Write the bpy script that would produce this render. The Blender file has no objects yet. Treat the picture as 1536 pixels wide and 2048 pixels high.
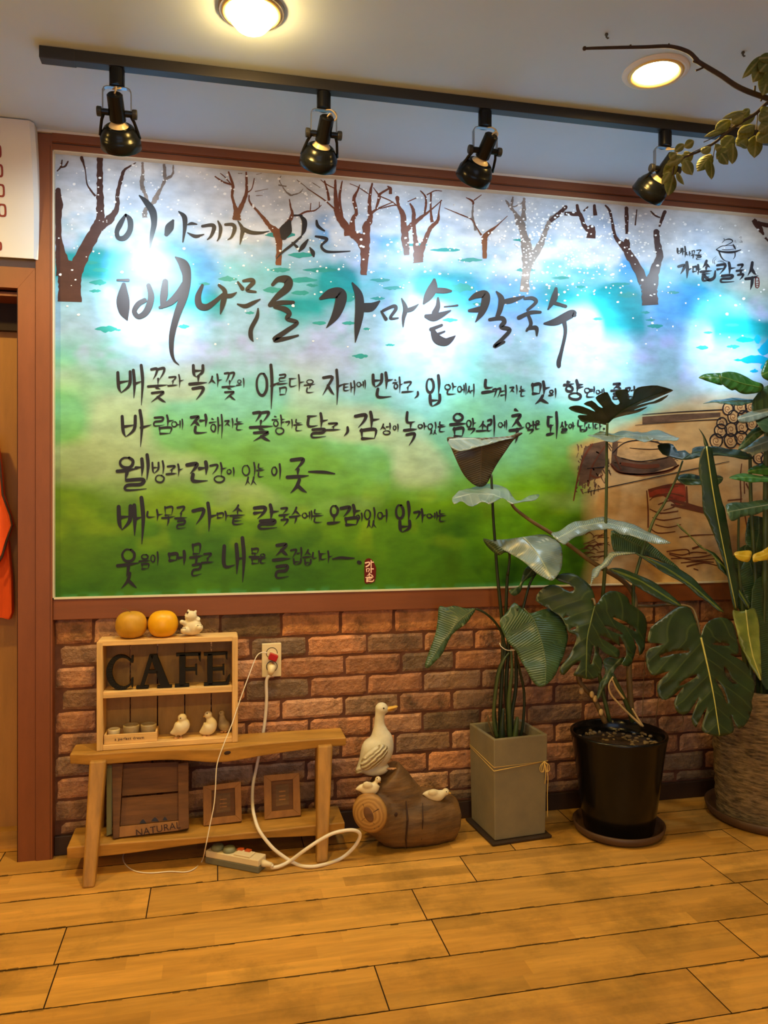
import bpy, bmesh, math, random
import numpy as np
from mathutils import Vector, Matrix, Quaternion
from mathutils.geometry import delaunay_2d_cdt

SC = bpy.context.scene
COL = SC.collection
RND = random.Random(7)

# ------------------------------------------------------------------ camera
F = 1540.0                                   # focal length in pixels of the 1536x2048 frame
YAW = math.atan(F / 7048.0)
DIST, EYE, HORIZON = 2.8, 1.2, 1005.0
CEIL = 2.45
cam_data = bpy.data.cameras.new('camera')
cam_data.sensor_fit = 'VERTICAL'
cam_data.sensor_height = 36.0
cam_data.lens = F / 2048.0 * 36.0
cam_data.shift_y = -(1024.0 - HORIZON) / 2048.0
cam_data.clip_start = 0.05
cam = bpy.data.objects.new('camera', cam_data)
COL.objects.link(cam)
cam.location = (0, -DIST, EYE)
cam.rotation_euler = (math.pi / 2, 0, -YAW)
SC.camera = cam

# ------------------------------------------------------------------ view, world, lights
SC.view_settings.view_transform = 'Standard'
SC.view_settings.look = 'None'
SC.view_settings.exposure = 0.3
SC.view_settings.gamma = 1.0
SC.view_settings.use_curve_mapping = False
SC.cycles.use_denoising = True
SC.cycles.max_bounces = 8
SC.cycles.diffuse_bounces = 5
SC.cycles.caustics_reflective = False
SC.cycles.caustics_refractive = False
SC.cycles.sample_clamp_indirect = 6.0

world = bpy.data.worlds.new('world')
SC.world = world
world.use_nodes = True
world.node_tree.nodes['Background'].inputs[0].default_value = (0.55, 0.7, 1.0, 1)
world.node_tree.nodes['Background'].inputs[1].default_value = 1.0

SPOT_COLOR = (0.80, 0.92, 1.0)
SPOT_POWER = 52.0
DOWN_COLOR = (1.0, 0.66, 0.16)
DOWN_POWER = 36.0
DAY_POWER = 10.0
DAY_COLOR = (0.6, 0.8, 1.0)

def add_light(name, kind, loc, parent=None, color=(1, 1, 1), power=10, direction=(0, 0, -1), **kw):
    d = bpy.data.lights.new(name, kind)
    d.color = color
    d.energy = power
    for k, v in kw.items():
        setattr(d, k, v)
    o = bpy.data.objects.new(name, d)
    COL.objects.link(o)
    o.location = loc
    o.rotation_euler = Vector(direction).to_track_quat('-Z', 'Y').to_euler()
    if parent is not None:
        o.parent = parent
        o.location = Vector(loc) - parent.location
    return o

# added cool light, as from an unseen window behind the camera
add_light('added_daylight', 'AREA', (-0.2, -5.85, 1.45), color=DAY_COLOR, power=DAY_POWER,
          direction=(0, 1, 0.12), shape='RECTANGLE', size=3.0, size_y=1.5)

# ------------------------------------------------------------------ coordinates taken from the photograph
_c, _s = math.cos(YAW), math.sin(YAW)
def ray(px, py):
    u = (px - 768.0) / F
    v = (HORIZON - py) / F
    return Vector((u * _c + _s, _c - u * _s, v))
EYEV = Vector((0, -DIST, EYE))
def at(px, py, y=0.0):
    r = ray(px, py)
    return EYEV + r * ((y + DIST) / r.y)
def onz(px, py, z=0.0):
    r = ray(px, py)
    return EYEV + r * ((z - EYE) / r.z)
def onplane(px, py, p0, n):
    r = ray(px, py)
    return EYEV + r * ((Vector(p0) - EYEV).dot(n) / r.dot(n))
def crop(ox, oy, sc):
    return lambda x, y: (ox + x / sc, oy + y / sc)

# ------------------------------------------------------------------ mesh builder
class MB:
    def __init__(self):
        self.v, self.f, self.m, self.uv, self.col = [], [], [], {}, {}
        self.cm = 0
    def add(self, verts, faces, m=None):
        b = len(self.v)
        self.v += [Vector(p) for p in verts]
        mm = self.cm if m is None else m
        for f in faces:
            self.f.append([b + i for i in f])
            self.m.append(mm)
        return b
    def box(self, x0, x1, y0, y1, z0, z1, m=None):
        v = [(x0, y0, z0), (x1, y0, z0), (x1, y1, z0), (x0, y1, z0),
             (x0, y0, z1), (x1, y0, z1), (x1, y1, z1), (x0, y1, z1)]
        self.add(v, [(0, 3, 2, 1), (4, 5, 6, 7), (0, 1, 5, 4), (1, 2, 6, 5), (2, 3, 7, 6), (3, 0, 4, 7)], m)
        return self
    def obox(self, c, ax, ay, az, m=None):
        c, ax, ay, az = Vector(c), Vector(ax), Vector(ay), Vector(az)
        v = [c + sx * ax + sy * ay + sz * az for sz in (-1, 1) for sx, sy in ((-1, -1), (1, -1), (1, 1), (-1, 1))]
        self.add(v, [(0, 3, 2, 1), (4, 5, 6, 7), (0, 1, 5, 4), (1, 2, 6, 5), (2, 3, 7, 6), (3, 0, 4, 7)], m)
        return self
    def hexa(self, q0, q1, m=None):
        """two quads of four points each, joined"""
        self.add(list(q0) + list(q1), [(0, 3, 2, 1), (4, 5, 6, 7), (0, 1, 5, 4), (1, 2, 6, 5), (2, 3, 7, 6), (3, 0, 4, 7)], m)
        return self
    def prism(self, poly, d, m=None):
        """closed polygon of 3D points, extruded by the vector d"""
        n = len(poly); d = Vector(d)
        poly = [Vector(p) for p in poly]
        self.add(poly + [p + d for p in poly],
                 [list(range(n))[::-1], list(range(n, 2 * n))] + [(i, (i + 1) % n, n + (i + 1) % n, n + i) for i in range(n)], m)
        return self
    def lathe(self, prof, c=(0, 0, 0), n=32, m=None, axis=None, squash=(1, 1)):
        """prof = [(r, z)...] about the z axis (or about axis)"""
        q = Quaternion() if axis is None else Vector((0, 0, 1)).rotation_difference(Vector(axis))
        c = Vector(c); vs, fs = [], []
        for r, z in prof:
            for k in range(n):
                a = 2 * math.pi * k / n
                vs.append(c + q @ Vector((r * math.cos(a) * squash[0], r * math.sin(a) * squash[1], z)))
        for i in range(len(prof) - 1):
            for k in range(n):
                k2 = (k + 1) % n
                fs.append((i * n + k, i * n + k2, (i + 1) * n + k2, (i + 1) * n + k))
        if prof[0][0] > 1e-6: fs.append(list(range(n))[::-1])
        if prof[-1][0] > 1e-6: fs.append([(len(prof) - 1) * n + k for k in range(n)])
        self.add(vs, fs, m)
        return self
    def loft(self, pts, rad, n=12, m=None, flat=(1, 1), up=None, cap=True):
        """tube through pts with radii rad; flat = in-frame scale"""
        pts = [Vector(p) for p in pts]
        if not hasattr(rad, '__len__'): rad = [rad] * len(pts)
        vs, fs = [], []
        t0 = (pts[1] - pts[0]).normalized()
        ref = Vector(up) if up is not None else (Vector((0, 1, 0)) if abs(t0.y) < .9 else Vector((1, 0, 0)))
        for i, p in enumerate(pts):
            t = (pts[min(i + 1, len(pts) - 1)] - pts[max(i - 1, 0)])
            t = t.normalized() if t.length > 1e-9 else t0
            e1 = t.cross(ref)
            if e1.length < 1e-6: e1 = t.orthogonal()
            e1.normalize(); e2 = e1.cross(t).normalized()
            if up is None: ref = e2.copy()
            for k in range(n):
                a = 2 * math.pi * k / n
                vs.append(p + e1 * (rad[i] * math.cos(a) * flat[0]) + e2 * (rad[i] * math.sin(a) * flat[1]))
        for i in range(len(pts) - 1):
            for k in range(n):
                k2 = (k + 1) % n
                fs.append((i * n + k, i * n + k2, (i + 1) * n + k2, (i + 1) * n + k))
        if cap:
            fs.append(list(range(n))[::-1]); fs.append([(len(pts) - 1) * n + k for k in range(n)])
        self.add(vs, fs, m)
        return self
    def ball(self, c, r, n=16, m=None, rot=None):
        r = (r, r, r) if not hasattr(r, '__len__') else r
        c = Vector(c); vs, fs = [], []; h = n // 2
        q = rot if rot is not None else Quaternion()
        vs.append(c + q @ Vector((0, 0, -r[2])))
        for i in range(1, h):
            a = -math.pi / 2 + math.pi * i / h
            for k in range(n):
                b = 2 * math.pi * k / n
                vs.append(c + q @ Vector((r[0] * math.cos(a) * math.cos(b), r[1] * math.cos(a) * math.sin(b), r[2] * math.sin(a))))
        vs.append(c + q @ Vector((0, 0, r[2])))
        for k in range(n): fs.append((0, 1 + (k + 1) % n, 1 + k))
        for i in range(h - 2):
            for k in range(n):
                a, b = 1 + i * n + k, 1 + i * n + (k + 1) % n
                fs.append((a, b, b + n, a + n))
        L = len(vs) - 1
        for k in range(n): fs.append((L, 1 + (h - 2) * n + k, 1 + (h - 2) * n + (k + 1) % n))
        self.add(vs, fs, m)
        return self

def smooth_path(pts, sub=6):
    pts = [Vector(p) for p in pts]
    out = []
    for i in range(len(pts) - 1):
        p0, p1, p2, p3 = pts[max(i - 1, 0)], pts[i], pts[i + 1], pts[min(i + 2, len(pts) - 1)]
        for k in range(sub):
            t = k / sub
            out.append(0.5 * ((2 * p1) + (-p0 + p2) * t + (2 * p0 - 5 * p1 + 4 * p2 - p3) * t * t + (-p0 + 3 * p1 - 3 * p2 + p3) * t ** 3))
    out.append(pts[-1])
    return out

def wloc(o):
    p = Vector((0, 0, 0))
    while o is not None:
        p += o.location; o = o.parent
    return p
def build(name, mb, mats, parent=None, smooth=False, bevel=0, loc=None, local=False, remesh=0, solid=0, subsurf=0):
    if not isinstance(mats, (list, tuple)): mats = [mats]
    me = bpy.data.meshes.new(name)
    if loc is not None: off = Vector(loc)
    elif parent is not None and not local: off = wloc(parent)
    elif local: off = Vector((0, 0, 0))
    else:
        xs = [p.x for p in mb.v]; ys = [p.y for p in mb.v]; zs = [p.z for p in mb.v]
        off = Vector(((min(xs) + max(xs)) / 2, (min(ys) + max(ys)) / 2, min(zs)))
    off = Vector(off)
    me.from_pydata([tuple(p - off) for p in mb.v], [], mb.f)
    for mm in mats: me.materials.append(mm)
    me.polygons.foreach_set('material_index', mb.m)
    if smooth: me.polygons.foreach_set('use_smooth', [True] * len(me.polygons))
    me.update()
    o = bpy.data.objects.new(name, me)
    COL.objects.link(o)
    if parent is not None:
        o.parent = parent
    if parent is None and not local or loc is not None:
        o.location = off if parent is None else (0, 0, 0)
    if remesh:
        r = o.modifiers.new('remesh', 'REMESH'); r.mode = 'VOXEL'; r.voxel_size = remesh; r.use_smooth_shade = True
        sm = o.modifiers.new('smooth', 'SMOOTH'); sm.factor = 0.5; sm.iterations = 4
    if bevel:
        b = o.modifiers.new('bevel', 'BEVEL'); b.width = bevel; b.segments = 2; b.limit_method = 'ANGLE'
    if solid:
        s = o.modifiers.new('solid', 'SOLIDIFY'); s.thickness = solid; s.offset = 0
    if subsurf:
        s = o.modifiers.new('sub', 'SUBSURF'); s.levels = subsurf; s.render_levels = subsurf
    return o

def thing(name, loc, label, cat, group=None, rotz=0):
    o = bpy.data.objects.new(name, None)
    o.empty_display_size = 0.05
    COL.objects.link(o)
    o.location = loc
    o.rotation_euler = (0, 0, rotz)
    return tag(o, label, cat, group)
def tag(o, label, cat, group=None):
    o['label'] = label; o['category'] = cat
    if group: o['group'] = group
    return o
def struct(o, label=None, cat=None):
    o['kind'] = 'structure'
    if label: o['label'] = label
    if cat: o['category'] = cat
    return o
def part(name, mb, mats, parent, **kw):
    return build(name, mb, mats, parent, **kw)
def dup(root, loc, label, group=None, rotz=0):
    r = root.copy(); COL.objects.link(r); r.location = loc; r.rotation_euler = (0, 0, rotz); r['label'] = label
    if group: r['group'] = group
    for ch in list(root.children):
        c = ch.copy(); COL.objects.link(c); c.parent = r
        for g in list(ch.children):
            d = g.copy(); COL.objects.link(d); d.parent = c
    return r

# ------------------------------------------------------------------ materials
def srgb(r, g, b):
    f = lambda x: (x / 255 / 12.92) if x / 255 <= .04045 else ((x / 255 + .055) / 1.055) ** 2.4
    return (f(r), f(g), f(b))
def mat(name, col, rough=.5, var=0., vscale=8., stretch=(1, 1, 1), bump=0., bscale=60., metal=0., spec=.5,
        emit=None, estr=0., coat=0., attr=None, col2=None, detail=4, bstretch=None, trans=0.):
    m = bpy.data.materials.new(name); m.use_nodes = True
    nt = m.node_tree; N, L = nt.nodes, nt.links
    b = N['Principled BSDF']
    b.inputs['Roughness'].default_value = rough
    b.inputs['Metallic'].default_value = metal
    b.inputs['Specular IOR Level'].default_value = spec
    if coat: b.inputs['Coat Weight'].default_value = coat; b.inputs['Coat Roughness'].default_value = .08
    tc = N.new('ShaderNodeTexCoord')
    def noise(scale, st, det=4):
        mp = N.new('ShaderNodeMapping'); mp.inputs['Scale'].default_value = st
        L.new(tc.outputs['Object'], mp.inputs['Vector'])
        n = N.new('ShaderNodeTexNoise'); n.inputs['Scale'].default_value = scale; n.inputs['Detail'].default_value = det
        n.inputs['Roughness'].default_value = .62
        L.new(mp.outputs[0], n.inputs['Vector'])
        return n
    base = None
    if attr:
        a = N.new('ShaderNodeAttribute'); a.attribute_name = attr
        base = a.outputs['Color']
    if var or col2:
        n = noise(vscale, stretch, detail)
        rp = N.new('ShaderNodeMapRange'); rp.inputs['From Min'].default_value = .3; rp.inputs['From Max'].default_value = .7
        L.new(n.outputs['Fac'], rp.inputs['Value'])
        mx = N.new('ShaderNodeMix'); mx.data_type = 'RGBA'
        L.new(rp.outputs[0], mx.inputs[0])
        if base is not None:
            hs = N.new('ShaderNodeHueSaturation'); hs.inputs['Value'].default_value = 1 - var
            h2 = N.new('ShaderNodeHueSaturation'); h2.inputs['Value'].default_value = 1 + var
            L.new(base, hs.inputs['Color']); L.new(base, h2.inputs['Color'])
            L.new(hs.outputs[0], mx.inputs[6]); L.new(h2.outputs[0], mx.inputs[7])
        else:
            c2 = col2 if col2 else tuple(min(1, x * (1 + var)) for x in col)
            c1 = col if col2 else tuple(x * (1 - var) for x in col)
            mx.inputs[6].default_value = (*c1, 1); mx.inputs[7].default_value = (*c2, 1)
        base = mx.outputs[2]
    if base is not None: L.new(base, b.inputs['Base Color'])
    else: b.inputs['Base Color'].default_value = (*col, 1)
    if bump:
        n = noise(bscale, bstretch or stretch, 5)
        bp = N.new('ShaderNodeBump'); bp.inputs['Strength'].default_value = bump; bp.inputs['Distance'].default_value = .01
        L.new(n.outputs['Fac'], bp.inputs['Height']); L.new(bp.outputs[0], b.inputs['Normal'])
    if emit:
        b.inputs['Emission Color'].default_value = (*emit, 1); b.inputs['Emission Strength'].default_value = estr
    return m

M = {}
M['ceiling'] = mat('painted_ceiling', (.57, .73, .90), .8, var=.02, vscale=3)  # blue in the paint stands in for cool bounce light
M['plaster'] = mat('plaster', (.62, .56, .48), .8, var=.03, vscale=3)
M['trim'] = mat('brown_trim_wood', srgb(128, 72, 40), .45, var=.10, vscale=5, stretch=(4, 4, 1), bump=.03, bscale=40)
M['trim_h'] = mat('brown_rail_wood', srgb(128, 72, 36), .45, var=.10, vscale=5, stretch=(.7, 4, 6), bump=.03, bscale=40)
M['trim_dark'] = mat('dark_groove', srgb(48, 24, 16), .6)
M['caulk'] = mat('cream_caulk', (.78, .74, .66), .6)
M['liner'] = mat('pale_liner', (.72, .66, .5), .4)
M['baseboard'] = mat('dark_baseboard', srgb(52, 34, 24), .5, var=.15, vscale=6)
M['mortar'] = mat('mortar', srgb(96, 58, 42), .9, var=.25, vscale=30)
M['black_metal'] = mat('black_metal', (.006, .007, .010), .24, spec=.22)
M['black_matte'] = mat('black_matte', (.02, .02, .022), .5)
M['chrome'] = mat('steel_bracket', (.30, .32, .35), .3, metal=.9)
M['cream_wire'] = mat('cream_wire', (.62, .48, .28), .5)
M['white_paint'] = mat('white_board', (.74, .72, .68), .45, var=.03, vscale=2)
M['red_print'] = mat('dark_red_print', srgb(130, 25, 22), .5)
M['wood_pale'] = mat('pale_pine', srgb(226, 186, 122), .55, var=.22, vscale=5, stretch=(1.2, 6, 14), bump=.06, bscale=30)
M['wood_pale_v'] = mat('pale_pine_upright', srgb(224, 184, 120), .55, var=.20, vscale=5, stretch=(14, 6, 1.2), bump=.06, bscale=30)
M['wood_back'] = mat('pine_back_slats', srgb(150, 116, 66), .7, var=.22, vscale=5, stretch=(5, 5, 1.5), bump=.06, bscale=30)
M['wood_bench'] = mat('oak_bench', srgb(180, 134, 60), .5, var=.30, vscale=4, stretch=(1.0, 6, 9), bump=.08, bscale=30)
M['wood_bench_v'] = mat('oak_bench_leg', srgb(172, 126, 56), .5, var=.30, vscale=4, stretch=(9, 6, 1.0), bump=.08, bscale=30)
M['wood_crate'] = mat('old_crate_wood', srgb(104, 68, 38), .7, var=.3, vscale=5, stretch=(1.2, 6, 10), bump=.12, bscale=40)
M['wood_frame'] = mat('small_frame_wood', srgb(150, 104, 54), .6, var=.2, vscale=6, stretch=(6, 6, 2), bump=.05)
M['green_wood'] = mat('grey_green_wood', srgb(120, 118, 80), .7, var=.15, vscale=6, stretch=(8, 6, 1))
M['ink'] = mat('black_ink', (.02, .018, .02), .45)
M['letter_black'] = mat('black_letter_paint', (.010, .009, .008), .6, spec=.2, var=.2, vscale=20, bump=.04)
M['persimmon'] = mat('persimmon_skin', srgb(232, 170, 20), .4, var=.12, vscale=14, bump=.02, bscale=30)
M['persimmon_dull'] = mat('persimmon_dull_skin', srgb(196, 146, 36), .5, var=.2, vscale=14, bump=.03, bscale=30)
M['stem_brown'] = mat('dry_stem', srgb(110, 80, 45), .7)
M['bone'] = mat('cream_resin', srgb(226, 212, 176), .55, var=.12, vscale=16, bump=.05, bscale=50)
M['duck'] = mat('cream_duck_paint', srgb(214, 206, 178), .55, var=.18, vscale=14, bump=.10, bscale=60)
M['duck_wing'] = None
M['duck_shade_cup_dull'] = mat('shaded_duck_dull_cup_paint', srgb(170, 150, 112), .6, var=.25, vscale=30, bump=.1)  # corner duckling's shade put into its paint; also the cups' dull colour
M['beak'] = mat('yellow_beak', srgb(222, 172, 70), .5)
M['foot'] = mat('pale_orange_foot', srgb(214, 160, 110), .6)
M['eye'] = mat('black_eye', (.01, .01, .01), .2)
M['brown_nose'] = mat('brown_nose', srgb(70, 35, 22), .4)
M['outlet'] = mat('ivory_plastic', srgb(232, 216, 172), .35)
M['outlet_dark'] = mat('dark_socket', srgb(70, 58, 40), .5)
M['red_plastic'] = mat('red_plastic', srgb(176, 16, 22), .3)
M['white_cable'] = mat('white_cable', srgb(236, 226, 206), .4)
M['strip_grey'] = mat('grey_plastic', srgb(112, 112, 96), .5)
M['strip_white'] = mat('ivory_strip', srgb(228, 212, 174), .35)
M['plug_green'] = mat('grey_green_plug', srgb(124, 128, 100), .5)
M['plug_orange'] = mat('orange_switch', srgb(186, 80, 30), .4)
M['log'] = mat('weathered_log', srgb(128, 94, 54), .6, col2=srgb(70, 50, 30), vscale=5, stretch=(1, 1.6, 7), bump=.25, bscale=14)
M['log_cut'] = None
M['concrete'] = mat('grey_concrete', srgb(136, 126, 100), .75, var=.12, vscale=9, bump=.06, bscale=60, col2=srgb(120, 112, 92))
M['mat_dark'] = mat('dark_tray', srgb(52, 38, 28), .6)
M['glaze'] = mat('black_glaze', (.006, .005, .0045), .2, spec=.3, coat=0.)
M['saucer'] = mat('brown_saucer', srgb(82, 58, 42), .5, var=.12, vscale=8)
M['soil'] = mat('potting_soil', srgb(58, 40, 24), .9, var=.5, vscale=60, bump=.8, bscale=80)
M['pebble'] = mat('pebble', srgb(130, 108, 74), .7, var=.2, vscale=20)
M['textured_pot'] = mat('bark_textured_pot', srgb(44, 37, 29), .85, col2=srgb(168, 142, 104), vscale=24, stretch=(1, 1, 4.5), bump=1.0, bscale=24, bstretch=(1, 1, 4.5), detail=8)
M['string'] = mat('jute_string', srgb(214, 180, 104), .8)
M['stem_green'] = mat('green_stem', srgb(62, 78, 40), .45, var=.2, vscale=10)
M['stem_dark'] = mat('dark_green_stem', srgb(34, 48, 30), .4, var=.2, vscale=10)
M['trunk'] = mat('brown_plant_stem', srgb(104, 84, 50), .6, var=.25, vscale=12, bump=.1)
M['dry'] = mat('dry_leaf_stalk', srgb(196, 170, 122), .6, var=.15, vscale=14)
M['twig'] = mat('dark_twig', srgb(58, 42, 32), .7, var=.3, vscale=20, bump=.3, bscale=60)
M['orange_cloth'] = mat('orange_cloth', srgb(226, 84, 22), .85, var=.06, vscale=20, bump=.05, bscale=200)
M['dark_cloth'] = mat('dark_cloth_trim', srgb(60, 36, 26), .9)
M['inner_wall'] = mat('tan_wood_panel', srgb(170, 122, 62), .55, var=.12, vscale=4, stretch=(6, 6, 1))
M['dark_void'] = mat('dark_gap', srgb(44, 30, 28), .8)
M['bulb_on'] = mat('lit_cool_bulb', (1, 1, 1), .4, emit=(.66, .86, 1.0), estr=330)
M['bulb_off'] = mat('frosted_bulb_back', (.80, .62, .36), .3, spec=.6)
M['down_on'] = mat('lit_warm_bulb', (1, 1, 1), .4, emit=(1.0, .60, .19), estr=75)
M['down_ring'] = mat('brushed_gold_ring', srgb(238, 206, 130), .4, metal=.2)
M['down_rim'] = mat('grey_rim', srgb(150, 140, 128), .4, metal=.4)
M['screw'] = mat('dark_screw', (.05, .05, .05), .5)
M['glass'] = mat('window_glass', (.7, .8, .9), .05)
# ================================================================== SETTING
XL, XR, YB = -2.3, 4.2, -5.9
def tone_attr(o, cols):
    """one colour per face"""
    me = o.data
    a = me.color_attributes.new('tone', 'FLOAT_COLOR', 'CORNER')
    arr = np.ones((len(me.loops), 4), dtype=np.float32)
    k = 0
    for p, c in zip(me.polygons, cols):
        arr[k:k + p.loop_total, :3] = c
        k += p.loop_total
    a.data.foreach_set('color', arr.ravel())

# floor: planks of 0.181 x 1.0 m, each printed with three strips
fb = MB(); fcols = []
fb.box(XL, XR, YB, 0.3, -.05, -.004, 1)
fcols += [(.03, .015, .008)] * 6
r3 = random.Random(3)
row_joint = {0: .30, 1: .006, 2: -.197, 3: -.411, 4: .606, 5: .401, 6: .18, 7: -.05}
base_c = np.array(srgb(206, 154, 74))
for i in range(-2, 33):
    y1 = -.1215 - (i - 1) * .1808 + .0 if i != 0 else .0605
    y1 = .0605 - i * .1812
    y0 = y1 - .1812
    if y1 > .32: continue
    j0 = row_joint.get(i, r3.uniform(-.5, .5))
    a = j0 - math.ceil((j0 - XL) / 1.005) * 1.005
    while a < XR:
        b = a + 1.005
        xa, xb = max(a, XL), min(b, XR)
        if xb - xa > .02 and y1 > YB:
            tone = r3.uniform(.93, 1.07)
            g = .0017
            for s in range(3):
                yy1 = y1 - g - s * (.1812 - 2 * g) / 3
                yy0 = y1 - g - (s + 1) * (.1812 - 2 * g) / 3
                cuts = [xa + g]
                q = xa + r3.uniform(.1, .5)
                while q < xb - .08:
                    cuts.append(q); q += r3.uniform(.3, .6)
                cuts.append(xb - g)
                for u, v in zip(cuts[:-1], cuts[1:]):
                    fb.add([(u, yy0, 0), (v, yy0, 0), (v, yy1, 0), (u, yy1, 0)], [(0, 1, 2, 3)], 0)
                    t = tone * r3.choice((.80, .90, .97, 1.0, 1.04, 1.12)) * r3.uniform(.96, 1.04)
                    w = r3.uniform(-.05, .05)
                    fcols.append(tuple(base_c * t * np.array([1, 1 + w * .5, 1 + w])))
            # worn, chipped long edges
            if y0 > -2.0:
                for ye, sg in ((y0 + g, 1), (y1 - g, -1)):
                    q = xa + g; wear = r3.random()
                    while q < xb - .01:
                        e = min(xb - g, q + r3.uniform(.012, .05)); k_ = r3.random()
                        if k_ < .30 + .5 * wear * (wear > .6):
                            d_ = r3.uniform(.0012, .0045) * (1.3 if wear > .6 else .8)
                            fb.add([(q, ye, .0003), (e, ye, .0003), (e - .003, ye + sg * d_, .0003), (q + .002, ye + sg * d_ * r3.uniform(.5, 1), .0003)], [(0, 1, 2, 3) if sg > 0 else (3, 2, 1, 0)], 0)
                            fcols.append(tuple(base_c * (r3.uniform(.22, .5) if k_ < .22 or wear > .6 else 1.25)))
                        q = e
        a = b
M['floor'] = mat('wood_plank_floor', (1, 1, 1), .40, var=.22, vscale=3.2, stretch=(1.0, 9, 1), bump=.08, bscale=40, attr='tone', detail=10, spec=.4)
# scuffed stains on the planks
def add_stain(m, col, scale, lo, hi, amount):
    nt = m.node_tree; N, L = nt.nodes, nt.links
    b = N['Principled BSDF']
    src = b.inputs['Base Color'].links[0].from_socket
    tc = [n for n in N if n.type == 'TEX_COORD'][0]
    n = N.new('ShaderNodeTexNoise'); n.inputs['Scale'].default_value = scale; n.inputs['Detail'].default_value = 6
    n.inputs['Roughness'].default_value = .7
    L.new(tc.outputs['Object'], n.inputs['Vector'])
    mr = N.new('ShaderNodeMapRange'); mr.inputs['From Min'].default_value = lo; mr.inputs['From Max'].default_value = hi
    mr.inputs['To Max'].default_value = amount
    L.new(n.outputs['Fac'], mr.inputs['Value'])
    mx = N.new('ShaderNodeMix'); mx.data_type = 'RGBA'
    mx.inputs[7].default_value = (*col, 1)
    L.new(mr.outputs[0], mx.inputs[0]); L.new(src, mx.inputs[6]); L.new(mx.outputs[2], b.inputs['Base Color'])
add_stain(M['floor'], srgb(96, 76, 34), 2.3, .50, .72, .7)
fl_o = build('floor', fb, [M['floor'], M['trim_dark']], loc=(0, 0, 0))
tone_attr(fl_o, fcols)
struct(fl_o, 'warm oak plank floor with worn dark seams', 'floor')

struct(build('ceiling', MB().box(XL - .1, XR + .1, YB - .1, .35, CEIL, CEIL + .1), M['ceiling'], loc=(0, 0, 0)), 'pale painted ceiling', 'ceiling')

# back wall: plaster core, brick facing below the mural
wb = MB(); wcols = []
X_BR0 = -.536
wb.box(X_BR0 - .03, XR, .0045, .12, 0, CEIL, 0)                       # core
wcols += [srgb(78, 50, 38)] * 6
rb = random.Random(11)
def vnoise(x, y, z=0):
    return math.sin(x * 12.9 + y * 7.3 + z) * .5 + math.sin(x * 31.7 - y * 23.1 + z * 2.1) * .3 + math.sin(x * 71 + y * 57 + z * 3.3) * .2
tops = [.806] + [.7135 - .0755 * k for k in range(9)] + [.066]
brick_c = [srgb(184, 134, 98), srgb(170, 120, 86), srgb(198, 150, 114), srgb(148, 112, 84), srgb(128, 104, 82), srgb(200, 140, 98), srgb(160, 126, 98)]
for k in range(len(tops) - 1):
    z1, z0 = tops[k] - .0024, tops[k + 1] + .0024
    if z1 - z0 < .012: continue
    ph = .016 if k % 2 == 0 else .123
    xs = []
    q = ph - 3 * .215
    while q < XR + .3:
        xs.append(q + rb.uniform(-.018, .018)); q += .215
    for a, b in zip(xs[:-1], xs[1:]):
        a, b = max(a, X_BR0) + .0024, min(b, XR) - .0024
        if b - a < .02: continue
        nx, nz = 13, max(2, int(round((z1 - z0) / .012)))
        c = np.array(rb.choice(brick_c)) * rb.uniform(.85, 1.12)
        vs, fs = [], []
        seed = rb.uniform(0, 100)
        for iz in range(nz + 1):
            for ix in range(nx + 1):
                u, w = ix / nx, iz / nz
                edge = min(u * (b - a), (1 - u) * (b - a), w * (z1 - z0), (1 - w) * (z1 - z0))
                x, z = a + u * (b - a), z0 + w * (z1 - z0)
                d = .0035 * (vnoise(x * 1.4, z * 1.6, seed)) + rb.uniform(-.0012, .0012)
                y = -.001 + d if edge > 1e-6 else .0055
                if edge < 1e-6:
                    x += .0022 * vnoise(z * 2, x * 2, seed); z += .0022 * vnoise(x * 2, z * 3, seed + 5)
                vs.append((x, y, z))
        for iz in range(nz):
            for ix in range(nx):
                i = iz * (nx + 1) + ix
                fs.append((i, i + 1, i + nx + 2, i + nx + 1))
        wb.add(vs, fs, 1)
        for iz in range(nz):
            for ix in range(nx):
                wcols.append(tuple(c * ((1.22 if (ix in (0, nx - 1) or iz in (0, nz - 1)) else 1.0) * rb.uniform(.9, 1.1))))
M['brick'] = mat('brick_facing', (1, 1, 1), .85, var=.24, vscale=26, bump=1.0, bscale=85, attr='tone', detail=6)
add_stain(M['brick'], srgb(74, 62, 50), 8, .50, .68, .8)
add_stain(M['brick'], srgb(206, 160, 124), 48, .60, .78, .6)
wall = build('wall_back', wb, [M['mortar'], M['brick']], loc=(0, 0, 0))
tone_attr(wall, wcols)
struct(wall, 'back wall with red brick facing below the mural', 'wall')

struct(build('wall_left', MB().box(XL - .1, XL, YB, .3, 0, CEIL), M['plaster'], loc=(XL, 0, 0)))
struct(build('wall_right', MB().box(XR, XR + .1, YB, .12, 0, CEIL), M['plaster'], loc=(XR, 0, 0)))
# wall behind the viewer, with a window added for the cool light
wf = MB()
wf.box(XL, -1.7, YB - .1, YB, 0, CEIL); wf.box(1.3, XR, YB - .1, YB, 0, CEIL)
wf.box(-1.7, 1.3, YB - .1, YB, 0, .7); wf.box(-1.7, 1.3, YB - .1, YB, 2.2, CEIL)
struct(build('wall_front', wf, M['plaster'], loc=(0, YB, 0)))
wn = MB()
for x0, x1, z0, z1 in ((-1.7, 1.3, .7, .76), (-1.7, 1.3, 2.14, 2.2), (-1.7, -1.64, .7, 2.2), (1.24, 1.3, .7, 2.2), (-.23, -.17, .7, 2.2)):
    wn.box(x0, x1, YB - .08, YB - .03, z0, z1)
struct(build('added_window_1', wn, M['trim'], loc=(0, YB, .7)))

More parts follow.
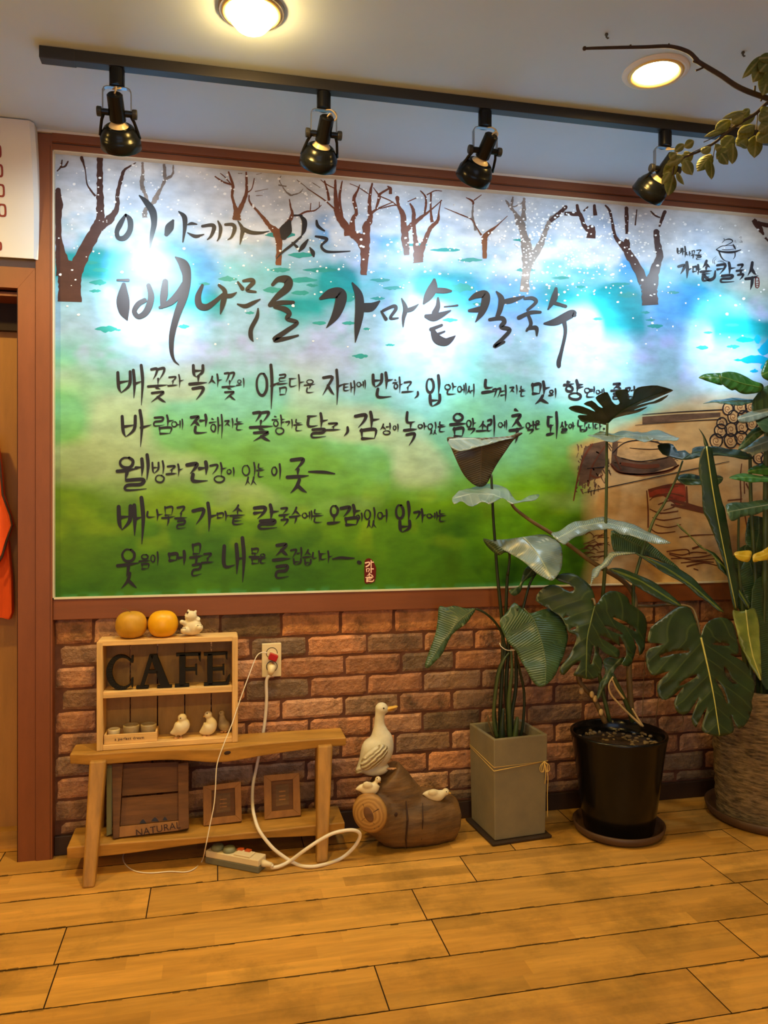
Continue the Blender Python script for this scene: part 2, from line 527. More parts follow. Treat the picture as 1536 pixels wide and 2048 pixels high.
# dark baseboard under the bricks
struct(build('baseboard_back', MB().box(X_BR0, XR, -.010, .012, 0, .066), M['baseboard'], loc=(0, 0, 0), bevel=.003), 'dark brown baseboard under the bricks', 'baseboard')

# left upright of the mural frame, floor to ceiling
def upright(x0, x1, y0, y1, z0, z1):
    b = MB(); b.box(x0, x1, y0, y1, z0, z1, 0)
    return b
b = upright(-.589, -.5365, -.034, .05, 0, 2.438)
b.box(-.5437, -.5425, -.0346, -.03, 0, 2.40, 1)
struct(build('trim_1', b, [M['trim'], M['trim_dark']], loc=(-.56, 0, 0), bevel=.002), 'brown upright trim at the left end of the mural', 'trim')
# door casing with mitred head
b = MB()
zh1, zh0 = 1.985, 1.915
xo, xi = -.5905, -.6455
b.hexa([(xo, -.030, 0), (xi, -.030, 0), (xi, .10, 0), (xo, .10, 0)], [(xo, -.030, zh1), (xi, -.030, zh0), (xi, .10, zh0), (xo, .10, zh1)], 0)
b.hexa([(xo, -.0302, zh1), (xo, .10, zh1), (-1.45, .10, zh1), (-1.45, -.0302, zh1)], [(xi, -.0302, zh0), (xi, .10, zh0), (-1.45, .10, zh0), (-1.45, -.0302, zh0)], 0)
b.box(-1.505, -1.45, -.030, .10, 0, zh1, 0)
b.box(-.6475, -.6465, -.03, .02, 0, zh0, 1)
b.box(-1.45, xi, -.006, .10, zh0 - .022, zh0 - .008, 0)
struct(build('door_1', b, [M['trim'], M['trim_dark']], loc=(-1.05, 0, 0), bevel=.002), 'brown door casing left of the mural', 'door frame')
# wall around the doorway, and the small room behind it
b = MB()
b.box(XL, -1.505, .0, .12, 0, CEIL); b.box(-1.505, X_BR0 - .03, .0, .12, zh1, CEIL)
struct(build('wall_left_return', b, M['plaster'], loc=(-1.5, 0, 0)), 'plaster wall over the doorway', 'wall')
b = MB()
b.box(-1.505, -.60, .13, .16, 0, 1.80, 0)
b.box(-1.505, -.60, .10, .16, 1.80, CEIL, 1)  # dark block drawn for the dark gap above the tan panel
b.box(-.668, -.645, .09, .135, .06, 1.80, 0)
struct(build('trim_2', b, [M['inner_wall'], M['dark_void']], loc=(-1.05, .14, 0)), 'tan wood panel inside the doorway', 'panel')
struct(build('baseboard_left', MB().box(-1.45, -.648, .085, .13, 0, .06), M['wood_bench'], loc=(-1.05, .1, 0)), 'oak skirting inside the doorway', 'baseboard')
# pale caulk line where the frame meets the ceiling
struct(build('trim_3', MB().box(-.60, XR, -.040, .0, 2.4405, 2.4495), M['caulk'], loc=(1, 0, 2.44)), 'thin cream bead along the ceiling', 'trim')
# ================================================================== MURAL
MX0, MX1, MZ0, MZ1 = -.5335, 3.05, .876, 2.386
MY = -.006                                            # printed face
mural = thing('wall_mural', (.8, 0, .80), 'wide blue and green mural with snowy trees and black brush lettering, framed in brown', 'mural')

def W(px, py, k=0):
    p = at(px, py, MY)
    return Vector((p.x, MY - .0002 - k * 3e-5, p.z))

# ---- painted ground: colour per vertex (print pigments; cool lamp light added into the upper bands)
NX, NZ = 480, 210
def lat(rs, nx, nz):
    return rs.rand(nz + 3, nx + 3)
def vn(rs, u, v, fx, fz):
    g = lat(rs, fx, fz)
    x, y = u * fx, v * fz
    i, j = np.floor(x).astype(int), np.floor(y).astype(int)
    a, b = x - i, y - j
    a = a * a * (3 - 2 * a); b = b * b * (3 - 2 * b)
    return (g[j, i] * (1 - a) + g[j, i + 1] * a) * (1 - b) + (g[j + 1, i] * (1 - a) + g[j + 1, i + 1] * a) * b
rs = np.random.RandomState(5)
uu, vv = np.meshgrid(np.linspace(0, 1, NX), np.linspace(0, 1, NZ))
n1 = vn(rs, uu, vv, 9, 6); n2 = vn(rs, uu, vv, 22, 12); n3 = vn(rs, uu, vv, 60, 26); n4 = vn(rs, uu, vv, 120, 60)
fb1 = .5 * n1 + .3 * n2 + .2 * n3
fb2 = .45 * vn(rs, uu, vv, 13, 9) + .35 * vn(rs, uu, vv, 40, 20) + .2 * n4
X = MX0 + uu * (MX1 - MX0); Z = MZ0 + vv * (MZ1 - MZ0)
stops = [(.876, (58, 102, 20)), (1.02, (72, 118, 24)), (1.18, (98, 142, 44)), (1.33, (112, 168, 88)), (1.48, (126, 194, 152)),
         (1.62, (134, 196, 200)), (1.78, (160, 192, 226)), (1.92, (146, 192, 222)), (2.05, (122, 188, 208)), (2.16, (160, 196, 226)),
         (2.28, (196, 208, 226)), (2.40, (214, 220, 228))]
zs = np.array([s[0] for s in stops]); cs = np.array([srgb(*s[1]) for s in stops])
Zw = Z + (fb1 - .5) * .34
colr = np.stack([np.interp(Zw, zs, cs[:, k]) for k in range(3)], -1)
def blend(mask, c):
    global colr
    mk = np.clip(mask, 0, 1)[..., None]
    colr = colr * (1 - mk) + np.array(srgb(*c)) * mk
def band(z, a, b, s=.06):
    return np.clip((z - a) / s, 0, 1) * np.clip((b - z) / s, 0, 1)
blend(band(Z, 1.6, 2.2, .15) * np.clip((fb2 - .52) * 6, 0, 1) * .75, (170, 180, 232))         # lavender
blend(band(Z, 1.82, 2.15, .08) * np.clip((n2 - .52) * 6, 0, 1) * .92, (40, 148, 160))          # teal
blend(band(Z, 1.85, 2.36, .1) * np.clip((vn(rs, uu, vv, 15, 8) - .58) * 6, 0, 1) * .8, (96, 164, 232))    # blue patches
blend(band(Z, 2.05, 2.6, .1) * np.clip((fb2 - .44) * 5, 0, 1) * .8, (222, 226, 232))          # white mist
blend(band(Z, 1.15, 1.75, .15) * np.clip((vn(rs, uu, vv, 17, 10) - .55) * 5, 0, 1) * .55, (196, 206, 190))    # pale wisps
blend(band(Z, .8, 1.25, .1) * np.clip((fb2 - .5) * 6, 0, 1) * .6, (50, 92, 20))                # dark grass
blend(band(Z, 1.0, 1.3, .08) * np.clip((n3 - .55) * 4, 0, 1) * .4, (140, 172, 60))
blend(np.clip((-.25 - X) / .3, 0, 1) * band(Z, .9, 1.45, .15) * .6, (96, 120, 24))              # olive left edge
blend(np.clip((X - .9) / .3, 0, 1) * np.clip((1.36 - X) / .2, 0, 1) * band(Z, .95, 1.35, .1) * .7, (120, 182, 30))   # bright lime
blend(np.clip((Z - .876) / .02, 0, 1) * 0 + np.clip((.90 - Z) / .02, 0, 1) * np.clip((n4 - .45) * 5, 0, 1) * .7, (70, 130, 80))
# the sketched yard on the right: warm paper tones
edge = 1.37 + .10 * (n2 - .5) + np.clip((Z - 1.42) * 2.2, 0, 1.4)
yard = np.clip((X - edge) / .10, 0, 1) * np.clip((1.60 + (X - 1.4) * .12 + .05 * (n2 - .5) - Z) / .10, 0, 1)
blend(yard, (196, 166, 124))
blend(yard * np.clip((n2 - .5) * 4, 0, 1) * .6, (226, 196, 152))
blend(yard * np.clip((n3 - .52) * 5, 0, 1) * .5, (176, 132, 84))
blend(np.clip((X - 1.95) / .25, 0, 1) * band(Z, 1.95, 2.5, .15) * .7, (214, 204, 186))
colr *= (1 + (n4 - .5)[..., None] * .14)
lum = colr.mean(-1, keepdims=True)
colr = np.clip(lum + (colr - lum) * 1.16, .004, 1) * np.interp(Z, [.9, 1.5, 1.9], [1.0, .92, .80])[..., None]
panel = MB()
verts = [(X[j, i], MY, Z[j, i]) for j in range(NZ) for i in range(NX)]
faces = [(j * NX + i, j * NX + i + 1, (j + 1) * NX + i + 1, (j + 1) * NX + i) for j in range(NZ - 1) for i in range(NX - 1)]
panel.add(verts, faces, 0)
NGROUND = len(verts)

# ---- flat printed shapes: brush strokes, trees, flakes
_k = [0]
LAYER = {1: 4, 2: 2, 3: 2, 4: 3, 5: 0, 6: 1, 7: 4, 8: 5, 9: 1, 10: 0, 11: 0, 12: 0}
def flat(poly_px, m):
    _k[0] = (_k[0] + 1) % 14
    panel.add([W(x, y, _k[0] + 2 + 14 * LAYER[m]) for x, y in poly_px], [list(range(len(poly_px)))[::-1]], m)
def stroke(pts, m, T=lambda x, y: (x, y), sc=1.0, sub=5, rough=0.):
    """pts (x, y, width) in crop pixels; a brush stroke with round ends"""
    _k[0] = (_k[0] + 1) % 14
    k = _k[0] + 2 + 14 * LAYER[m]
    P = smooth_path([(x, y, w) for x, y, w in pts], sub) if len(pts) > 2 else smooth_path([Vector(p) for p in pts], 3)
    L, R = [], []
    n = len(P)
    for i, p in enumerate(P):
        t = P[min(i + 1, n - 1)] - P[max(i - 1, 0)]
        d = math.hypot(t.x, t.y) or 1.0
        nx, ny = -t.y / d, t.x / d
        w = max(p.z, .6) / 2
        q_ = min(rough * w, 5.0); jl, jr = (RND.uniform(-q_, q_), RND.uniform(-q_, q_)) if rough else (0, 0)
        L.append((p.x + nx * (w + jl), p.y + ny * (w + jl))); R.append((p.x - nx * (w + jr), p.y - ny * (w + jr)))
    def cap(i, sgn):
        p, q = P[i], P[i + (1 if i == 0 else -1)]
        dx, dy = p.x - q.x, p.y - q.y
        d = math.hypot(dx, dy) or 1
        w = max(p.z, .6) / 2
        a0 = math.atan2(dy, dx)
        return [(p.x + w * math.cos(a0 + a), p.y + w * math.sin(a0 + a)) for a in (-1.05, -.52, 0, .52, 1.05)]
    vs = []
    for i in range(n): vs += [L[i], R[i]]
    b = [W(*T(x, y), k) for x, y in vs]
    fs = [(2 * i, 2 * i + 1, 2 * i + 3, 2 * i + 2) for i in range(n - 1)]
    panel.add(b, fs, m)
    for i in ((0, n - 1) if m not in (TREE, TREE2, GREY) else (n - 1,)):
        c = cap(i, 1)
        ring = [L[i]] + c[::-1] + [R[i]] if i == n - 1 else [R[i]] + c[::-1] + [L[i]]
        panel.add([W(*T(x, y), k) for x, y in ring], [list(range(len(ring)))], m)
INK, TREE, TREE2, FLAKE, TEAL, GREY, SEAL, SEALTXT, PAPER, SKETCH, BRICKRED, CYAN = 1, 2, 3, 4, 5, 6, 7, 8, 9, 10, 11, 12

# ---- teal water dashes
rt = random.Random(21)
def dash(px, py, w, h, m=TEAL):
    p = []
    n = 9
    for i in range(n): p.append((px - w / 2 + w * i / (n - 1), py - h / 2 * (.5 + .5 * rt.random()) * math.sin(math.pi * (i + .3) / n)))
    for i in range(n)[::-1]: p.append((px - w / 2 + w * i / (n - 1) + rt.uniform(-1, 1), py + h / 2 * (.5 + .5 * rt.random()) * math.sin(math.pi * (i + .3) / n)))
    flat(p, m)
for x, y, w, h in ((212, 658, 44, 16), (367, 653, 24, 10), (455, 558, 38, 14), (408, 568, 22, 8), (545, 580, 40, 14), (600, 586, 36, 13), (626, 571, 20, 8),
                   (500, 626, 18, 8), (638, 646, 28, 10), (697, 646, 26, 10), (733, 658, 14, 7), (688, 592, 50, 30), (785, 576, 40, 10), (720, 712, 32, 12),
                   (920, 576, 56, 22), (955, 608, 22, 9), (620, 570, 16, 7), (1160, 574, 20, 8), (1195, 638, 20, 8), (1310, 652, 32, 12), (1345, 585, 26, 8),
                   (1464, 650, 28, 9), (1416, 665, 18, 6), (1404, 695, 24, 11), (1466, 693, 26, 10), (200, 540, 32, 14), (195, 565, 34, 14), (190, 582, 24, 8),
                   (180, 525, 30, 10), (1240, 568, 40, 8), (1120, 556, 36, 8), (1255, 590, 40, 14), (605, 560, 60, 14), (640, 540, 70, 12), (760, 560, 40, 10),
                   (890, 500, 60, 10), (940, 520, 50, 10), (830, 490, 50, 9), (1050, 540, 40, 10), (560, 470, 60, 20), (600, 510, 50, 14), (560, 540, 40, 12),
                   (1290, 625, 18, 7), (755, 597, 30, 8), (900, 640, 30, 10), (1040, 480, 30, 8), (1300, 640, 20, 6), (236, 660, 12, 5), (780, 690, 20, 6)):
    dash(x, y, w, h, TEAL)
for x, y, w, h in ((1490, 680, 36, 16), (1515, 678, 14, 22), (1530, 700, 30, 26), (1510, 720, 60, 22), (1476, 720, 18, 6), (1508, 742, 16, 10), (1530, 735, 18, 30), (1545, 690, 40, 40)):
    dash(x, y, w, h, CYAN)

# ---- printed trees
c7 = crop(110, 300, 3.84); c8 = crop(700, 360, 3.657); c9 = crop(390, 300, 3.84); c10 = crop(1100, 400, 3.523)
def tree(T, strokes, m=TREE, rough=.16):
    for s in strokes: stroke(s, m, T, rough=rough, sub=6)
tree(c7, [[(112, 1165, 190), (115, 1050, 175), (110, 940, 185)], [(70, 960, 120), (55, 850, 100), (35, 740, 60), (25, 560, 44), (28, 420, 66), (25, 310, 40)],
          [(150, 950, 110), (215, 800, 105), (290, 660, 90), (345, 540, 74), (348, 430, 62), (345, 300, 50), (345, 180, 46), (345, 65, 44)],
          [(345, 600, 60), (420, 530, 62), (475, 450, 36), (482, 330, 30), (510, 220, 28), (530, 160, 22), (570, 130, 14), (620, 100, 8)],
          [(312, 355, 16), (275, 310, 14), (245, 255, 10), (232, 150, 10), (205, 60, 26)],
          [(15, 165, 8), (45, 130, 14), (55, 80, 10)], [(45, 135, 12), (80, 125, 16), (100, 90, 12)]], TREE)
tree(c7, [[(690, 520, 44), (690, 470, 40), (715, 420, 20), (690, 330, 30), (668, 270, 34), (676, 180, 26), (672, 105, 24)],
          [(730, 430, 14), (770, 380, 40), (800, 320, 24), (840, 240, 24), (838, 120, 26)], [(840, 230, 20), (900, 190, 20), (908, 120, 10)]], GREY, .5)
tree(c9, [[(318, 540, 66), (320, 490, 50), (305, 430, 26), (285, 350, 20), (290, 270, 22), (258, 170, 12)], [(320, 500, 40), (365, 410, 32), (395, 320, 24), (393, 175, 14)],
          [(290, 270, 14), (215, 245, 14), (155, 205, 10)], [(285, 275, 10), (230, 210, 8), (195, 180, 6)], [(395, 330, 12), (435, 300, 8), (455, 220, 7)],
          [(640, 885, 46), (645, 740, 46), (630, 640, 62), (570, 580, 34), (530, 530, 28), (475, 465, 18), (420, 400, 14), (415, 350, 10)],
          [(640, 640, 50), (700, 580, 40), (745, 500, 26), (735, 440, 14), (725, 380, 8)], [(745, 505, 14), (800, 500, 14), (850, 475, 14), (920, 465, 10), (970, 425, 6)],
          [(885, 465, 8), (890, 410, 6)], [(955, 440, 6), (955, 400, 5)],
          [(1295, 960, 48), (1305, 800, 64), (1290, 700, 90), (1220, 650, 60), (1150, 580, 56), (1100, 500, 50), (1085, 420, 38), (1078, 300, 22), (1078, 235, 16)],
          [(1320, 720, 50), (1315, 600, 56), (1345, 530, 40), (1340, 440, 30), (1345, 340, 22), (1360, 260, 14)],
          [(1210, 640, 44), (1210, 540, 36), (1240, 480, 26), (1220, 380, 28), (1250, 310, 14), (1265, 270, 8)],
          [(1170, 660, 50), (1165, 620, 40)], [(1140, 560, 20), (1120, 450, 18), (1110, 360, 20), (1130, 240, 8)], [(1100, 480, 10), (1000, 390, 10), (860, 295, 6)],
          [(1030, 390, 20), (1018, 320, 16), (995, 240, 12)], [(1085, 300, 8), (1020, 270, 8), (965, 230, 5)],
          [(1350, 490, 24), (1390, 460, 18), (1450, 430, 10), (1520, 400, 8)], [(1390, 450, 14), (1415, 370, 24), (1420, 340, 20), (1500, 290, 14)],
          [(1500, 340, 22), (1500, 300, 26), (1480, 280, 10)], [(1340, 345, 8), (1260, 290, 6), (1190, 260, 5)], [(1410, 345, 10), (1370, 290, 6)]], TREE2)
tree(c9, [[(740, 350, 16), (700, 320, 10), (650, 240, 8), (660, 200, 6)], [(740, 350, 10), (800, 330, 8), (830, 300, 5)], [(640, 270, 12), (700, 280, 8)], [(780, 230, 6), (860, 290, 6)],
          [(470, 190, 5), (510, 180, 5)], [(900, 250, 5), (960, 290, 5)], [(460, 320, 6), (560, 300, 5)], [(330, 180, 6), (360, 180, 8)], [(520, 350, 6), (470, 350, 6)]], GREY, .5)
tree(c8, [[(415, 550, 36), (405, 440, 54), (395, 350, 44), (385, 250, 38), (355, 190, 22), (345, 130, 28)], [(405, 370, 40), (450, 330, 36), (520, 275, 26), (590, 220, 12), (670, 150, 8)],
          [(500, 605, 80), (490, 520, 50), (475, 420, 32), (465, 320, 30), (465, 230, 24), (440, 175, 12)], [(505, 560, 60), (545, 450, 34), (590, 350, 30), (640, 300, 24), (650, 230, 10), (665, 150, 8)],
          [(600, 310, 26), (590, 220, 14), (592, 100, 14)], [(545, 250, 14), (555, 180, 16), (550, 120, 12), (515, 80, 8)], [(560, 110, 10), (620, 80, 8), (670, 82, 6)],
          [(345, 190, 10), (290, 150, 8), (220, 120, 8)], [(345, 185, 8), (300, 190, 10), (220, 210, 8)], [(420, 160, 6), (490, 130, 10)],
          [(985, 575, 30), (982, 470, 38), (985, 420, 44), (1020, 380, 28), (1080, 330, 10), (1150, 265, 5)], [(960, 405, 14), (920, 340, 8), (890, 290, 8), (800, 250, 8), (690, 205, 4)],
          [(900, 180, 12), (895, 155, 16), (850, 130, 6)], [(905, 150, 10), (960, 110, 6)]], TREE2)
tree(c8, [[(1275, 820, 70), (1285, 700, 60), (1300, 600, 80), (1290, 480, 80), (1265, 380, 46), (1245, 320, 60), (1205, 240, 24), (1165, 190, 20), (1140, 150, 10)],
          [(1310, 600, 60), (1390, 480, 50), (1430, 370, 30), (1470, 290, 34), (1536, 240, 30)], [(1270, 300, 40), (1270, 200, 26), (1272, 140, 22)], [(1180, 200, 18), (1190, 130, 16)],
          [(1165, 200, 12), (1220, 190, 10), (1270, 160, 8)], [(920, 370, 16), (895, 260, 18), (900, 180, 10)]], GREY, .45)
tree(c10, [[(705, 740, 120), (700, 650, 110), (690, 590, 100)], [(660, 590, 70), (620, 490, 64), (560, 390, 60), (520, 330, 44), (460, 260, 24), (440, 170, 20), (420, 80, 18), (390, 40, 12)],
           [(710, 620, 100), (735, 500, 66), (770, 400, 50), (755, 300, 44), (748, 225, 40)], [(770, 190, 14), (790, 130, 22), (808, 85, 26)], [(775, 125, 10), (740, 110, 12), (710, 80, 8)],
           [(545, 350, 40), (540, 290, 40)], [(540, 240, 20), (540, 150, 26), (537, 60, 28)], [(600, 180, 10), (610, 70, 8)],
           [(0, 150, 26), (60, 100, 34), (110, 50, 26)], [(100, 95, 26), (190, 100, 30), (215, 110, 30), (240, 180, 30), (270, 210, 40)], [(205, 110, 26), (190, 40, 22)], [(285, 270, 60), (290, 205, 60)],
           [(235, 80, 14), (265, 50, 10)], [(318, 110, 26), (312, 40, 20)], [(1430, 140, 30), (1470, 190, 44), (1500, 240, 18)], [(1460, 160, 26), (1530, 180, 30)], [(1515, 265, 18), (1536, 290, 10)]], TREE)
# ---- snow flakes and blossoms
def flake(x, y, r):
    a0 = rt.uniform(0, 6); q = rt.uniform(.55, 1)
    flat([(x + r * math.cos(a0 + k * math.pi / 3.5) * rt.uniform(.75, 1.1), y + q * r * math.sin(a0 + k * math.pi / 3.5) * rt.uniform(.75, 1.1)) for k in range(7)], FLAKE)
for _ in range(520):
    x = rt.uniform(115, 1530)
    top = 305 + (x - 110) * .0925
    y = top + 10 + abs(rt.gauss(0, 1)) * 130
    if y < 760: flake(x, y, rt.choice((1.2, 1.5, 1.5, 2, 2, 2.6, 3.4)))
for cx, cy, sx, sy, n in ((1180, 500, 90, 60, 170), (1130, 480, 60, 60, 80), (1270, 450, 60, 60, 70), (1050, 500, 60, 50, 70), (1050, 470, 22, 50, 70), (1085, 470, 25, 40, 50), (800, 470, 120, 80, 60), (170, 430, 50, 60, 24), (620, 470, 80, 60, 40)):
    for _ in range(n):
        x, y = rt.gauss(cx, sx), rt.gauss(cy, sy)
        if y > 310 + (x - 110) * .0925 + 6 and x < 1530: flake(x, y, rt.choice((1.3, 1.6, 2, 2.4, 3)))

# ---- hand lettering: the two title lines, traced stroke by stroke
c3 = crop(100, 380, 2.56); c4 = crop(600, 480, 2.56)
title3 = [
 [(388, 128, 12), (360, 175, 28), (343, 215, 24), (352, 246, 22), (384, 244, 28), (410, 205, 28), (410, 155, 28), (388, 128, 12)],
 [(458, 30, 8), (490, 60, 28), (525, 110, 38), (533, 170, 30), (522, 230, 22), (510, 295, 6)],
 [(630, 158, 14), (612, 192, 44), (596, 228, 22)], [(660, 112, 8), (688, 140, 26), (690, 190, 20), (680, 268, 6)],
 [(705, 178, 6), (725, 172, 15), (752, 176, 6)], [(705, 220, 6), (745, 238, 18), (788, 228, 5)],
 [(780, 186, 14), (828, 180, 18), (840, 195, 22), (825, 235, 14), (805, 255, 5)], [(860, 160, 8), (873, 195, 18), (867, 240, 12), (855, 262, 4)],
 [(898, 178, 14), (935, 178, 18), (945, 200, 20), (930, 240, 12), (910, 255, 4)], [(962, 160, 6), (985, 200, 20), (980, 240, 16), (972, 280, 4)],
 [(985, 200, 24), (1030, 218, 20), (1080, 220, 14), (1122, 212, 4)],
 [(1225, 165, 22), (1208, 205, 64), (1197, 240, 34)], [(1250, 130, 8), (1290, 132, 8)], [(1280, 132, 8), (1302, 160, 26), (1300, 205, 22), (1288, 235, 6)],
 [(1285, 240, 10), (1240, 280, 14), (1195, 315, 12), (1160, 352, 4)], [(1240, 270, 8), (1265, 292, 14)], [(1320, 255, 8), (1295, 290, 24), (1275, 315, 8)], [(1330, 295, 6), (1345, 320, 22), (1350, 340, 10)],
 [(1365, 158, 10), (1372, 185, 16), (1405, 210, 8)], [(1360, 238, 10), (1400, 245, 16), (1418, 255, 14), (1390, 285, 12), (1405, 310, 14), (1440, 318, 12), (1536, 314, 5)],
 [(378, 485, 24), (374, 560, 66), (380, 620, 56), (396, 665, 8)], [(505, 490, 24), (518, 550, 34), (495, 620, 34), (455, 648, 26), (432, 622, 26), (452, 585, 28), (485, 565, 24)],
 [(345, 462, 12), (402, 462, 16)], [(590, 470, 30), (583, 540, 40), (572, 600, 16)], [(562, 602, 14), (620, 572, 34), (662, 525, 36), (690, 480, 34)],
 [(643, 345, 10), (685, 385, 52), (700, 450, 44), (685, 540, 44), (650, 640, 36), (625, 740, 30), (622, 820, 22), (635, 870, 12), (660, 895, 4)],
 [(780, 488, 14), (758, 545, 30), (765, 590, 36), (800, 600, 32), (840, 575, 24), (885, 535, 16)], [(865, 488, 14), (895, 520, 24), (885, 580, 28), (872, 635, 5)], [(895, 542, 20), (925, 542, 22), (955, 525, 5)],
 [(962, 472, 10), (985, 505, 22)], [(990, 466, 14), (1030, 461, 22), (1040, 475, 22), (1008, 512, 18), (1052, 522, 12)], [(960, 585, 8), (1000, 595, 22), (1040, 578, 20), (1075, 560, 6)],
 [(1065, 608, 8), (1060, 650, 20), (1030, 710, 22), (1028, 750, 22), (1040, 775, 6)],
 [(1140, 485, 18), (1170, 458, 28), (1215, 462, 46), (1215, 500, 42), (1165, 545, 30), (1125, 585, 16)], [(1125, 590, 20), (1180, 578, 24), (1245, 576, 18)],
 [(1150, 600, 16), (1200, 610, 28), (1225, 633, 26), (1215, 660, 22), (1265, 680, 20), (1210, 722, 24), (1150, 765, 26), (1200, 762, 20), (1270, 745, 10)]]
title4 = [
 [(105, 300, 16), (155, 275, 48), (205, 275, 58), (207, 320, 56), (180, 390, 40), (135, 450, 4)], [(268, 220, 8), (300, 280, 40), (305, 360, 46), (295, 440, 34), (283, 525, 4)], [(320, 345, 44), (365, 343, 44), (406, 315, 10)],
 [(415, 365, 8), (440, 405, 18)], [(425, 362, 14), (480, 338, 16), (490, 355, 18), (462, 400, 14), (502, 400, 8)], [(520, 300, 6), (540, 350, 24), (530, 400, 18), (528, 445, 4)], [(540, 362, 20), (575, 352, 22), (605, 330, 5)],
 [(687, 205, 16), (680, 245, 48), (655, 290, 44), (633, 325, 12)], [(690, 258, 28), (740, 260, 28), (772, 262, 12)], [(706, 298, 12), (705, 340, 26), (690, 375, 34)], [(645, 390, 20), (690, 395, 40), (770, 362, 8)], [(738, 342, 6), (806, 335, 10)],
 [(670, 458, 20), (725, 436, 14)], [(676, 455, 18), (700, 505, 46), (742, 522, 40), (772, 508, 26), (795, 490, 4)], [(705, 482, 14), (740, 468, 8)],
 [(868, 305, 12), (900, 285, 30), (945, 278, 40), (950, 312, 44), (930, 370, 34), (898, 420, 5)], [(865, 362, 14), (915, 355, 28), (950, 340, 16)], [(1005, 265, 8), (1030, 300, 30), (1025, 350, 28), (1010, 392, 22)], [(1030, 318, 20), (1080, 310, 28), (1145, 290, 10)],
 [(970, 408, 16), (1030, 400, 22), (1045, 420, 24), (1030, 445, 22), (1073, 460, 20), (1040, 502, 20), (995, 545, 18), (1045, 522, 12)],
 [(1150, 300, 14), (1190, 298, 18), (1208, 318, 18), (1165, 358, 14)], [(1120, 398, 22), (1180, 372, 20), (1230, 370, 14)], [(1168, 385, 16), (1182, 430, 18), (1160, 464, 12)], [(1165, 455, 14), (1208, 450, 22), (1212, 490, 8)],
 [(1310, 250, 16), (1300, 300, 34), (1270, 355, 8)], [(1300, 322, 18), (1360, 340, 16)], [(1250, 428, 10), (1310, 418, 38), (1390, 378, 42), (1406, 385, 18)], [(1348, 400, 24), (1358, 470, 18), (1340, 560, 18), (1325, 620, 24), (1325, 645, 20)]]
for s in title3: stroke(s, INK, c3, sub=8)
for s in title4: stroke(s, INK, c4, sub=8)

# ---- smaller lettering: brush jamo composed into syllable boxes
CONS = 'ㄱㄲㄴㄷㄸㄹㅁㅂㅃㅅㅆㅇㅈㅉㅊㅋㅌㅍㅎ'
VOW = 'ㅏㅐㅑㅒㅓㅔㅕㅖㅗㅘㅙㅚㅛㅜㅝㅞㅟㅠㅡㅢㅣ'
FIN = ['', 'ㄱ', 'ㄲ', 'ㄳ', 'ㄴ', 'ㄵ', 'ㄶ', 'ㄷ', 'ㄹ', 'ㄺ', 'ㄻ', 'ㄼ', 'ㄽ', 'ㄾ', 'ㄿ', 'ㅀ', 'ㅁ', 'ㅂ', 'ㅄ', 'ㅅ', 'ㅆ', 'ㅇ', 'ㅈ', 'ㅊ', 'ㅋ', 'ㅌ', 'ㅍ', 'ㅎ']
def ring(x0, y0, x1, y1):
    cx, cy, rx, ry = (x0 + x1) / 2, (y0 + y1) / 2, (x1 - x0) / 2, (y1 - y0) / 2
    return [(cx + rx * math.sin(a), cy - ry * math.cos(a)) for a in [k * math.pi / 4 + .4 for k in range(9)]]
JC = {
 'ㄱ': [[(.05, .15), (.85, .05), (.75, .45), (.3, 1)]], 'ㄴ': [[(.12, 0), (.12, .85), (1, .8)]],
 'ㄷ': [[(.05, .1), (.9, .05)], [(.12, .1), (.1, .9), (1, .82)]], 'ㄹ': [[(.08, .1), (.85, .03), (.75, .42), (.1, .52), (.08, .97), (1, .85)]],
 'ㅁ': [[(.1, .05), (.15, .95)], [(.1, .12), (.9, .03), (.82, .92)], [(.15, .92), (.85, .88)]],
 'ㅂ': [[(.08, .02), (.12, .7), (.3, .97)], [(.9, 0), (.85, .6), (.3, .97)], [(.12, .48), (.85, .42)]],
 'ㅅ': [[(.55, 0), (.4, .5), (0, 1)], [(.42, .42), (.7, .7), (1, .95)]], 'ㅇ': [ring(.08, .05, .92, .95)],
 'ㅈ': [[(.05, .1), (.85, .05), (.45, .55), (0, 1)], [(.45, .5), (.75, .8), (1, .98)]],
 'ㅊ': [[(.35, -.1), (.65, 0)], [(.05, .28), (.85, .22), (.45, .62), (0, 1)], [(.45, .58), (.75, .85), (1, 1)]],
 'ㅋ': [[(.05, .12), (.85, .05), (.75, .45), (.3, 1)], [(.05, .55), (.75, .42)]],
 'ㅌ': [[(.05, .1), (.9, .02)], [(.1, .5), (.8, .42)], [(.1, .1), (.08, .92), (1, .82)]], 'ㅍ': [[(.05, .1), (.95, .05)], [(.3, .1), (.35, .85)], [(.7, .1), (.65, .85)], [(0, .95), (1, .85)]],
 'ㅎ': [[(.35, 0), (.65, .05)], [(.0, .32), (1, .22)], ring(.18, .42, .85, 1)],
 'ㄲ': [[(0, .15), (.42, .08), (.36, .5), (.12, 1)], [(.5, .12), (.95, .03), (.9, .45), (.62, 1)]],
 'ㅆ': [[(.28, 0), (.2, .5), (0, 1)], [(.2, .42), (.45, .9)], [(.75, 0), (.68, .5), (.5, 1)], [(.7, .42), (1, .95)]]}
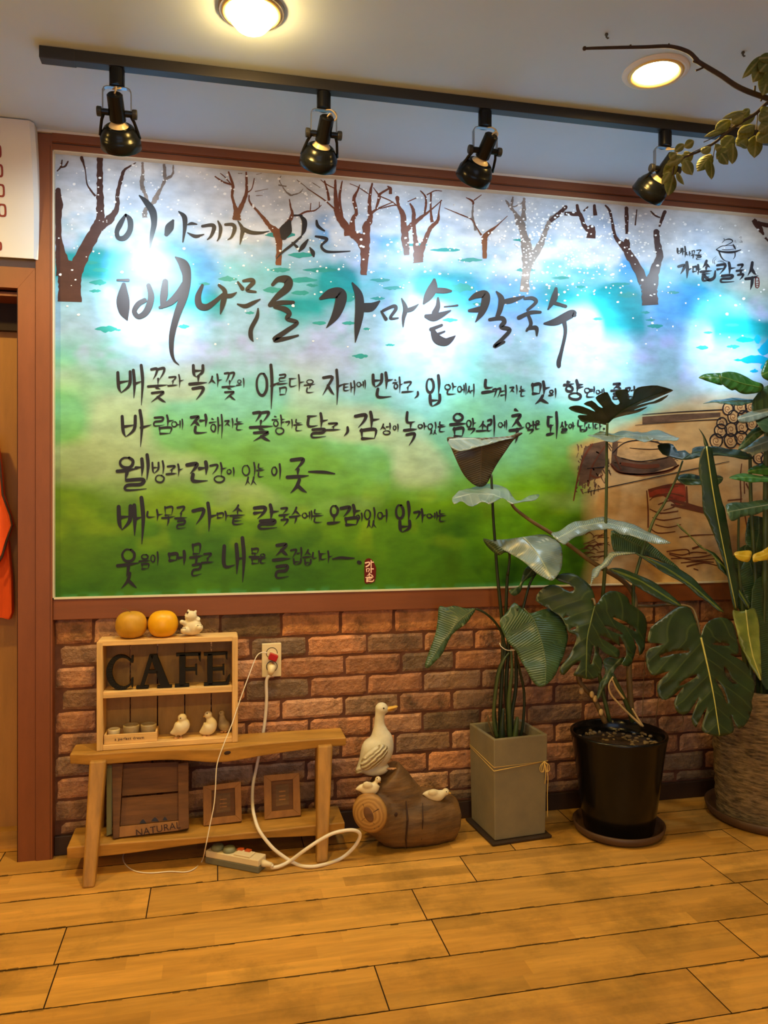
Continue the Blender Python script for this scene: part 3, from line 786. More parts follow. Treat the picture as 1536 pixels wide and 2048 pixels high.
JV = {'ㅏ': [[(.2, -.06), (.32, .4), (.25, 1)], [(.3, .45), (1, .36)]], 'ㅑ': [[(.2, -.06), (.32, .4), (.25, 1)], [(.3, .32), (.95, .28)], [(.3, .56), (1, .5)]],
      'ㅓ': [[(0, .48), (.65, .4)], [(.65, -.06), (.72, .4), (.65, 1)]], 'ㅕ': [[(0, .34), (.65, .28)], [(0, .6), (.65, .52)], [(.65, -.06), (.72, .4), (.65, 1)]],
      'ㅣ': [[(.45, -.06), (.58, .4), (.48, 1)]], 'ㅐ': [[(.12, .08), (.2, .45), (.15, .85)], [(.2, .45), (.75, .4)], [(.72, -.08), (.85, .4), (.72, 1.05)]],
      'ㅔ': [[(0, .48), (.42, .42)], [(.45, .08), (.5, .45), (.45, .85)], [(.85, -.08), (.95, .4), (.85, 1.02)]]}
JH = {'ㅗ': [[(.5, 0), (.48, .7)], [(0, .85), (.5, .78), (1, .68)]], 'ㅛ': [[(.35, 0), (.35, .7)], [(.65, 0), (.62, .7)], [(0, .85), (1, .7)]],
      'ㅜ': [[(0, .3), (.5, .22), (1, .08)], [(.52, .2), (.5, .6), (.4, 1.05)]], 'ㅠ': [[(0, .3), (1, .1)], [(.35, .25), (.3, 1)], [(.65, .2), (.65, 1)]],
      'ㅡ': [[(0, .6), (.5, .5), (1, .4)]]}
CPLX = {'ㅘ': 'ㅗㅏ', 'ㅙ': 'ㅗㅐ', 'ㅚ': 'ㅗㅣ', 'ㅝ': 'ㅜㅓ', 'ㅞ': 'ㅜㅔ', 'ㅟ': 'ㅜㅣ', 'ㅢ': 'ㅡㅣ'}
def syllable(ch, box, T, weight, m=INK):
    weight *= .9
    x0, y0, x1, y1 = box
    code = ord(ch) - 0xAC00
    Lc, Vc, Tc = CONS[code // 588], VOW[(code % 588) // 28], FIN[code % 28]
    items = []
    if Vc in JV:
        if Tc: items = [(JC[Lc], (0, .04, .52, .56)), (JV[Vc], (.56, 0, 1, .62)), (JC[Tc], (.2, .62, .92, 1))]
        else: items = [(JC[Lc], (0, .12, .52, .72)), (JV[Vc], (.54, 0, 1, 1))]
    elif Vc in JH:
        tail = .66 if Vc in 'ㅜㅠ' else .62
        if Tc: items = [(JC[Lc], (.16, 0, .84, .34)), (JH[Vc], (0, .32, 1, .68 if Vc in 'ㅜㅠ' else .58)), (JC[Tc], (.16, .62, .9, 1))]
        else: items = [(JC[Lc], (.16, 0, .84, .5)), (JH[Vc], (0, .46, 1, 1 if Vc in 'ㅜㅠ' else .9))]
    else:
        h, v = CPLX[Vc]
        if Tc: items = [(JC[Lc], (.05, 0, .55, .34)), (JH[h], (0, .32, .62, .66)), (JV[v], (.6, 0, 1, .68)), (JC[Tc], (.25, .66, .92, 1))]
        else: items = [(JC[Lc], (.05, .08, .55, .5)), (JH[h], (0, .46, .62, .88)), (JV[v], (.62, 0, 1, 1))]
    ww, hh = x1 - x0, y1 - y0
    for strokes, (a, b, c, d) in items:
        for s in strokes:
            pts = []
            n = len(s)
            closed = n == 9
            for i, (px, py) in enumerate(s):
                t = i / (n - 1)
                w = weight * ((.8 + .45 * math.sin(math.pi * (t * .9 + .25))) if closed else ((.75, 1.35)[0] * (1 - t) ** .8 + .42 + .75 * math.sin(math.pi * min(1, t * .85 + .12)) * .7))
                if i == n - 1 and not closed: w *= .5
                jx, jy = RND.uniform(-.02, .02), RND.uniform(-.02, .02)
                pts.append((x0 + (a + (c - a) * (px + jx)) * ww, y0 + (b + (d - b) * (py + jy)) * hh, w))
            stroke(pts, m, T, sub=5)
c5 = crop(200, 720, 2.954); c6 = crop(680, 720, 2.743); cl = crop(200, 900, 2.194); cD = crop(1100, 700, 3.523)
H, h = 13.5, 7.0
def line(T, items):
    for ch, x0, y0, x1, y1, w in items:
        if ch in ',.-':
            if ch == ',': stroke([(x1, y0, w * .9), (x1, (y0 + y1) / 2, w), (x0, y1, 2)], INK, T)
            elif ch == '.': stroke([(x0, y0, w), (x1, y1, w)], INK, T)
            else: stroke([(x0, y0, w * .5), ((x0 * 2 + x1) / 3, (y0 + y1) / 2 - 4, w), ((x0 + 2 * x1) / 3, (y0 + y1) / 2 - 2, w), (x1, y1, w * .4)], INK, T)
        else: syllable(ch, (x0, y0, x1, y1), T, w)
line(c5, [('배', 100, 45, 265, 258, 15), ('꽃', 285, 45, 400, 250, 11), ('과', 402, 92, 495, 165, 7.5), ('복', 530, 32, 630, 235, 14), ('사', 640, 90, 722, 160, 9), ('꽃', 722, 72, 808, 236, 9), ('의', 808, 112, 858, 165, 6),
          ('아', 920, 40, 1060, 285, 15), ('름', 1048, 85, 1110, 208, 7.5), ('다', 1118, 95, 1206, 185, 8), ('운', 1208, 115, 1272, 195, 7), ('자', 1315, 70, 1445, 262, 13),
          ('바', 125, 308, 302, 515, 15), ('람', 318, 332, 438, 438, 10), ('에', 420, 355, 490, 412, 7), ('전', 535, 328, 640, 435, 13), ('해', 648, 332, 728, 458, 8.5), ('지', 736, 350, 796, 405, 7), ('는', 796, 345, 850, 415, 7),
          ('꽃', 885, 305, 1020, 478, 13), ('향', 1018, 330, 1095, 440, 8), ('기', 1097, 355, 1145, 405, 7), ('는', 1146, 352, 1200, 420, 7), ('달', 1225, 322, 1345, 458, 13), ('고', 1335, 372, 1420, 422, 9), (',', 1440, 398, 1462, 450, 16)])
line(c6, [('태', 20, 120, 85, 190, 7), ('에', 90, 115, 140, 160, 6), ('반', 175, 75, 290, 210, 13), ('하', 292, 100, 345, 180, 7.5), ('고', 340, 118, 405, 188, 7.5), (',', 408, 175, 426, 210, 12), ('입', 470, 90, 560, 255, 13), ('안', 572, 130, 640, 190, 7.5),
          ('에', 642, 135, 692, 192, 6.5), ('서', 695, 138, 740, 203, 6.5), ('느', 782, 110, 850, 205, 13), ('껴', 838, 145, 920, 228, 8), ('지', 930, 142, 980, 190, 6), ('는', 985, 145, 1018, 200, 6), ('맛', 1050, 125, 1150, 240, 13), ('의', 1145, 160, 1190, 208, 7),
          ('향', 1228, 115, 1335, 218, 12), ('연', 1338, 150, 1402, 205, 7), ('에', 1402, 160, 1448, 195, 5.5),
          ('감', 80, 290, 215, 435, 14), ('성', 220, 350, 282, 410, 7), ('이', 290, 355, 325, 395, 6), ('녹', 352, 288, 422, 470, 12), ('아', 425, 348, 480, 385, 7), ('있', 480, 345, 535, 410, 7), ('는', 537, 340, 580, 395, 7), ('음', 605, 292, 690, 422, 13),
          ('악', 692, 325, 746, 405, 8), ('소', 750, 338, 815, 400, 8), ('리', 808, 312, 855, 422, 9), ('에', 866, 335, 915, 383, 6), ('추', 930, 282, 1010, 452, 13), ('억', 1018, 340, 1066, 405, 7.5), ('은', 1066, 332, 1098, 380, 7), ('되', 1135, 297, 1200, 435, 12),
          ('살', 1206, 340, 1250, 400, 7.5), ('아', 1252, 345, 1290, 385, 6), ('납', 1302, 328, 1360, 395, 7), ('니', 1362, 348, 1395, 383, 5.5), ('다', 1397, 345, 1438, 388, 5.5), ('.', 1446, 376, 1448, 378, 10)])
line(cD, [('즐', 430, 235, 515, 345, 12), ('겁', 530, 260, 602, 345, 9)])
line(cl, [('웰', 75, 30, 215, 178, 12), ('빙', 228, 52, 290, 143, 7), ('과', 292, 65, 365, 115, 7), ('건', 380, 55, 480, 140, 13), ('강', 482, 60, 556, 143, 7), ('이', 556, 80, 595, 115, 5.5), ('있', 622, 60, 692, 155, 6), ('는', 688, 62, 722, 120, 5.5),
          ('이', 752, 65, 800, 130, 7), ('곳', 820, 37, 915, 188, 12), ('-', 915, 95, 1030, 104, 12),
          ('배', 78, 225, 198, 402, 14), ('나', 205, 265, 276, 310, 7), ('무', 272, 248, 330, 330, 6.5), ('골', 330, 247, 382, 345, 7), ('가', 405, 242, 515, 358, 12), ('마', 512, 272, 572, 310, 7), ('솥', 572, 242, 636, 328, 7), ('칼', 675, 245, 785, 345, 12),
          ('국', 786, 252, 832, 333, 7), ('수', 832, 252, 886, 320, 7), ('에', 886, 270, 930, 310, 5.5), ('는', 930, 262, 982, 320, 5.5), ('오', 1000, 242, 1055, 338, 10), ('감', 1055, 245, 1142, 330, 11), ('이', 1122, 280, 1156, 315, 6), ('있', 1158, 257, 1216, 343, 6.5),
          ('어', 1216, 265, 1264, 318, 6.5), ('입', 1295, 232, 1370, 362, 11), ('가', 1376, 262, 1432, 320, 8), ('에', 1432, 275, 1480, 308, 5.5), ('는', 1482, 265, 1520, 315, 5.5),
          ('웃', 78, 432, 172, 608, 11), ('음', 172, 457, 222, 523, 6.5), ('이', 222, 452, 262, 508, 6), ('머', 300, 447, 382, 503, 11), ('물', 395, 412, 452, 552, 8.5), ('고', 447, 452, 500, 503, 7), ('내', 540, 402, 638, 572, 13), ('몸', 655, 432, 705, 500, 7),
          ('은', 697, 455, 730, 498, 6), ('즐', 760, 412, 836, 562, 11), ('겁', 836, 432, 890, 505, 6.5), ('습', 890, 437, 932, 508, 6), ('니', 932, 445, 970, 490, 6), ('다', 967, 447, 1020, 495, 6), ('-', 1020, 478, 1116, 474, 11), ('.', 1134, 492, 1140, 494, 16)])
# ---- red seal with pale letters
cs_ = crop(715, 1100, 25.6)
flat([cs_(x, y) for x, y in ((350, 1640), (340, 1100), (360, 560), (450, 450), (580, 415), (720, 470), (860, 680), (950, 900), (930, 1400), (880, 1620), (700, 1690), (430, 1730))], SEAL)
for s in ([(400, 660, 70), (600, 620, 60), (580, 760, 70), (440, 850, 70)], [(690, 540, 50), (690, 860, 46)], [(740, 620, 60), (800, 620, 60)], [(450, 960, 46), (470, 1110, 44)], [(450, 965, 40), (600, 950, 44), (560, 1100, 44)],
          [(690, 900, 50), (690, 1150, 56)], [(740, 965, 60), (800, 965, 60)], [(600, 1170, 50), (590, 1230, 44), (480, 1330, 20)], [(600, 1220, 40), (760, 1310, 50)], [(590, 1250, 36), (590, 1370, 36)], [(420, 1410, 50), (790, 1370, 50)],
          [(480, 1440, 50), (740, 1430, 40)], [(480, 1450, 56), (480, 1610, 80)], [(530, 1520, 36), (680, 1500, 36)], [(520, 1590, 60), (760, 1600, 60), (830, 1510, 30)]):
    stroke(s, SEALTXT, cs_, sub=3)
# ---- small emblem at the upper right: covered pot over lettering
ce = crop(1340, 440, 7.837)
for s in ([(725, 466, 18), (780, 492, 24), (900, 508, 34), (1010, 500, 34), (1105, 470, 14)], [(725, 460, 12), (790, 420, 14), (850, 405, 8), (980, 400, 6)], [(810, 465, 8), (900, 470, 8), (1000, 458, 8)], [(985, 385, 14), (1005, 420, 26), (1022, 460, 16)],
          [(810, 365, 6), (860, 315, 12), (930, 302, 20), (975, 325, 18), (960, 355, 14), (870, 400, 10), (830, 405, 6)], [(840, 295, 12), (850, 310, 8)], [(770, 505, 22), (800, 580, 18), (850, 635, 10), (910, 652, 6)], [(1018, 520, 14), (1015, 570, 14), (988, 615, 6)],
          [(1000, 355, 5), (1020, 320, 5), (1035, 355, 5), (1020, 345, 4)], [(1085, 350, 5), (1130, 350, 5), (1105, 320, 5)], [(1080, 280, 5), (1110, 265, 5), (1105, 300, 5)], [(670, 680, 5), (670, 620, 5), (720, 575, 5)], [(700, 690, 6), (690, 640, 5), (720, 610, 5)],
          [(740, 655, 5), (800, 640, 6), (840, 660, 4)], [(780, 655, 4), (830, 665, 4), (880, 680, 4)]):
    stroke(s, SKETCH if len(s) == 4 and s[0][2] == 5 else INK, ce, sub=5)
for ch, x0, y0, x1, y1, w in (('배', 110, 430, 250, 580, 18), ('나', 252, 502, 330, 570, 13), ('무', 330, 482, 395, 605, 12), ('골', 395, 470, 505, 622, 14), ('가', 130, 680, 335, 910, 36), ('마', 350, 715, 485, 860, 26), ('솥', 480, 640, 650, 960, 30),
                              ('칼', 730, 680, 1020, 980, 32), ('국', 1040, 695, 1165, 940, 28), ('수', 1185, 665, 1375, 1085, 36)):
    syllable(ch, (x0, y0, x1, y1), ce, w)
stroke([(540, 860, 30), (560, 900, 44), (620, 940, 54), (690, 900, 46), (705, 800, 22)], INK, ce)
for s in ([(1335, 910, 14), (1385, 910, 14), (1388, 1050, 14), (1338, 1052, 14), (1335, 910, 14)], [(1350, 960, 10), (1378, 955, 10)], [(1350, 1000, 10), (1378, 995, 10)], [(1350, 1030, 10), (1378, 1030, 10)]): stroke(s, SEAL, ce, sub=2)

# ---- sketched stove, cauldron and log pile on the right
for T, poly, mm in ((cD, [(430, 800), (440, 640), (600, 660), (760, 640), (880, 780), (900, 810), (700, 870), (490, 870)], SKETCH),
                    (cD, [(240, 690), (300, 660), (390, 640), (400, 800), (330, 900), (200, 960), (215, 800)], SKETCH),
                    (cD, [(690, 985), (880, 935), (950, 950), (960, 1060), (900, 1100), (800, 1030), (700, 1040)], BRICKRED),
                    (cD, [(480, 655), (620, 640), (760, 650), (860, 740), (700, 790), (540, 775), (470, 745)], PAPER),
                    (cD, [(650, 470), (900, 452), (1200, 440), (1200, 470), (900, 500), (650, 525)], SKETCH)):
    flat([T(x, y) for x, y in poly], mm)
ln = [[(430, 815, 8), (490, 865, 10), (650, 875, 12), (820, 850, 12), (900, 815, 8)], [(500, 760, 5), (640, 785, 6), (830, 755, 6)], [(260, 835, 5), (380, 825, 7)], [(240, 1005, 4), (420, 965, 7), (700, 905, 6), (1050, 830, 6), (1260, 785, 4)],
      [(690, 985, 8), (830, 950, 10), (940, 940, 14)], [(680, 990, 8), (690, 1130, 10), (690, 1250, 9)], [(960, 960, 12), (965, 1080, 18)], [(850, 1090, 14), (960, 1110, 24), (1100, 1140, 30)], [(650, 455, 4), (900, 437, 6), (1120, 425, 7), (1210, 420, 6)], [(600, 530, 3), (900, 505, 5), (1200, 488, 6)],
      [(1350, 800, 6), (1340, 900, 8), (1345, 1030, 9)], [(1365, 880, 8), (1370, 1010, 8)], [(1380, 940, 12), (1400, 980, 8)], [(910, 1320, 9), (1020, 1305, 8), (1150, 1300, 6)], [(820, 1420, 8), (960, 1405, 9), (980, 1440, 8)], [(1000, 1400, 14), (1060, 1380, 14)],
      [(850, 1470, 8), (1050, 1460, 9), (1140, 1440, 6)], [(960, 1525, 12), (1080, 1500, 8), (1180, 1520, 7)], [(840, 1440, 8), (1000, 1480, 8), (1160, 1470, 6)], [(1010, 1540, 8), (1040, 1550, 8)], [(700, 1250, 7), (760, 1290, 9), (880, 1280, 7)], [(720, 1180, 6), (800, 1200, 9), (920, 1180, 6)],
      [(740, 1230, 8), (830, 1250, 8), (920, 1230, 6)], [(700, 1060, 6), (760, 1020, 8), (860, 1040, 7)], [(760, 1090, 8), (850, 1060, 8), (880, 1100, 8), (800, 1130, 6)], [(1300, 1100, 20), (1400, 1115, 26)], [(1370, 1150, 8), (1390, 1270, 10)]]
ln += [[(440, 725, 5), (520, 655, 7), (640, 636, 8), (780, 662, 7), (885, 765, 6)], [(425, 800, 12), (455, 830, 16), (500, 862, 14), (650, 880, 16), (830, 855, 14), (905, 812, 10)], [(455, 740, 6), (480, 800, 8), (500, 840, 8)],
       [(300, 660, 12), (235, 760, 14), (195, 900, 12), (165, 1060, 8)], [(405, 650, 8), (330, 760, 10), (290, 840, 12), (270, 960, 6)], [(280, 880, 14), (330, 900, 10), (370, 880, 8)], [(560, 690, 4), (700, 700, 5), (820, 690, 4)],
       [(500, 800, 24), (650, 822, 30), (760, 815, 26)], [(700, 1000, 6), (760, 975, 8), (900, 960, 6)], [(720, 1040, 8), (840, 1010, 8), (940, 1030, 8)], [(860, 1060, 16), (940, 1080, 22), (1040, 1110, 22), (1110, 1120, 12)], [(700, 1120, 7), (780, 1150, 10), (900, 1135, 8)],
       [(840, 1430, 9), (930, 1445, 10), (1010, 1425, 8), (1100, 1430, 8)], [(920, 1500, 8), (1040, 1490, 10), (1150, 1495, 8)], [(1290, 1110, 8), (1350, 1130, 10), (1420, 1120, 8)], [(1345, 1030, 9), (1340, 1150, 9)], [(1250, 1060, 8), (1350, 1050, 8)]]
for _ in range(150):
    x, y = rt.gauss(620, 160), rt.gauss(740, 70)
    if 430 < x < 900 and 640 < y < 860: stroke([(x, y, rt.uniform(3, 9)), (x + rt.uniform(4, 22), y + rt.uniform(-6, 6), rt.uniform(2, 7))], SKETCH, cD, sub=2)
for _ in range(120):
    x, y = rt.uniform(180, 420), rt.uniform(650, 1000)
    stroke([(x, y, rt.uniform(4, 14)), (x + rt.uniform(-14, 20), y + rt.uniform(6, 40), rt.uniform(3, 10))], SKETCH, cD, sub=2)
for s in ln: stroke(s, TREE2 if s[0][2] > 5 else INK, cD, sub=4)
for _ in range(26):
    x, y = rt.uniform(200, 340), rt.uniform(1290, 1500)
    stroke([(x, y, 4), (x + rt.uniform(20, 50), y - rt.uniform(5, 25), 6), (x + rt.uniform(40, 90), y + rt.uniform(-20, 10), 4)], TREE2, cD, sub=3)
for x, y, r in ((1250, 415, 38), (1340, 400, 44), (1290, 470, 42), (1360, 470, 40), (1210, 515, 36), (1200, 570, 44), (1275, 560, 44), (1350, 545, 42), (1170, 640, 46), (1270, 640, 46), (1345, 620, 44), (1420, 520, 40), (1415, 400, 40), (1480, 400, 44), (1470, 760, 40), (1530, 770, 44), (1500, 350, 40)):
    n = 12
    flat([cD(x + r * math.cos(a * 2 * math.pi / n), y + r * 1.08 * math.sin(a * 2 * math.pi / n)) for a in range(n)], PAPER)
    stroke([(x + r * math.cos(a * math.pi / 4 + .3) * rt.uniform(.9, 1.06), y + r * 1.08 * math.sin(a * math.pi / 4 + .3), rt.uniform(7, 12)) for a in range(9)], INK, cD, sub=3)
    stroke([(x + r * (.62 - .05 * a) * math.cos(a * .8 + 1), y + r * (.66 - .05 * a) * math.sin(a * .8 + 1), 4.5) for a in range(11)], TREE2, cD, sub=2)

# ---- materials of the print: a gloss film over pigment
def print_mat(name, col, attr=None, var=0):
    m = mat(name, col, .5, attr=attr, var=var, vscale=10, stretch=(1, 1, 2.2), detail=8, spec=.14)
    b = m.node_tree.nodes['Principled BSDF']
    b.inputs['Coat Weight'].default_value = .22
    b.inputs['Coat Roughness'].default_value = .32
    return m
PM = [print_mat('mural_print', (1, 1, 1), 'tone', .2), print_mat('print_ink', (.020, .018, .022)), print_mat('print_bark', srgb(70, 44, 38), var=.25), print_mat('print_bark_brown', srgb(104, 58, 40), var=.2),
      print_mat('print_snow', (.86, .87, .88)), print_mat('print_teal', srgb(40, 140, 140), var=.15), print_mat('print_grey_bark', srgb(124, 112, 106), var=.4), print_mat('print_seal_red', srgb(96, 22, 16)),
      print_mat('print_seal_text', srgb(248, 214, 190)), print_mat('print_paper', srgb(196, 160, 112), var=.45), print_mat('print_sketch_brown', srgb(96, 74, 60), var=.6), print_mat('print_brick', srgb(140, 58, 40), var=.6), print_mat('print_cyan', srgb(10, 150, 196))]
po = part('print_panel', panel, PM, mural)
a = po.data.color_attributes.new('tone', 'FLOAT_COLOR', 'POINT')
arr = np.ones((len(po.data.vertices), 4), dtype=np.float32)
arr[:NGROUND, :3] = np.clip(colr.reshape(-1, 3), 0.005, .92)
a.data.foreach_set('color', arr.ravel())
# ---- frame
b = MB(); b.box(-.5365, 3.2, -.034, .012, 2.388, 2.4405, 0); b.box(-.5365, 3.2, -.040, -.034, 2.412, 2.4405, 0); b.box(-.5365, 3.2, -.0345, -.033, 2.4065, 2.4095, 1)
part('frame_top_rail', b, [M['trim_h'], M['trim_dark']], mural)
part('frame_bottom_rail', MB().box(-.5365, 3.2, -.026, .012, .803, .8735), [M['trim_h']], mural, bevel=.002)
part('frame_right_stile', MB().box(3.05, 3.2, -.034, .012, .8735, 2.388), [M['trim']], mural)
b = MB(); b.box(-.5365, 3.05, -.030, -.004, .8735, .8785); b.box(-.5365, 3.05, -.030, -.004, 2.3845, 2.388); b.box(-.5365, -.5325, -.030, -.004, .8735, 2.388)
part('frame_liner', b, [M['liner']], mural).__setitem__('label', 'thin pale gold liner')
# ================================================================== CEILING TRACK AND LAMPS
b = MB()
TY = -.527
b.box(-.47, 2.9, TY - .0175, TY + .0175, CEIL - .032, CEIL - .0005, 0)
b.box(-.472, -.38, TY - .0185, TY + .0185, CEIL - .0335, CEIL - .0005, 0)
track = build('ceiling_track', b, [M['black_matte']], bevel=.002)
tag(track, 'long black lighting rail fixed to the ceiling, carrying black spotlights', 'light track')

def track_lamp(x, label, axis, lit, aim=None, power=1.0, wire='a'):
    o = thing('track_spotlight', (x, TY, CEIL - .033), label, 'spotlight', 'black spotlights on the ceiling track')
    Lc = dict(local=True)
    part('adapter', MB().lathe([(.0, -.050), (.020, -.050), (.021, -.047), (.021, -.002), (.0, -.002)], n=24), M['black_metal'], o, local=True, smooth=False, bevel=.001)
    # U bracket
    b = MB(); path = [(-.038, -.128), (-.038, -.064), (-.034, -.056), (-.026, -.0525), (.026, -.0525), (.034, -.056), (.038, -.064), (.038, -.128)]
    for (x0, z0), (x1, z1) in zip(path[:-1], path[1:]):
        d = Vector((x1 - x0, 0, z1 - z0)); nrm = Vector((-d.z, 0, d.x)).normalized() * .0012
        b.hexa([Vector((x0, -.007, z0)) - nrm, Vector((x0, .007, z0)) - nrm, Vector((x0, .007, z0)) + nrm, Vector((x0, -.007, z0)) + nrm],
               [Vector((x1, -.007, z1)) - nrm, Vector((x1, .007, z1)) - nrm, Vector((x1, .007, z1)) + nrm, Vector((x1, -.007, z1)) + nrm])
    part('bracket', b, M['chrome'], o, local=True)
    for s in (-1, 1):
        part('knob', MB().lathe([(0, .041), (.0125, .041), (.0135, .044), (.0135, .052), (.012, .054), (0, .054)], c=(0, 0, -.123), n=16, axis=(s, 0, 0)), M['black_matte'], o, local=True)
    a = Vector(axis).normalized()
    P = Vector((0, 0, -.123))
    part('socket', MB().lathe([(0, -.052), (.017, -.052), (.0215, -.048), (.0225, .020), (.016, .024), (0, .024)], c=P, n=24, axis=a).lathe([(0, .022), (.009, .022), (.009, .041), (0, .041)], c=P, n=12, axis=(1, 0, 0)).lathe([(0, .022), (.009, .022), (.009, .041), (0, .041)], c=P, n=12, axis=(-1, 0, 0)), M['black_metal'], o, local=True)
    part('bulb', MB().lathe([(.012, .020), (.019, .025), (.029, .038), (.034, .050), (.035, .056)], c=P, n=24, axis=a), M['bulb_off'], o, local=True, smooth=True).__setitem__('label', 'cream reflector bulb seen from behind')
    part('bulb_face', MB().lathe([(.035, .056), (.030, .061), (.0, .064)], c=P, n=24, axis=a), M['bulb_on'] if lit else M['bulb_off'], o, local=True, smooth=True)
    r = MB().lathe([(.035, .036), (.041, .040), (.049, .052), (.0535, .064), (.0555, .065), (.0575, .096), (.0560, .097), (.0545, .096), (.0515, .065), (.047, .054), (.039, .043), (.034, .038), (.035, .036)], c=P, n=40, axis=a)
    side = a.cross(Vector((1, 0, 0))).normalized()
    for s in (-1, 1):
        q = [P + Vector((s * .034, 0, 0)), P + a * .022 + Vector((s * .044, 0, 0)), P + a * .046 + Vector((s * .050, 0, 0)), P + a * .066 + Vector((s * .0545, 0, 0))]
        r.loft(q, .0045, n=6, flat=(1, .35) if False else (1, 1))
    part('reflector', r, M['black_metal'], o, local=True, smooth=True)
    top = Vector((0, 0, -.052)); e = P - a * .051
    if wire == 'a': pts = [top, top + Vector((.012, -.012, -.006)), top + Vector((-.008, -.02, -.016)), e + Vector((.006, -.01, .014)), e]
    else: pts = [top, top + Vector((.02, -.014, -.004)), top + Vector((.036, -.016, -.022)), top + Vector((.028, -.012, -.034)), e + Vector((.01, -.004, .008)), e]
    part('wire', MB().loft(smooth_path(pts, 6), .0022, n=6), M['cream_wire'], o, local=True, smooth=True)
    if lit:
        src = Vector((x, TY, CEIL - .033)) + P + a * .101
        add_light('spot_beam', 'SPOT', src, parent=o, color=SPOT_COLOR, power=SPOT_POWER * power, direction=Vector(aim) - src, spot_size=math.radians(42), spot_blend=1.0, shadow_soft_size=.034)
    return o
def hot(px, py): return at(px, py, 0)
track_lamp(-.271, 'lit black spotlight nearest the left end of the ceiling track', (.04, .74, -.67), True, hot(303, 590), 1.2, 'a')
track_lamp(.3135, 'unlit black spotlight with a cream looped wire, second from the left end of the track', (-.10, .74, -.67), False, None, 1, 'b')
track_lamp(.818, 'black spotlight leaning left on the track, between the second and the leaf covered one', (-.18, .74, -.65), True, hot(865, 665), 1.0, 'b')
track_lamp(1.441, 'black spotlight on the track half hidden behind the leafy branch', (-.24, .74, -.62), True, hot(1150, 690) + Vector((.06, 0, 0)), 1.0, 'a')
track_lamp(2.03, 'black spotlight furthest right on the track, beyond the leafy branch', (-.1, .74, -.66), True, hot(1445, 680), 1.0, 'b')

def downlight(x, y, label, bulb, ring_m, k=1.0):
    o = thing('ceiling_downlight', (x, y, CEIL), label, 'ceiling light', 'round warm downlights in the ceiling')
    if bulb:
        part('rim', MB().lathe([(.084, -.0005), (.084, -.005), (.081, -.008), (.076, -.009), (.076, -.0005)], n=48), M['down_rim'], o, local=True, smooth=False)
        part('trim_ring', MB().lathe([(.076, -.001), (.076, -.010), (.070, -.013), (.062, -.011), (.060, -.001)], n=48), ring_m, o, local=True, smooth=True)
        part('bulb', MB().lathe([(.059, -.0008), (.058, -.012), (.052, -.030), (.038, -.046), (.018, -.055), (0, -.057)], n=32), M['down_on'], o, local=True, smooth=True)
        add_light('downlight_beam', 'SPOT', (x, y, CEIL - .07), parent=o, color=DOWN_COLOR, power=DOWN_POWER * k, spot_size=math.radians(168), spot_blend=.5, shadow_soft_size=.05)
    else:
        part('rim', MB().lathe([(.094, -.0005), (.092, -.004), (.084, -.007), (.078, -.007), (.078, -.0005)], n=48), M['white_paint'], o, local=True, smooth=False)
        part('trim_ring', MB().lathe([(.078, -.001), (.078, -.008), (.070, -.010), (.060, -.004), (.060, -.001)], n=48), ring_m, o, local=True, smooth=True)
        part('diffuser', MB().lathe([(.060, -.0008), (.059, -.005), (.040, -.009), (0, -.010)], n=32), M['down_on'], o, local=True, smooth=True)
        add_light('downlight_beam', 'SPOT', (x, y, CEIL - .025), parent=o, color=DOWN_COLOR, power=DOWN_POWER * k, spot_size=math.radians(168), spot_blend=.5, shadow_soft_size=.05)
    return o
d1 = downlight(.089, -.82, 'round downlight with a bulging glowing bulb and gold ring, above the middle of the track', True, M['down_ring'], .95)
d2 = downlight(1.247, -.785, 'round flush glowing downlight with a pale ring under the bare twig', False, M['down_ring'], .4)
for x, y, lab in ((-1.07, -.80, 'round warm downlight near the doorway'), (-.5, -2.7, 'round warm downlight over the viewer, towards the doorway'),
                  (.7, -2.7, 'round warm downlight straight over the viewer'), (.7, -4.5, 'round warm downlight behind the viewer')):
    downlight(x, y, lab, False, M['down_ring'], 1.1)
# two small ceiling hooks
for px, py, lab in ((1213, 76, 'small dark ceiling hook left of the twig tip'), (1486, 112, 'small dark ceiling hook above the upper leaf cluster')):
    p = onz(px, py, CEIL - .012)
    b = MB().lathe([(0, .0), (.004, .0), (.005, -.003), (.0025, -.006), (.0025, -.010), (0, -.010)], c=(p.x, p.y, CEIL - .0005), n=10)
    b.loft([Vector((p.x, p.y, CEIL - .008)), Vector((p.x + .003, p.y, CEIL - .013)), Vector((p.x + .006, p.y, CEIL - .011))], .0022, n=6)
    tag(build('ceiling_hook', b, M['screw']), lab, 'hook', 'ceiling hooks')
# ================================================================== MENU BOARD, JACKET
b = MB()
BX0, BXT, BXB = -1.10, at(66, 240, -.10).x, at(75, 517, -.045).x
zt, zb = 2.446, at(75, 518, -.045).z
n = 10
def bx(t): return BXT + (BXB - BXT) * t + .006 * math.sin(math.pi * t)
ring_l = []
for i in range(n + 1):
    t = i / n
    z = zt + (zb - zt) * t; yf = -.10 + .055 * t
    ring_l.append([(BX0, yf, z), (bx(t) - .012, yf, z), (bx(t), yf + .016, z), (bx(t), -.036, z), (BX0, -.036, z)])
flatv = [p for r in ring_l for p in r]
fs = [(i * 5 + k, i * 5 + (k + 1) % 5, (i + 1) * 5 + (k + 1) % 5, (i + 1) * 5 + k) for i in range(n) for k in range(5)]
fs += [[0, 4, 3, 2, 1], [n * 5 + k for k in range(5)]]
b.add(flatv, fs, 0)
board = build('menu_board', b, [M['white_paint']])
tag(board, 'white menu board with dark red price zeros, above the doorway at the left', 'menu board')
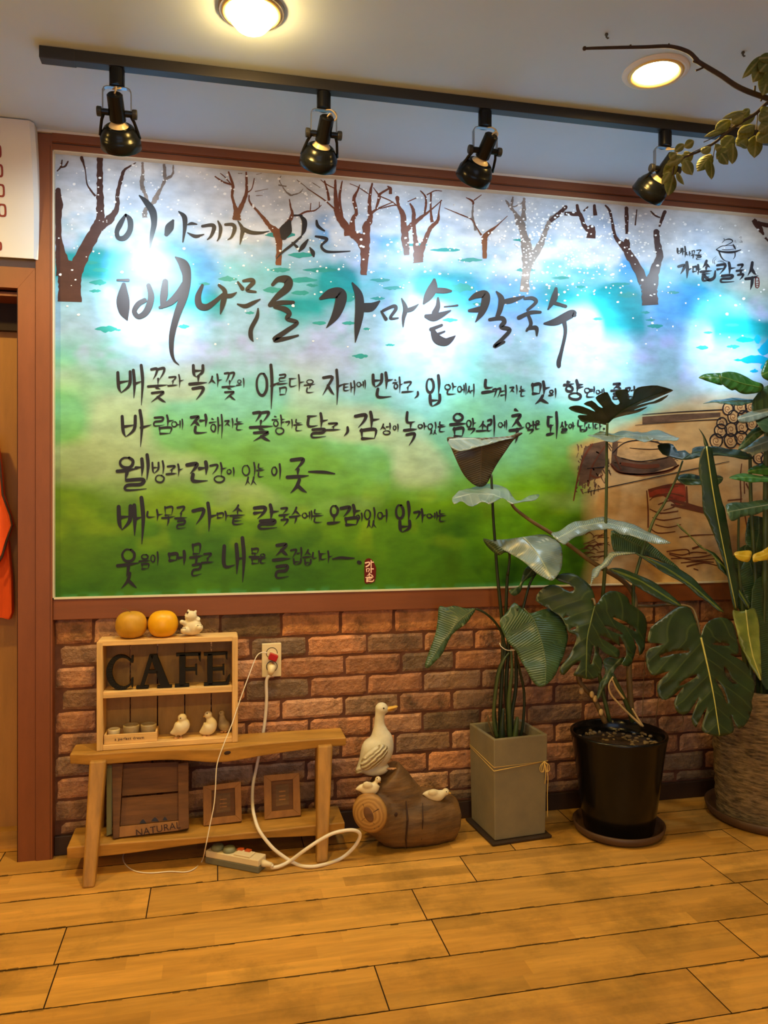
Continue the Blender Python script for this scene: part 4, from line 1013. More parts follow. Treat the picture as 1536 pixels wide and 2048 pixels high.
def zero(cx, z, w, h_, yf):
    o_, i_ = [], []
    for k in range(20):
        a = 2 * math.pi * k / 20
        sx, sz = math.copysign(abs(math.cos(a)) ** .55, math.cos(a)), math.copysign(abs(math.sin(a)) ** .55, math.sin(a))
        o_.append((cx + w / 2 * sx, yf(z + h_ / 2 * sz) - .0012, z + h_ / 2 * sz)); i_.append((cx + (w / 2 - .0062) * sx, yf(z + (h_ / 2 - .0062) * sz) - .0012, z + (h_ / 2 - .0062) * sz))
    b = MB(); b.add(o_ + i_, [(k, 20 + k, 20 + (k + 1) % 20, (k + 1) % 20) for k in range(20)], 0)
    part('price_digit', b, M['red_print'], board)
yfront = lambda z: -.10 + .055 * (zt - z) / (zt - zb)
for px, py in ((-7, 265), (-5, 303), (-3, 340), (-1, 378), (1, 416)):
    p = at(px, py, -.085)
    for k in range(3): zero(p.x - .034 * k, p.z, .026, .042, yfront)
p = at(-6, 490, -.06); zero(p.x, p.z, .026, .03, yfront)

jk = thing('work_jacket', (-.80, .07, 1.55), 'orange jacket with dark edging hanging inside the doorway', 'jacket')
def cloth(outl, y0, y1, m, name):
    """hanging cloth with depth: front sheet with folds, back sheet"""
    b = MB(); nn = len(outl)
    fr = [Vector((x, y0 + .006 * math.sin(z * 30 + x * 40), z)) for x, z in outl]; bk = [Vector((x, y1, z)) for x, z in outl]
    b.add(fr + bk, [list(range(nn)), list(range(nn, 2 * nn))[::-1]] + [(i, nn + i, nn + (i + 1) % nn, (i + 1) % nn) for i in range(nn)], 0)
    return part(name, b, m, jk, bevel=.006)
def J(px, py, y=.055):
    p = at(px, py, y); return (p.x, p.z)
cloth([J(-60, 860), J(-6, 865), J(3, 930), J(8, 990), J(22, 1030), J(26, 1050), J(16, 1080), J(8, 1110), J(-4, 1130), J(-60, 1130)], .035, .075, M['orange_cloth'], 'sleeve')
cloth([J(-60, 1120, .07), J(8, 1105, .07), J(17, 1080, .07), J(23, 1150, .07), J(25, 1225, .07), J(20, 1240, .07), J(3, 1236, .07), J(-60, 1230, .07)], .062, .095, M['orange_cloth'], 'body')
bb = MB()
bb.loft([Vector((J(q[0], q[1])[0], .030, J(q[0], q[1])[1])) for q in ((-5, 868), (4, 930), (9, 990), (24, 1030), (28, 1050), (17, 1082), (8, 1112), (-4, 1132))], .0035, n=6)
part('edging', bb, M['dark_cloth'], jk)
bb = MB(); p0 = Vector((-.84, .125, 1.56)); bb.loft([p0, p0 + Vector((0, -.04, 0)), p0 + Vector((0, -.05, .02))], .004, n=8)
hk = build('coat_hook', bb, M['screw']); tag(hk, 'dark hook carrying the orange jacket inside the doorway', 'hook')
bb = MB(); bb.loft([Vector((-.84, .078, 1.545)), Vector((-.83, .08, 1.50)), Vector((-.80, .075, 1.40))], .006, n=8); part('hanging_loop', bb, M['dark_cloth'], jk)

# ================================================================== BENCH
BT = .385
bench = thing('plank_bench', (-.01, -.12, 0), 'low rustic oak bench with a wavy front edge and a lower shelf', 'bench')
def plank(x0, x1, yf, yb, zt, th, wav, ends=(0, 0)):
    b = MB(); n = 48; vs = []
    for i in range(n + 1):
        t = i / n; x = x0 + (x1 - x0) * t
        f, q = wav(t)
        vs += [(x + ends[0] * (1 - t), yf + f, zt), (x + ends[0] * (1 - t), yf + f + .006, zt - th - q), (x, yb, zt - th - q), (x, yb, zt)]
    fs = [(i * 4 + k, i * 4 + (k + 1) % 4, (i + 1) * 4 + (k + 1) % 4, (i + 1) * 4 + k) for i in range(n) for k in range(4)]
    fs += [[3, 2, 1, 0], [n * 4 + k for k in range(4)]]
    b.add(vs, fs); return b
top = plank(-.462, .442, -.168, -.042, BT, .024, lambda t: (.006 * math.sin(t * 9) - .020 * math.exp(-((t - .52) / .10) ** 2) + .02 * math.exp(-(t / .05) ** 2), .010 + .016 * math.exp(-((t - .52) / .16) ** 2) + .004 * math.sin(t * 11)))
top = part('bench_top', top, M['wood_bench'], bench, bevel=.004)
part('knot', MB().ball((.0 + .035, -.188, BT - .016), (.014, .004, .008), n=12), M['trim_dark'], bench).__setitem__('label', 'dark knot in the front edge')
part('lower_shelf', plank(-.462, .432, -.205, -.045, .105, .026, lambda t: (.008 * math.sin(t * 7 + 1), .010 * math.cos((t - .1) * 7.0) + .006), (0, 0)), M['wood_bench'], bench, bevel=.004)
def leg(xt, yt, xb, yb, w, d, lab=None):
    b = MB()
    z1 = BT - .02
    b.hexa([(xb - w * .36, yb - d * .4, 0), (xb + w * .36, yb - d * .4, 0), (xb + w * .36, yb + d * .4, 0), (xb - w * .36, yb + d * .4, 0)],
           [(xt - w * .5, yt - d * .5, z1), (xt + w * .5, yt - d * .5, z1), (xt + w * .5, yt + d * .5, z1), (xt - w * .5, yt + d * .5, z1)])
    part('leg', b, M['wood_bench_v'], bench, bevel=.006)
leg(-.372, -.150, -.388, -.245, .052, .050)
leg(.368, -.150, .346, -.236, .052, .050)
leg(-.380, -.062, -.388, -.040, .046, .04)
leg(.372, -.062, .362, -.040, .046, .04)

# ================================================================== DISPLAY BOX ON THE BENCH
bx0, bx1, by0, by1, bz0, bz1 = -.381, .0735, -.138, -.050, BT + .001, .746
box = thing('display_shelf', ((bx0 + bx1) / 2, -.09, bz0), 'pale wooden two-tier display box standing on the bench, black letters inside', 'shelf')
T = .0135
part('side_panel', MB().box(bx0, bx0 + .019, by0, by1, bz0, bz1 - .004), M['wood_pale_v'], box, bevel=.0015)
part('side_panel', MB().box(bx1 - .019, bx1, by0, by1, bz0, bz1 - .002), M['wood_pale_v'], box, bevel=.0015)
part('top_panel', MB().box(bx0 + .004, bx1 - .002, by0 + .001, by1, bz1 - .017, bz1), M['wood_pale'], box, bevel=.0015)
SH = .577
part('middle_shelf', MB().box(bx0 + .019, bx1 - .019, by0 + .002, by1, SH - .020, SH), M['wood_pale'], box, bevel=.0015)
BF = bz0 + .017
part('bottom_panel', MB().box(bx0 + .019, bx1 - .019, by0 + .002, by1, bz0, BF), M['wood_pale'], box, bevel=.0015)
gx = [bx0 + .004] + [at(px, 1350, by1).x for px in (260.5, 315, 369.5, 422.5)] + [bx1 - .004]
for a, c in zip(gx[:-1], gx[1:]):
    part('back_slat', MB().box(a + .0020, c - .0020, by1, by1 + .008, bz0 + .002, bz1 - .003), M['wood_back'], box)

# ---- letters C A F E
cf = crop(190, 1250, 5.12)
def letter(name, quads, label, extra=None):
    b = MB(); yf, dp = -.120, .020
    polys = [[at(*cf(x, y), yf) for x, y in q] for q in quads]
    zmin = min(p.z for q in polys for p in q)
    for q in polys:
        q = [p + Vector((0, 0, SH + .0006 - zmin)) for p in q]
        b.prism(q, (0, dp, 0))
    o = build(name, b, M['letter_black'], bevel=.0012)
    tag(o, label, 'letter', 'black wooden letters in the display box')
oc = [(262 + 150 * math.cos(a), 508 - 180 * math.sin(a)) for a in [math.radians(36 + k * 288 / 28) for k in range(29)]]
ic = [(285 + 112 * math.cos(a), 508 - 150 * math.sin(a)) for a in [math.radians(40 + k * 280 / 28) for k in range(29)]]
Cq = [[oc[k], oc[k + 1], ic[k + 1], ic[k]] for k in range(28)]
Cq += [[(372, 338), (392, 335), (390, 412), (366, 400)], [(366, 572), (390, 565), (386, 668), (372, 650)]]
letter('letter_c', Cq, 'black wooden capital C at the left on the middle shelf')
letter('letter_a', [[(556, 328), (604, 326), (500, 655), (458, 655)], [(562, 326), (632, 322), (762, 648), (672, 652)], [(512, 488), (645, 484), (655, 516), (502, 520)], [(420, 648), (550, 644), (550, 668), (420, 672)], [(636, 646), (790, 640), (786, 662), (634, 668)]],
       'black wooden capital A between C and F on the middle shelf')
letter('letter_f', [[(862, 316), (928, 314), (924, 640), (862, 644)], [(828, 308), (1085, 298), (1080, 330), (832, 338)], [(1052, 300), (1086, 298), (1080, 396), (1064, 372)], [(924, 458), (1040, 452), (1040, 484), (924, 490)], [(1024, 424), (1046, 420), (1046, 532), (1028, 522)], [(815, 626), (965, 620), (965, 648), (815, 654)]],
       'black wooden capital F between A and E on the middle shelf')
letter('letter_e', [[(1146, 306), (1206, 304), (1206, 628), (1150, 630)], [(1112, 302), (1356, 290), (1356, 320), (1116, 332)], [(1330, 292), (1360, 290), (1356, 376), (1340, 356)], [(1204, 454), (1322, 448), (1322, 480), (1204, 486)], [(1304, 424), (1326, 420), (1326, 532), (1308, 522)], [(1114, 612), (1372, 600), (1366, 626), (1114, 640)], [(1340, 605), (1362, 545), (1386, 520), (1376, 605)]],
       'black wooden capital E at the right on the middle shelf')

def text_mesh(name, txt, size, m, parent, origin, xdir, zdir, spread=1.0, track=1.0):
    cu = bpy.data.curves.new('t', 'FONT'); cu.body = txt; cu.size = size; cu.align_x = 'CENTER'; cu.align_y = 'CENTER'; cu.extrude = .0004; cu.space_character = track
    ob = bpy.data.objects.new('t', cu); COL.objects.link(ob)
    dg = bpy.context.evaluated_depsgraph_get()
    me = bpy.data.meshes.new_from_object(ob.evaluated_get(dg))
    bpy.data.objects.remove(ob); bpy.data.curves.remove(cu)
    me.materials.clear(); me.materials.append(m)
    o = bpy.data.objects.new(name, me); me.name = name; COL.objects.link(o)
    o.parent = parent
    xd, zd = Vector(xdir).normalized(), Vector(zdir).normalized()
    yd = zd.cross(xd)
    mt = Matrix((xd * spread, zd, xd.cross(zd))).transposed().to_4x4()
    mt.translation = Vector(origin) - parent.location
    o.matrix_local = mt
    return o
# ---- tray with three shells
tr = thing('wooden_tray', (-.285, -.105, BF), 'small pale wooden tray with a printed line, at the left of the lower tier', 'tray')
tx0, tx1 = at(*cf(92, 1120), -.128).x, at(*cf(636, 1120), -.128).x
tx0 = max(tx0, bx0 + .0205)
part('front_board', MB().box(tx0, tx1, -.1285, -.1225, BF + .0005, BF + .031), M['wood_pale'], tr, bevel=.001)
part('back_board', MB().box(tx0, tx1, -.064, -.058, BF + .0005, BF + .031), M['wood_pale'], tr, bevel=.001)
part('end_board', MB().box(tx1 - .006, tx1, -.1225, -.064, BF + .0005, BF + .034), M['wood_pale'], tr, bevel=.001)
part('end_board', MB().box(tx0, tx0 + .006, -.1225, -.064, BF + .0005, BF + .031), M['wood_pale'], tr, bevel=.001)
part('base_board', MB().box(tx0 + .006, tx1 - .006, -.1225, -.064, BF + .0005, BF + .005), M['wood_pale'], tr)
text_mesh('printed_text', 'a perfect dream', .0125, M['brown_nose'], tr, ((tx0 + tx1) / 2 - .004, -.1290, BF + .0155), (1, 0, 0), (0, 0, 1), track=1.15)
for i, (px, w, lab) in enumerate(((195, .020, 'flat pale candle at the left in the small tray'), (372, .027, 'rounded patterned cup in the middle of the small tray'), (548, .026, 'wide patterned cup at the right in the small tray'))):
    x = at(*cf(px, 1030), -.093).x
    c = thing('small_cup', (x, -.093, BF + .0055), lab, 'cup', 'small cups in the tray')
    hh = .036 if i == 0 else .046
    part('cup', MB().lathe([(0, 0), (w * .6, 0), (w * .95, hh * .5), (w, hh * .9), (w * .97, hh), (w * .86, hh), (w * .8, hh * .8), (0, hh * .78)], n=24), M['duck_shade_cup_dull'] if i else M['bone'], c, local=True, smooth=True)
    part('filling', MB().lathe([(0, hh * .84), (w * .5, hh * .86), (w * .8, hh * .80)], n=24), M['bone'], c, local=True, smooth=True)

# ---- birds
def eye(p, r=.003): return MB().ball(p, r, n=8)
def duckling(T, y, spine, head, beak, eyes, feet, label, group, m=None, flat=.85, wing=None, base=None, name='duckling_figurine', vox=.0028):
    """spine: (x, y, radius) in crop pixels; built at depth y"""
    k = at(*T(*spine[0][:2]), y); k2 = at(*T(spine[0][0] + 1, spine[0][1]), y); s = (k2 - k).length
    P = [at(*T(a, b_), y) for a, b_, r in spine]
    R = [r * s for a, b_, r in spine]
    hp = at(*T(head[0], head[1]), y); hr = head[2] * s
    low = min(p.z - r for p, r in zip(P, R))
    ft = [at(*T(a, b_), y) for a, b_ in feet] if feet else []
    zmin = base if base is not None else min([low] + [f.z for f in ft])
    o = thing(name, (sum(p.x for p in P) / len(P), y, zmin), label, 'figurine', group)
    sh = Vector((0, 0, 0))
    b = MB(); b.loft(smooth_path(P, 5), [x.x for x in smooth_path([Vector((r, 0, 0)) for r in R], 5)], n=18, flat=(1, flat)); b.ball(hp, hr, n=18)
    for q in ft: b.loft([q + Vector((0, .0, .012)), q + Vector((0, 0, .002))], .002, n=6)
    if wing: b.ball(at(*T(*wing[:2]), y - R[len(R) // 2] * .62), (wing[2] * s, wing[2] * s * .4, wing[3] * s), n=14, rot=Quaternion((0, 1, 0), math.radians(wing[4])))
    part('body', b, m or M['bone'], o, remesh=vox)
    bp = [at(*T(a, b_), y) for a, b_ in beak]
    part('beak', MB().loft(bp, [hr * .42, hr * .34, hr * .12][:len(bp)], n=10, flat=(.6, 1)), M['beak'], o, smooth=True)
    for a, b_ in eyes: part('eye', eye(at(*T(a, b_), y - hr * .86), hr * .16), M['eye'], o, smooth=True)
    for q in ft: part('foot', MB().ball(q + Vector((0, -.004, .0015)), (.007, .009, .0025), n=10), M['foot'], o, smooth=True)
    return o
G = 'duckling figurines in the display box'
duckling(cf, -.105, [(765, 1108, 8), (815, 1092, 42), (865, 1060, 78), (905, 1020, 72), (905, 975, 48)], (893, 950, 48), [(862, 975), (846, 995), (840, 1008)], [(877, 955)], [(830, 1158), (880, 1156)],
         'cream duckling preening its chest, left of the three on the lower tier', G, base=BF)
duckling(cf, -.098, [(1066, 1102, 8), (1110, 1085, 45), (1160, 1055, 76), (1190, 1010, 62), (1170, 955, 36)], (1160, 920, 42), [(1132, 925), (1118, 935), (1108, 942)], [(1148, 905)], [(1125, 1138), (1165, 1136)],
         'cream duckling standing tall in the middle of the three on the lower tier', G, base=BF)
duckling(cf, -.075, [(1385, 1075, 10), (1350, 1050, 52), (1318, 1020, 62), (1305, 975, 40), (1300, 930, 28)], (1297, 905, 30), [(1290, 925), (1286, 940)], [(1288, 900)], [(1300, 1092), (1335, 1090)],
         'duckling with its shade painted in, right corner behind the other two on the lower tier', G, m=M['duck_shade_cup_dull'], base=BF)

# ---- persimmons and bear on the box
def fruit(px, y, r, hgt, m, label, stem):
    c = at(px, 1252, y)
    o = thing('persimmon', (c.x, y, bz1), label, 'fruit', 'persimmons on the display box')
    k = hgt / 2
    prof = [(0, .001), (r * .45, .0), (r * .78, k * .22), (r * .97, k * .62), (r, k * .95), (r * .96, k * 1.35), (r * .80, k * 1.72), (r * .52, k * 1.93), (r * .22, k * 1.97), (0, k * 1.90)]
    part('flesh', MB().lathe(prof, n=40), m, o, local=True, smooth=True, subsurf=1)
    if stem:
        part('stem', MB().loft([Vector((0, 0, hgt * .94)), Vector((-.012, 0, hgt * 1.04)), Vector((-.03, 0, hgt * 1.10))], .0012, n=6), M['stem_brown'], o, local=True)
        part('calyx', MB().lathe([(0, .0005), (.012, .0006), (.010, -.0004), (0, -.0004)], c=(0, 0, hgt * .955), n=8), M['stem_brown'], o, local=True)
    else:
        part('calyx', MB().lathe([(0, .0), (.014, .0003), (.012, -.001), (0, -.001)], c=(0, 0, hgt * .957), n=10), M['persimmon_dull'], o, local=True)
fruit(262.5, -.095, .0520, .0900, M['persimmon_dull'], 'dull ochre persimmon with a thin dry stem, left on top of the display box', True)
fruit(326, -.095, .0505, .0890, M['persimmon'], 'bright yellow orange persimmon in the middle on top of the display box', False)
cb = crop(220, 1210, 7.68)
yb_ = -.10
def B(x, y, dy=0): return at(*cb(x, y), yb_ + dy)
bear = thing('bear_figurine', (B(1260, 480).x, yb_, bz1), 'small cream bear figurine sitting beside the persimmons on the display box', 'figurine')
s1 = (B(101, 0) - B(100, 0)).length
zsh = Vector((0, 0, bz1 - B(1260, 492).z))
b = MB()
b.ball(B(1265, 350) + zsh, (150 * s1, 120 * s1, 142 * s1), n=24)
b.ball(B(1240, 190, -.006) + zsh, (100 * s1, 88 * s1, 92 * s1), n=22)
b.ball(B(1190, 195, -.014) + zsh, (48 * s1, 44 * s1, 40 * s1), n=16)
for ex, ey in ((1205, 110), (1315, 120)): b.ball(B(ex, ey) + zsh, (24 * s1, 18 * s1, 30 * s1), n=12)
b.loft([B(1170, 300, -.01) + zsh, B(1110, 285, -.018) + zsh], [44 * s1, 38 * s1], n=12); b.ball(B(1105, 280, -.019) + zsh, 40 * s1, n=12)
b.loft([B(1330, 260) + zsh, B(1355, 220, -.008) + zsh], [50 * s1, 44 * s1], n=12)
b.loft([B(1220, 420, -.006) + zsh, B(1140, 410, -.026) + zsh], [60 * s1, 56 * s1], n=14); b.ball(B(1135, 408, -.028) + zsh, 56 * s1, n=14)
b.loft([B(1320, 420, -.006) + zsh, B(1375, 370, -.026) + zsh], [60 * s1, 60 * s1], n=14); b.ball(B(1375, 366, -.028) + zsh, 60 * s1, n=14)
part('body', b, M['bone'], bear, remesh=.0022)
part('nose', MB().ball(B(1190, 135, -.016) + zsh, 20 * s1, n=10), M['brown_nose'], bear, smooth=True)
for ex, ey in ((1172, 172), (1115, 205)): part('eye', MB().ball(B(ex + 35, ey - 8, -.018) + zsh, 9 * s1, n=8), M['eye'], bear, smooth=True)
part('mouth', MB().loft([B(1185, 165, -.0205) + zsh, B(1215, 200, -.0185) + zsh, B(1200, 212, -.0195) + zsh], 4 * s1, n=6), M['brown_nose'], bear)
for fx, fy in ((1128, 400), (1375, 360)):
    b = MB(); b.ball(B(fx, fy + 10, -.0355) + zsh, (26 * s1, 8 * s1, 20 * s1), n=10)
    for t in (-24, 0, 24): b.ball(B(fx + t, fy - 26, -.0350) + zsh, (10 * s1, 6 * s1, 10 * s1), n=8)
    part('foot_pad', b, M['brown_nose'], bear, smooth=True)

# ================================================================== ON THE LOWER SHELF
LS = .1055
cr = crop(100, 1200, 3.072)
def leanmap(px, py, t):
    p0 = onz(px, py, LS); nn = Vector((0, -1, t)).normalized()
    return lambda x, y, off=0.: onplane(x, y, p0 + nn * off, nn)
cm = leanmap(300, 1674, .20)
def quadbox(pm, q, d0, d1, b, m=0):
    """q = four pixels; front at offset d0, back at offset d1 along the plane normal"""
    b.hexa([pm(x, y, d0) for x, y in q], [pm(x, y, d1) for x, y in q], m)
crate = thing('wooden_crate', tuple(cm(300, 1674)), 'dark brown shallow wooden crate leaning on the lower shelf, letters along its bottom board', 'crate')
b = MB(); quadbox(cm, [(224, 1527), (246, 1527), (238, 1676), (226, 1678)], 0, -.05, b); part('side_post', b, M['wood_crate'], crate, bevel=.002)
b = MB(); quadbox(cm, [(356, 1527), (377, 1524), (378, 1657), (357, 1661)], 0, -.05, b); part('side_post', b, M['wood_crate'], crate, bevel=.002)
b = MB(); quadbox(cm, [(246, 1528), (357, 1524), (358, 1582), (244, 1592)], -.022, -.030, b); part('back_board', b, M['wood_crate'], crate)
b = MB(); quadbox(cm, [(244, 1596), (358, 1586), (358, 1640), (240, 1652)], -.022, -.030, b); part('back_board', b, M['wood_crate'], crate)
b = MB(); quadbox(cm, [(239, 1653), (358, 1641), (358, 1661), (238, 1675)], -.003, -.045, b); part('bottom_board', b, M['wood_frame'], crate, bevel=.001)
nm = Vector((0, -1, .2)).normalized()
pa, pb = cm(270, 1667, .0005), cm(362, 1650, .0005)
text_mesh('lettering', 'NATURAL', .030, M['trim_dark'], crate, (pa + pb) / 2 + nm * .001, (pb - pa) - nm * (pb - pa).dot(nm), nm.cross((pb - pa).normalized()) * 1.0, spread=1.02, track=1.05)
b = MB()
for x, y, w, hgt in ((286, 1644, 7, 6), (310, 1640, 8, 6), (330, 1638, 5, 5)):
    b.prism([cm(x + a, y + c, -.0215) for a, c in ((-w, hgt * .5), (w, hgt * .5), (w * .5, -hgt * .4), (0, -hgt), (-w * .6, -hgt * .3))], -nm * .001)
part('stencil_mark', b, M['ink'], crate)
gm = leanmap(218, 1672, .12)
b = MB(); quadbox(gm, [(213, 1530), (226, 1530), (224, 1668), (213, 1672)], .012, -.012, b)
tag(build('wood_slat', b, M['green_wood'], bevel=.001), 'narrow grey green wooden slat standing between the left bench leg and the dark crate', 'slat')
cr2 = crop(100, 1450, 2.327)
def frame(out, inn, base, label, g='small wooden frames on the lower shelf'):
    pm = leanmap(*base, .16)
    o = thing('picture_frame', tuple(pm(*base)), label, 'picture frame', g)
    b = MB()
    for k in range(4):
        a, c = out[k], out[(k + 1) % 4]; d, e = inn[(k + 1) % 4], inn[k]
        quadbox(pm, [a, c, d, e], .006, -.010, b)
    part('frame_moulding', b, M['wood_frame'], o, bevel=.001)
    b = MB(); quadbox(pm, inn, -.003, -.008, b); part('picture', b, M['wood_crate'], o)
    b = MB()
    def lerp(p, q, t): return (p[0] + (q[0] - p[0]) * t, p[1] + (q[1] - p[1]) * t)
    def uv(u, v): return lerp(lerp(inn[0], inn[1], u), lerp(inn[3], inn[2], u), v)
    quadbox(pm, [uv(.2, .15), uv(.8, .15), uv(.8, .85), uv(.2, .85)], -.002, -.004, b); part('mount', b, M['log'], o)
    b = MB()
    for v in (.35, .5, .62): quadbox(pm, [uv(.35, v), uv(.65, v), uv(.65, v + .04), uv(.35, v + .04)], -.0015, -.003, b)
    part('faint_print', b, M['wood_frame'], o)
frame([cr2(712, 285), cr2(888, 262), cr2(893, 448), cr2(714, 470)], [cr2(752, 305), cr2(860, 292), cr2(862, 420), cr2(752, 432)], cr2(714, 470), 'small empty looking wooden frame on the lower shelf, left of the thick white cord')
frame([cr2(995, 235), cr2(1160, 222), cr2(1168, 420), cr2(998, 440)], [cr2(1030, 262), cr2(1130, 252), cr2(1132, 392), cr2(1032, 402)], cr2(998, 440), 'small wooden frame on the lower shelf, right of the thick white cord')

# ================================================================== OUTLET, CORDS
co = crop(480, 1270, 10.97)
ol = thing('wall_outlet', tuple(at(542, 1322, -.004)), 'ivory double wall outlet on the bricks beside the display box', 'outlet')
b = MB()
q = [co(474, 198), co(900, 176), co(912, 905), co(488, 925)]
Q = [at(x, y, -.012) for x, y in q]
x0 = (Q[0].x + Q[3].x) / 2; x1 = (Q[1].x + Q[2].x) / 2; z1 = (Q[0].z + Q[1].z) / 2; z0 = (Q[2].z + Q[3].z) / 2
part('cover_plate', MB().box(x0, x1, -.013, .010, z0, z1), M['outlet'], ol, bevel=.002)
for cy in (395, 690):
    c = at(*co(698, cy), -.013)
    part('socket_ring', MB().lathe([(.0205, 0), (.0205, -.0012), (.0180, -.0012), (.0180, 0)], c=(c.x, -.0128, c.z), n=32, axis=(0, 1, 0)), M['outlet_dark'], ol)
    part('socket_face', MB().lathe([(0, .0), (.0180, 0), (.0180, -.0006), (0, -.0006)], c=(c.x, -.0132, c.z), n=32, axis=(0, 1, 0)), M['outlet'], ol)
ch = thing('phone_charger', tuple(at(*co(720, 470), -.03)), 'red plug adapter in the upper socket with a thin white cable trailing to the floor', 'charger')
c = at(*co(720, 468), -.016)
ax = Vector((.92, 0, -.38)); az = Vector((.38, 0, .92))
part('adapter_body', MB().obox(c + Vector((0, -.013, 0)), ax * .0155, Vector((0, .0135, 0)), az * .0115), M['red_plastic'], ch, bevel=.003)
part('pale_collar', MB().obox(c + Vector((0, -.001, .0)) + az * .002, ax * .0155, Vector((0, .002, 0)), az * .0125), M['outlet'], ch, bevel=.001)
thin = [at(535, 1306, -.030), at(524, 1305, -.032), at(513, 1313, -.036), at(500, 1345, -.06), at(480, 1400, -.125), at(465, 1445, -.155), at(447, 1490, -.188), at(434, 1530, -.205), at(431, 1575, -.215), at(428, 1610, -.222), at(420, 1650, -.232), at(411, 1695, -.240)]
thin += [onz(404, 1722, .003), onz(388, 1738, .003), onz(370, 1744, .003), onz(340, 1743, .003), onz(300, 1746, .003), onz(270, 1742, .003), onz(252, 1730, .003), onz(246, 1716, .003), onz(249, 1704, .003)]
part('cable', MB().loft(smooth_path(thin, 6), .0019, n=8), M['white_cable'], ch, smooth=True)

ex = thing('extension_lead', tuple(onz(465, 1735, 0)), 'ivory and grey power strip under the bench with a thick looping white cord', 'power strip')
pl, pr = onz(410, 1727, 0), onz(517, 1748, 0)
ux = (pr - pl); Lx = ux.length; ux.normalize(); uy = Vector((0, 0, 1)).cross(ux)
cc = (pl + pr) / 2 + uy * .026
def sb(cx, cy, z0, z1, hx, hy): return MB().obox(cc + ux * cx + uy * cy + Vector((0, 0, (z0 + z1) / 2)), ux * hx, uy * hy, Vector((0, 0, (z1 - z0) / 2)))
part('strip_base', sb(0, 0, .001, .021, Lx / 2, .026), M['strip_grey'], ex, bevel=.002)
part('strip_top', sb(0, 0, .021, .043, Lx / 2 - .001, .0255), M['strip_white'], ex, bevel=.003)
part('switch_cover', sb(Lx * .18, -.004, .043, .049, Lx * .15, .019), M['strip_white'], ex, bevel=.002)
for cx, m, nm_ in ((-Lx * .34, 'plug_green', 'plug_cap'), (-Lx * .12, 'plug_green', 'plug_cap')):
    p = cc + ux * cx + Vector((0, 0, .043))
    part(nm_, MB().lathe([(0, 0), (.0215, 0), (.0215, .006), (.018, .013), (.010, .016), (0, .016)], c=p, n=24), M[m], ex, smooth=True)
for cx in (.06, .20): 
    p = cc + ux * (Lx * cx) + uy * .012 + Vector((0, 0, .049)); part('switch', MB().obox(p, ux * .010, uy * .008, Vector((0, 0, .004))), M['plug_orange'], ex, bevel=.0015)
strip_end = cc + ux * (Lx / 2) + Vector((0, 0, .024))
part('cord_grip', MB().lathe([(.012, 0), (.011, .010), (.008, .022), (.0065, .034)], c=strip_end, n=16, axis=ux), M['strip_white'], ex, smooth=True)
c = at(*co(690, 690), -.014)
part('plug', MB().loft([c, c + Vector((0, -.016, -.002)), c + Vector((-.003, -.022, -.012)), c + Vector((-.006, -.020, -.026))], [.0165, .0150, .0125, .0065], n=16), M['outlet'], ex, smooth=True)
pe = c + Vector((-.006, -.020, -.026))
thick = [pe, at(533, 1362, -.030), at(533, 1400, -.026), at(530, 1440, -.022), at(524, 1480, -.022), at(514, 1530, -.028), at(506, 1570, -.05), at(505, 1605, -.10), at(508, 1630, -.16), at(518, 1660, -.218), at(540, 1690, -.235), at(560, 1708, -.243)]
thick += [onz(590, 1727, .0065), onz(612, 1733, .0065), onz(640, 1731, .0065), onz(680, 1718, .007), at(706, 1697, -.255), at(719, 1676, -.265), at(717, 1664, -.272), at(700, 1660, -.278), at(668, 1666, -.28), at(640, 1680, -.278), at(610, 1700, -.276), onz(580, 1722, .018), onz(560, 1732, .012), onz(545, 1735, .012), strip_end + ux * .034]
part('cord', MB().loft(smooth_path(thick, 6), .0058, n=10), M['white_cable'], ex, smooth=True)

# ================================================================== LOG WITH DUCKS
lg = thing('log_stump', (.66, -.14, 0), 'dark weathered forked log beside the bench, with a pale ringed cut end', 'log')
def Lp(px, py, y): return at(px, py, y)
b = MB()
b.loft([Lp(741, 1624, -.232), Lp(752, 1628, -.205), Lp(785, 1640, -.16), Lp(820, 1640, -.145)], [.058, .066, .090, .10], n=24)
b.loft([Lp(775, 1642, -.15), Lp(810, 1634, -.148), Lp(850, 1634, -.145), Lp(885, 1636, -.135), Lp(902, 1638, -.13)], [.088, .104, .102, .090, .080], n=24)
b.loft([Lp(815, 1640, -.145), Lp(800, 1600, -.145), Lp(780, 1570, -.145), Lp(765, 1552, -.145)], [.098, .085, .078, .074], n=24)
b.loft([Lp(820, 1600, -.12), Lp(808, 1555, -.115), Lp(800, 1538, -.11)], [.05, .026, .014], n=12)
for p in b.v:
    p.z = max(p.z, .0015 if p.z < .03 else p.z)
lo = part('trunk', b, M['log'], lg, remesh=.007)
dsp = bpy.data.textures.new('log_relief', 'CLOUDS'); dsp.noise_scale = .03
dm = lo.modifiers.new('relief', 'DISPLACE'); dm.texture = dsp; dm.strength = .006; dm.mid_level = .5
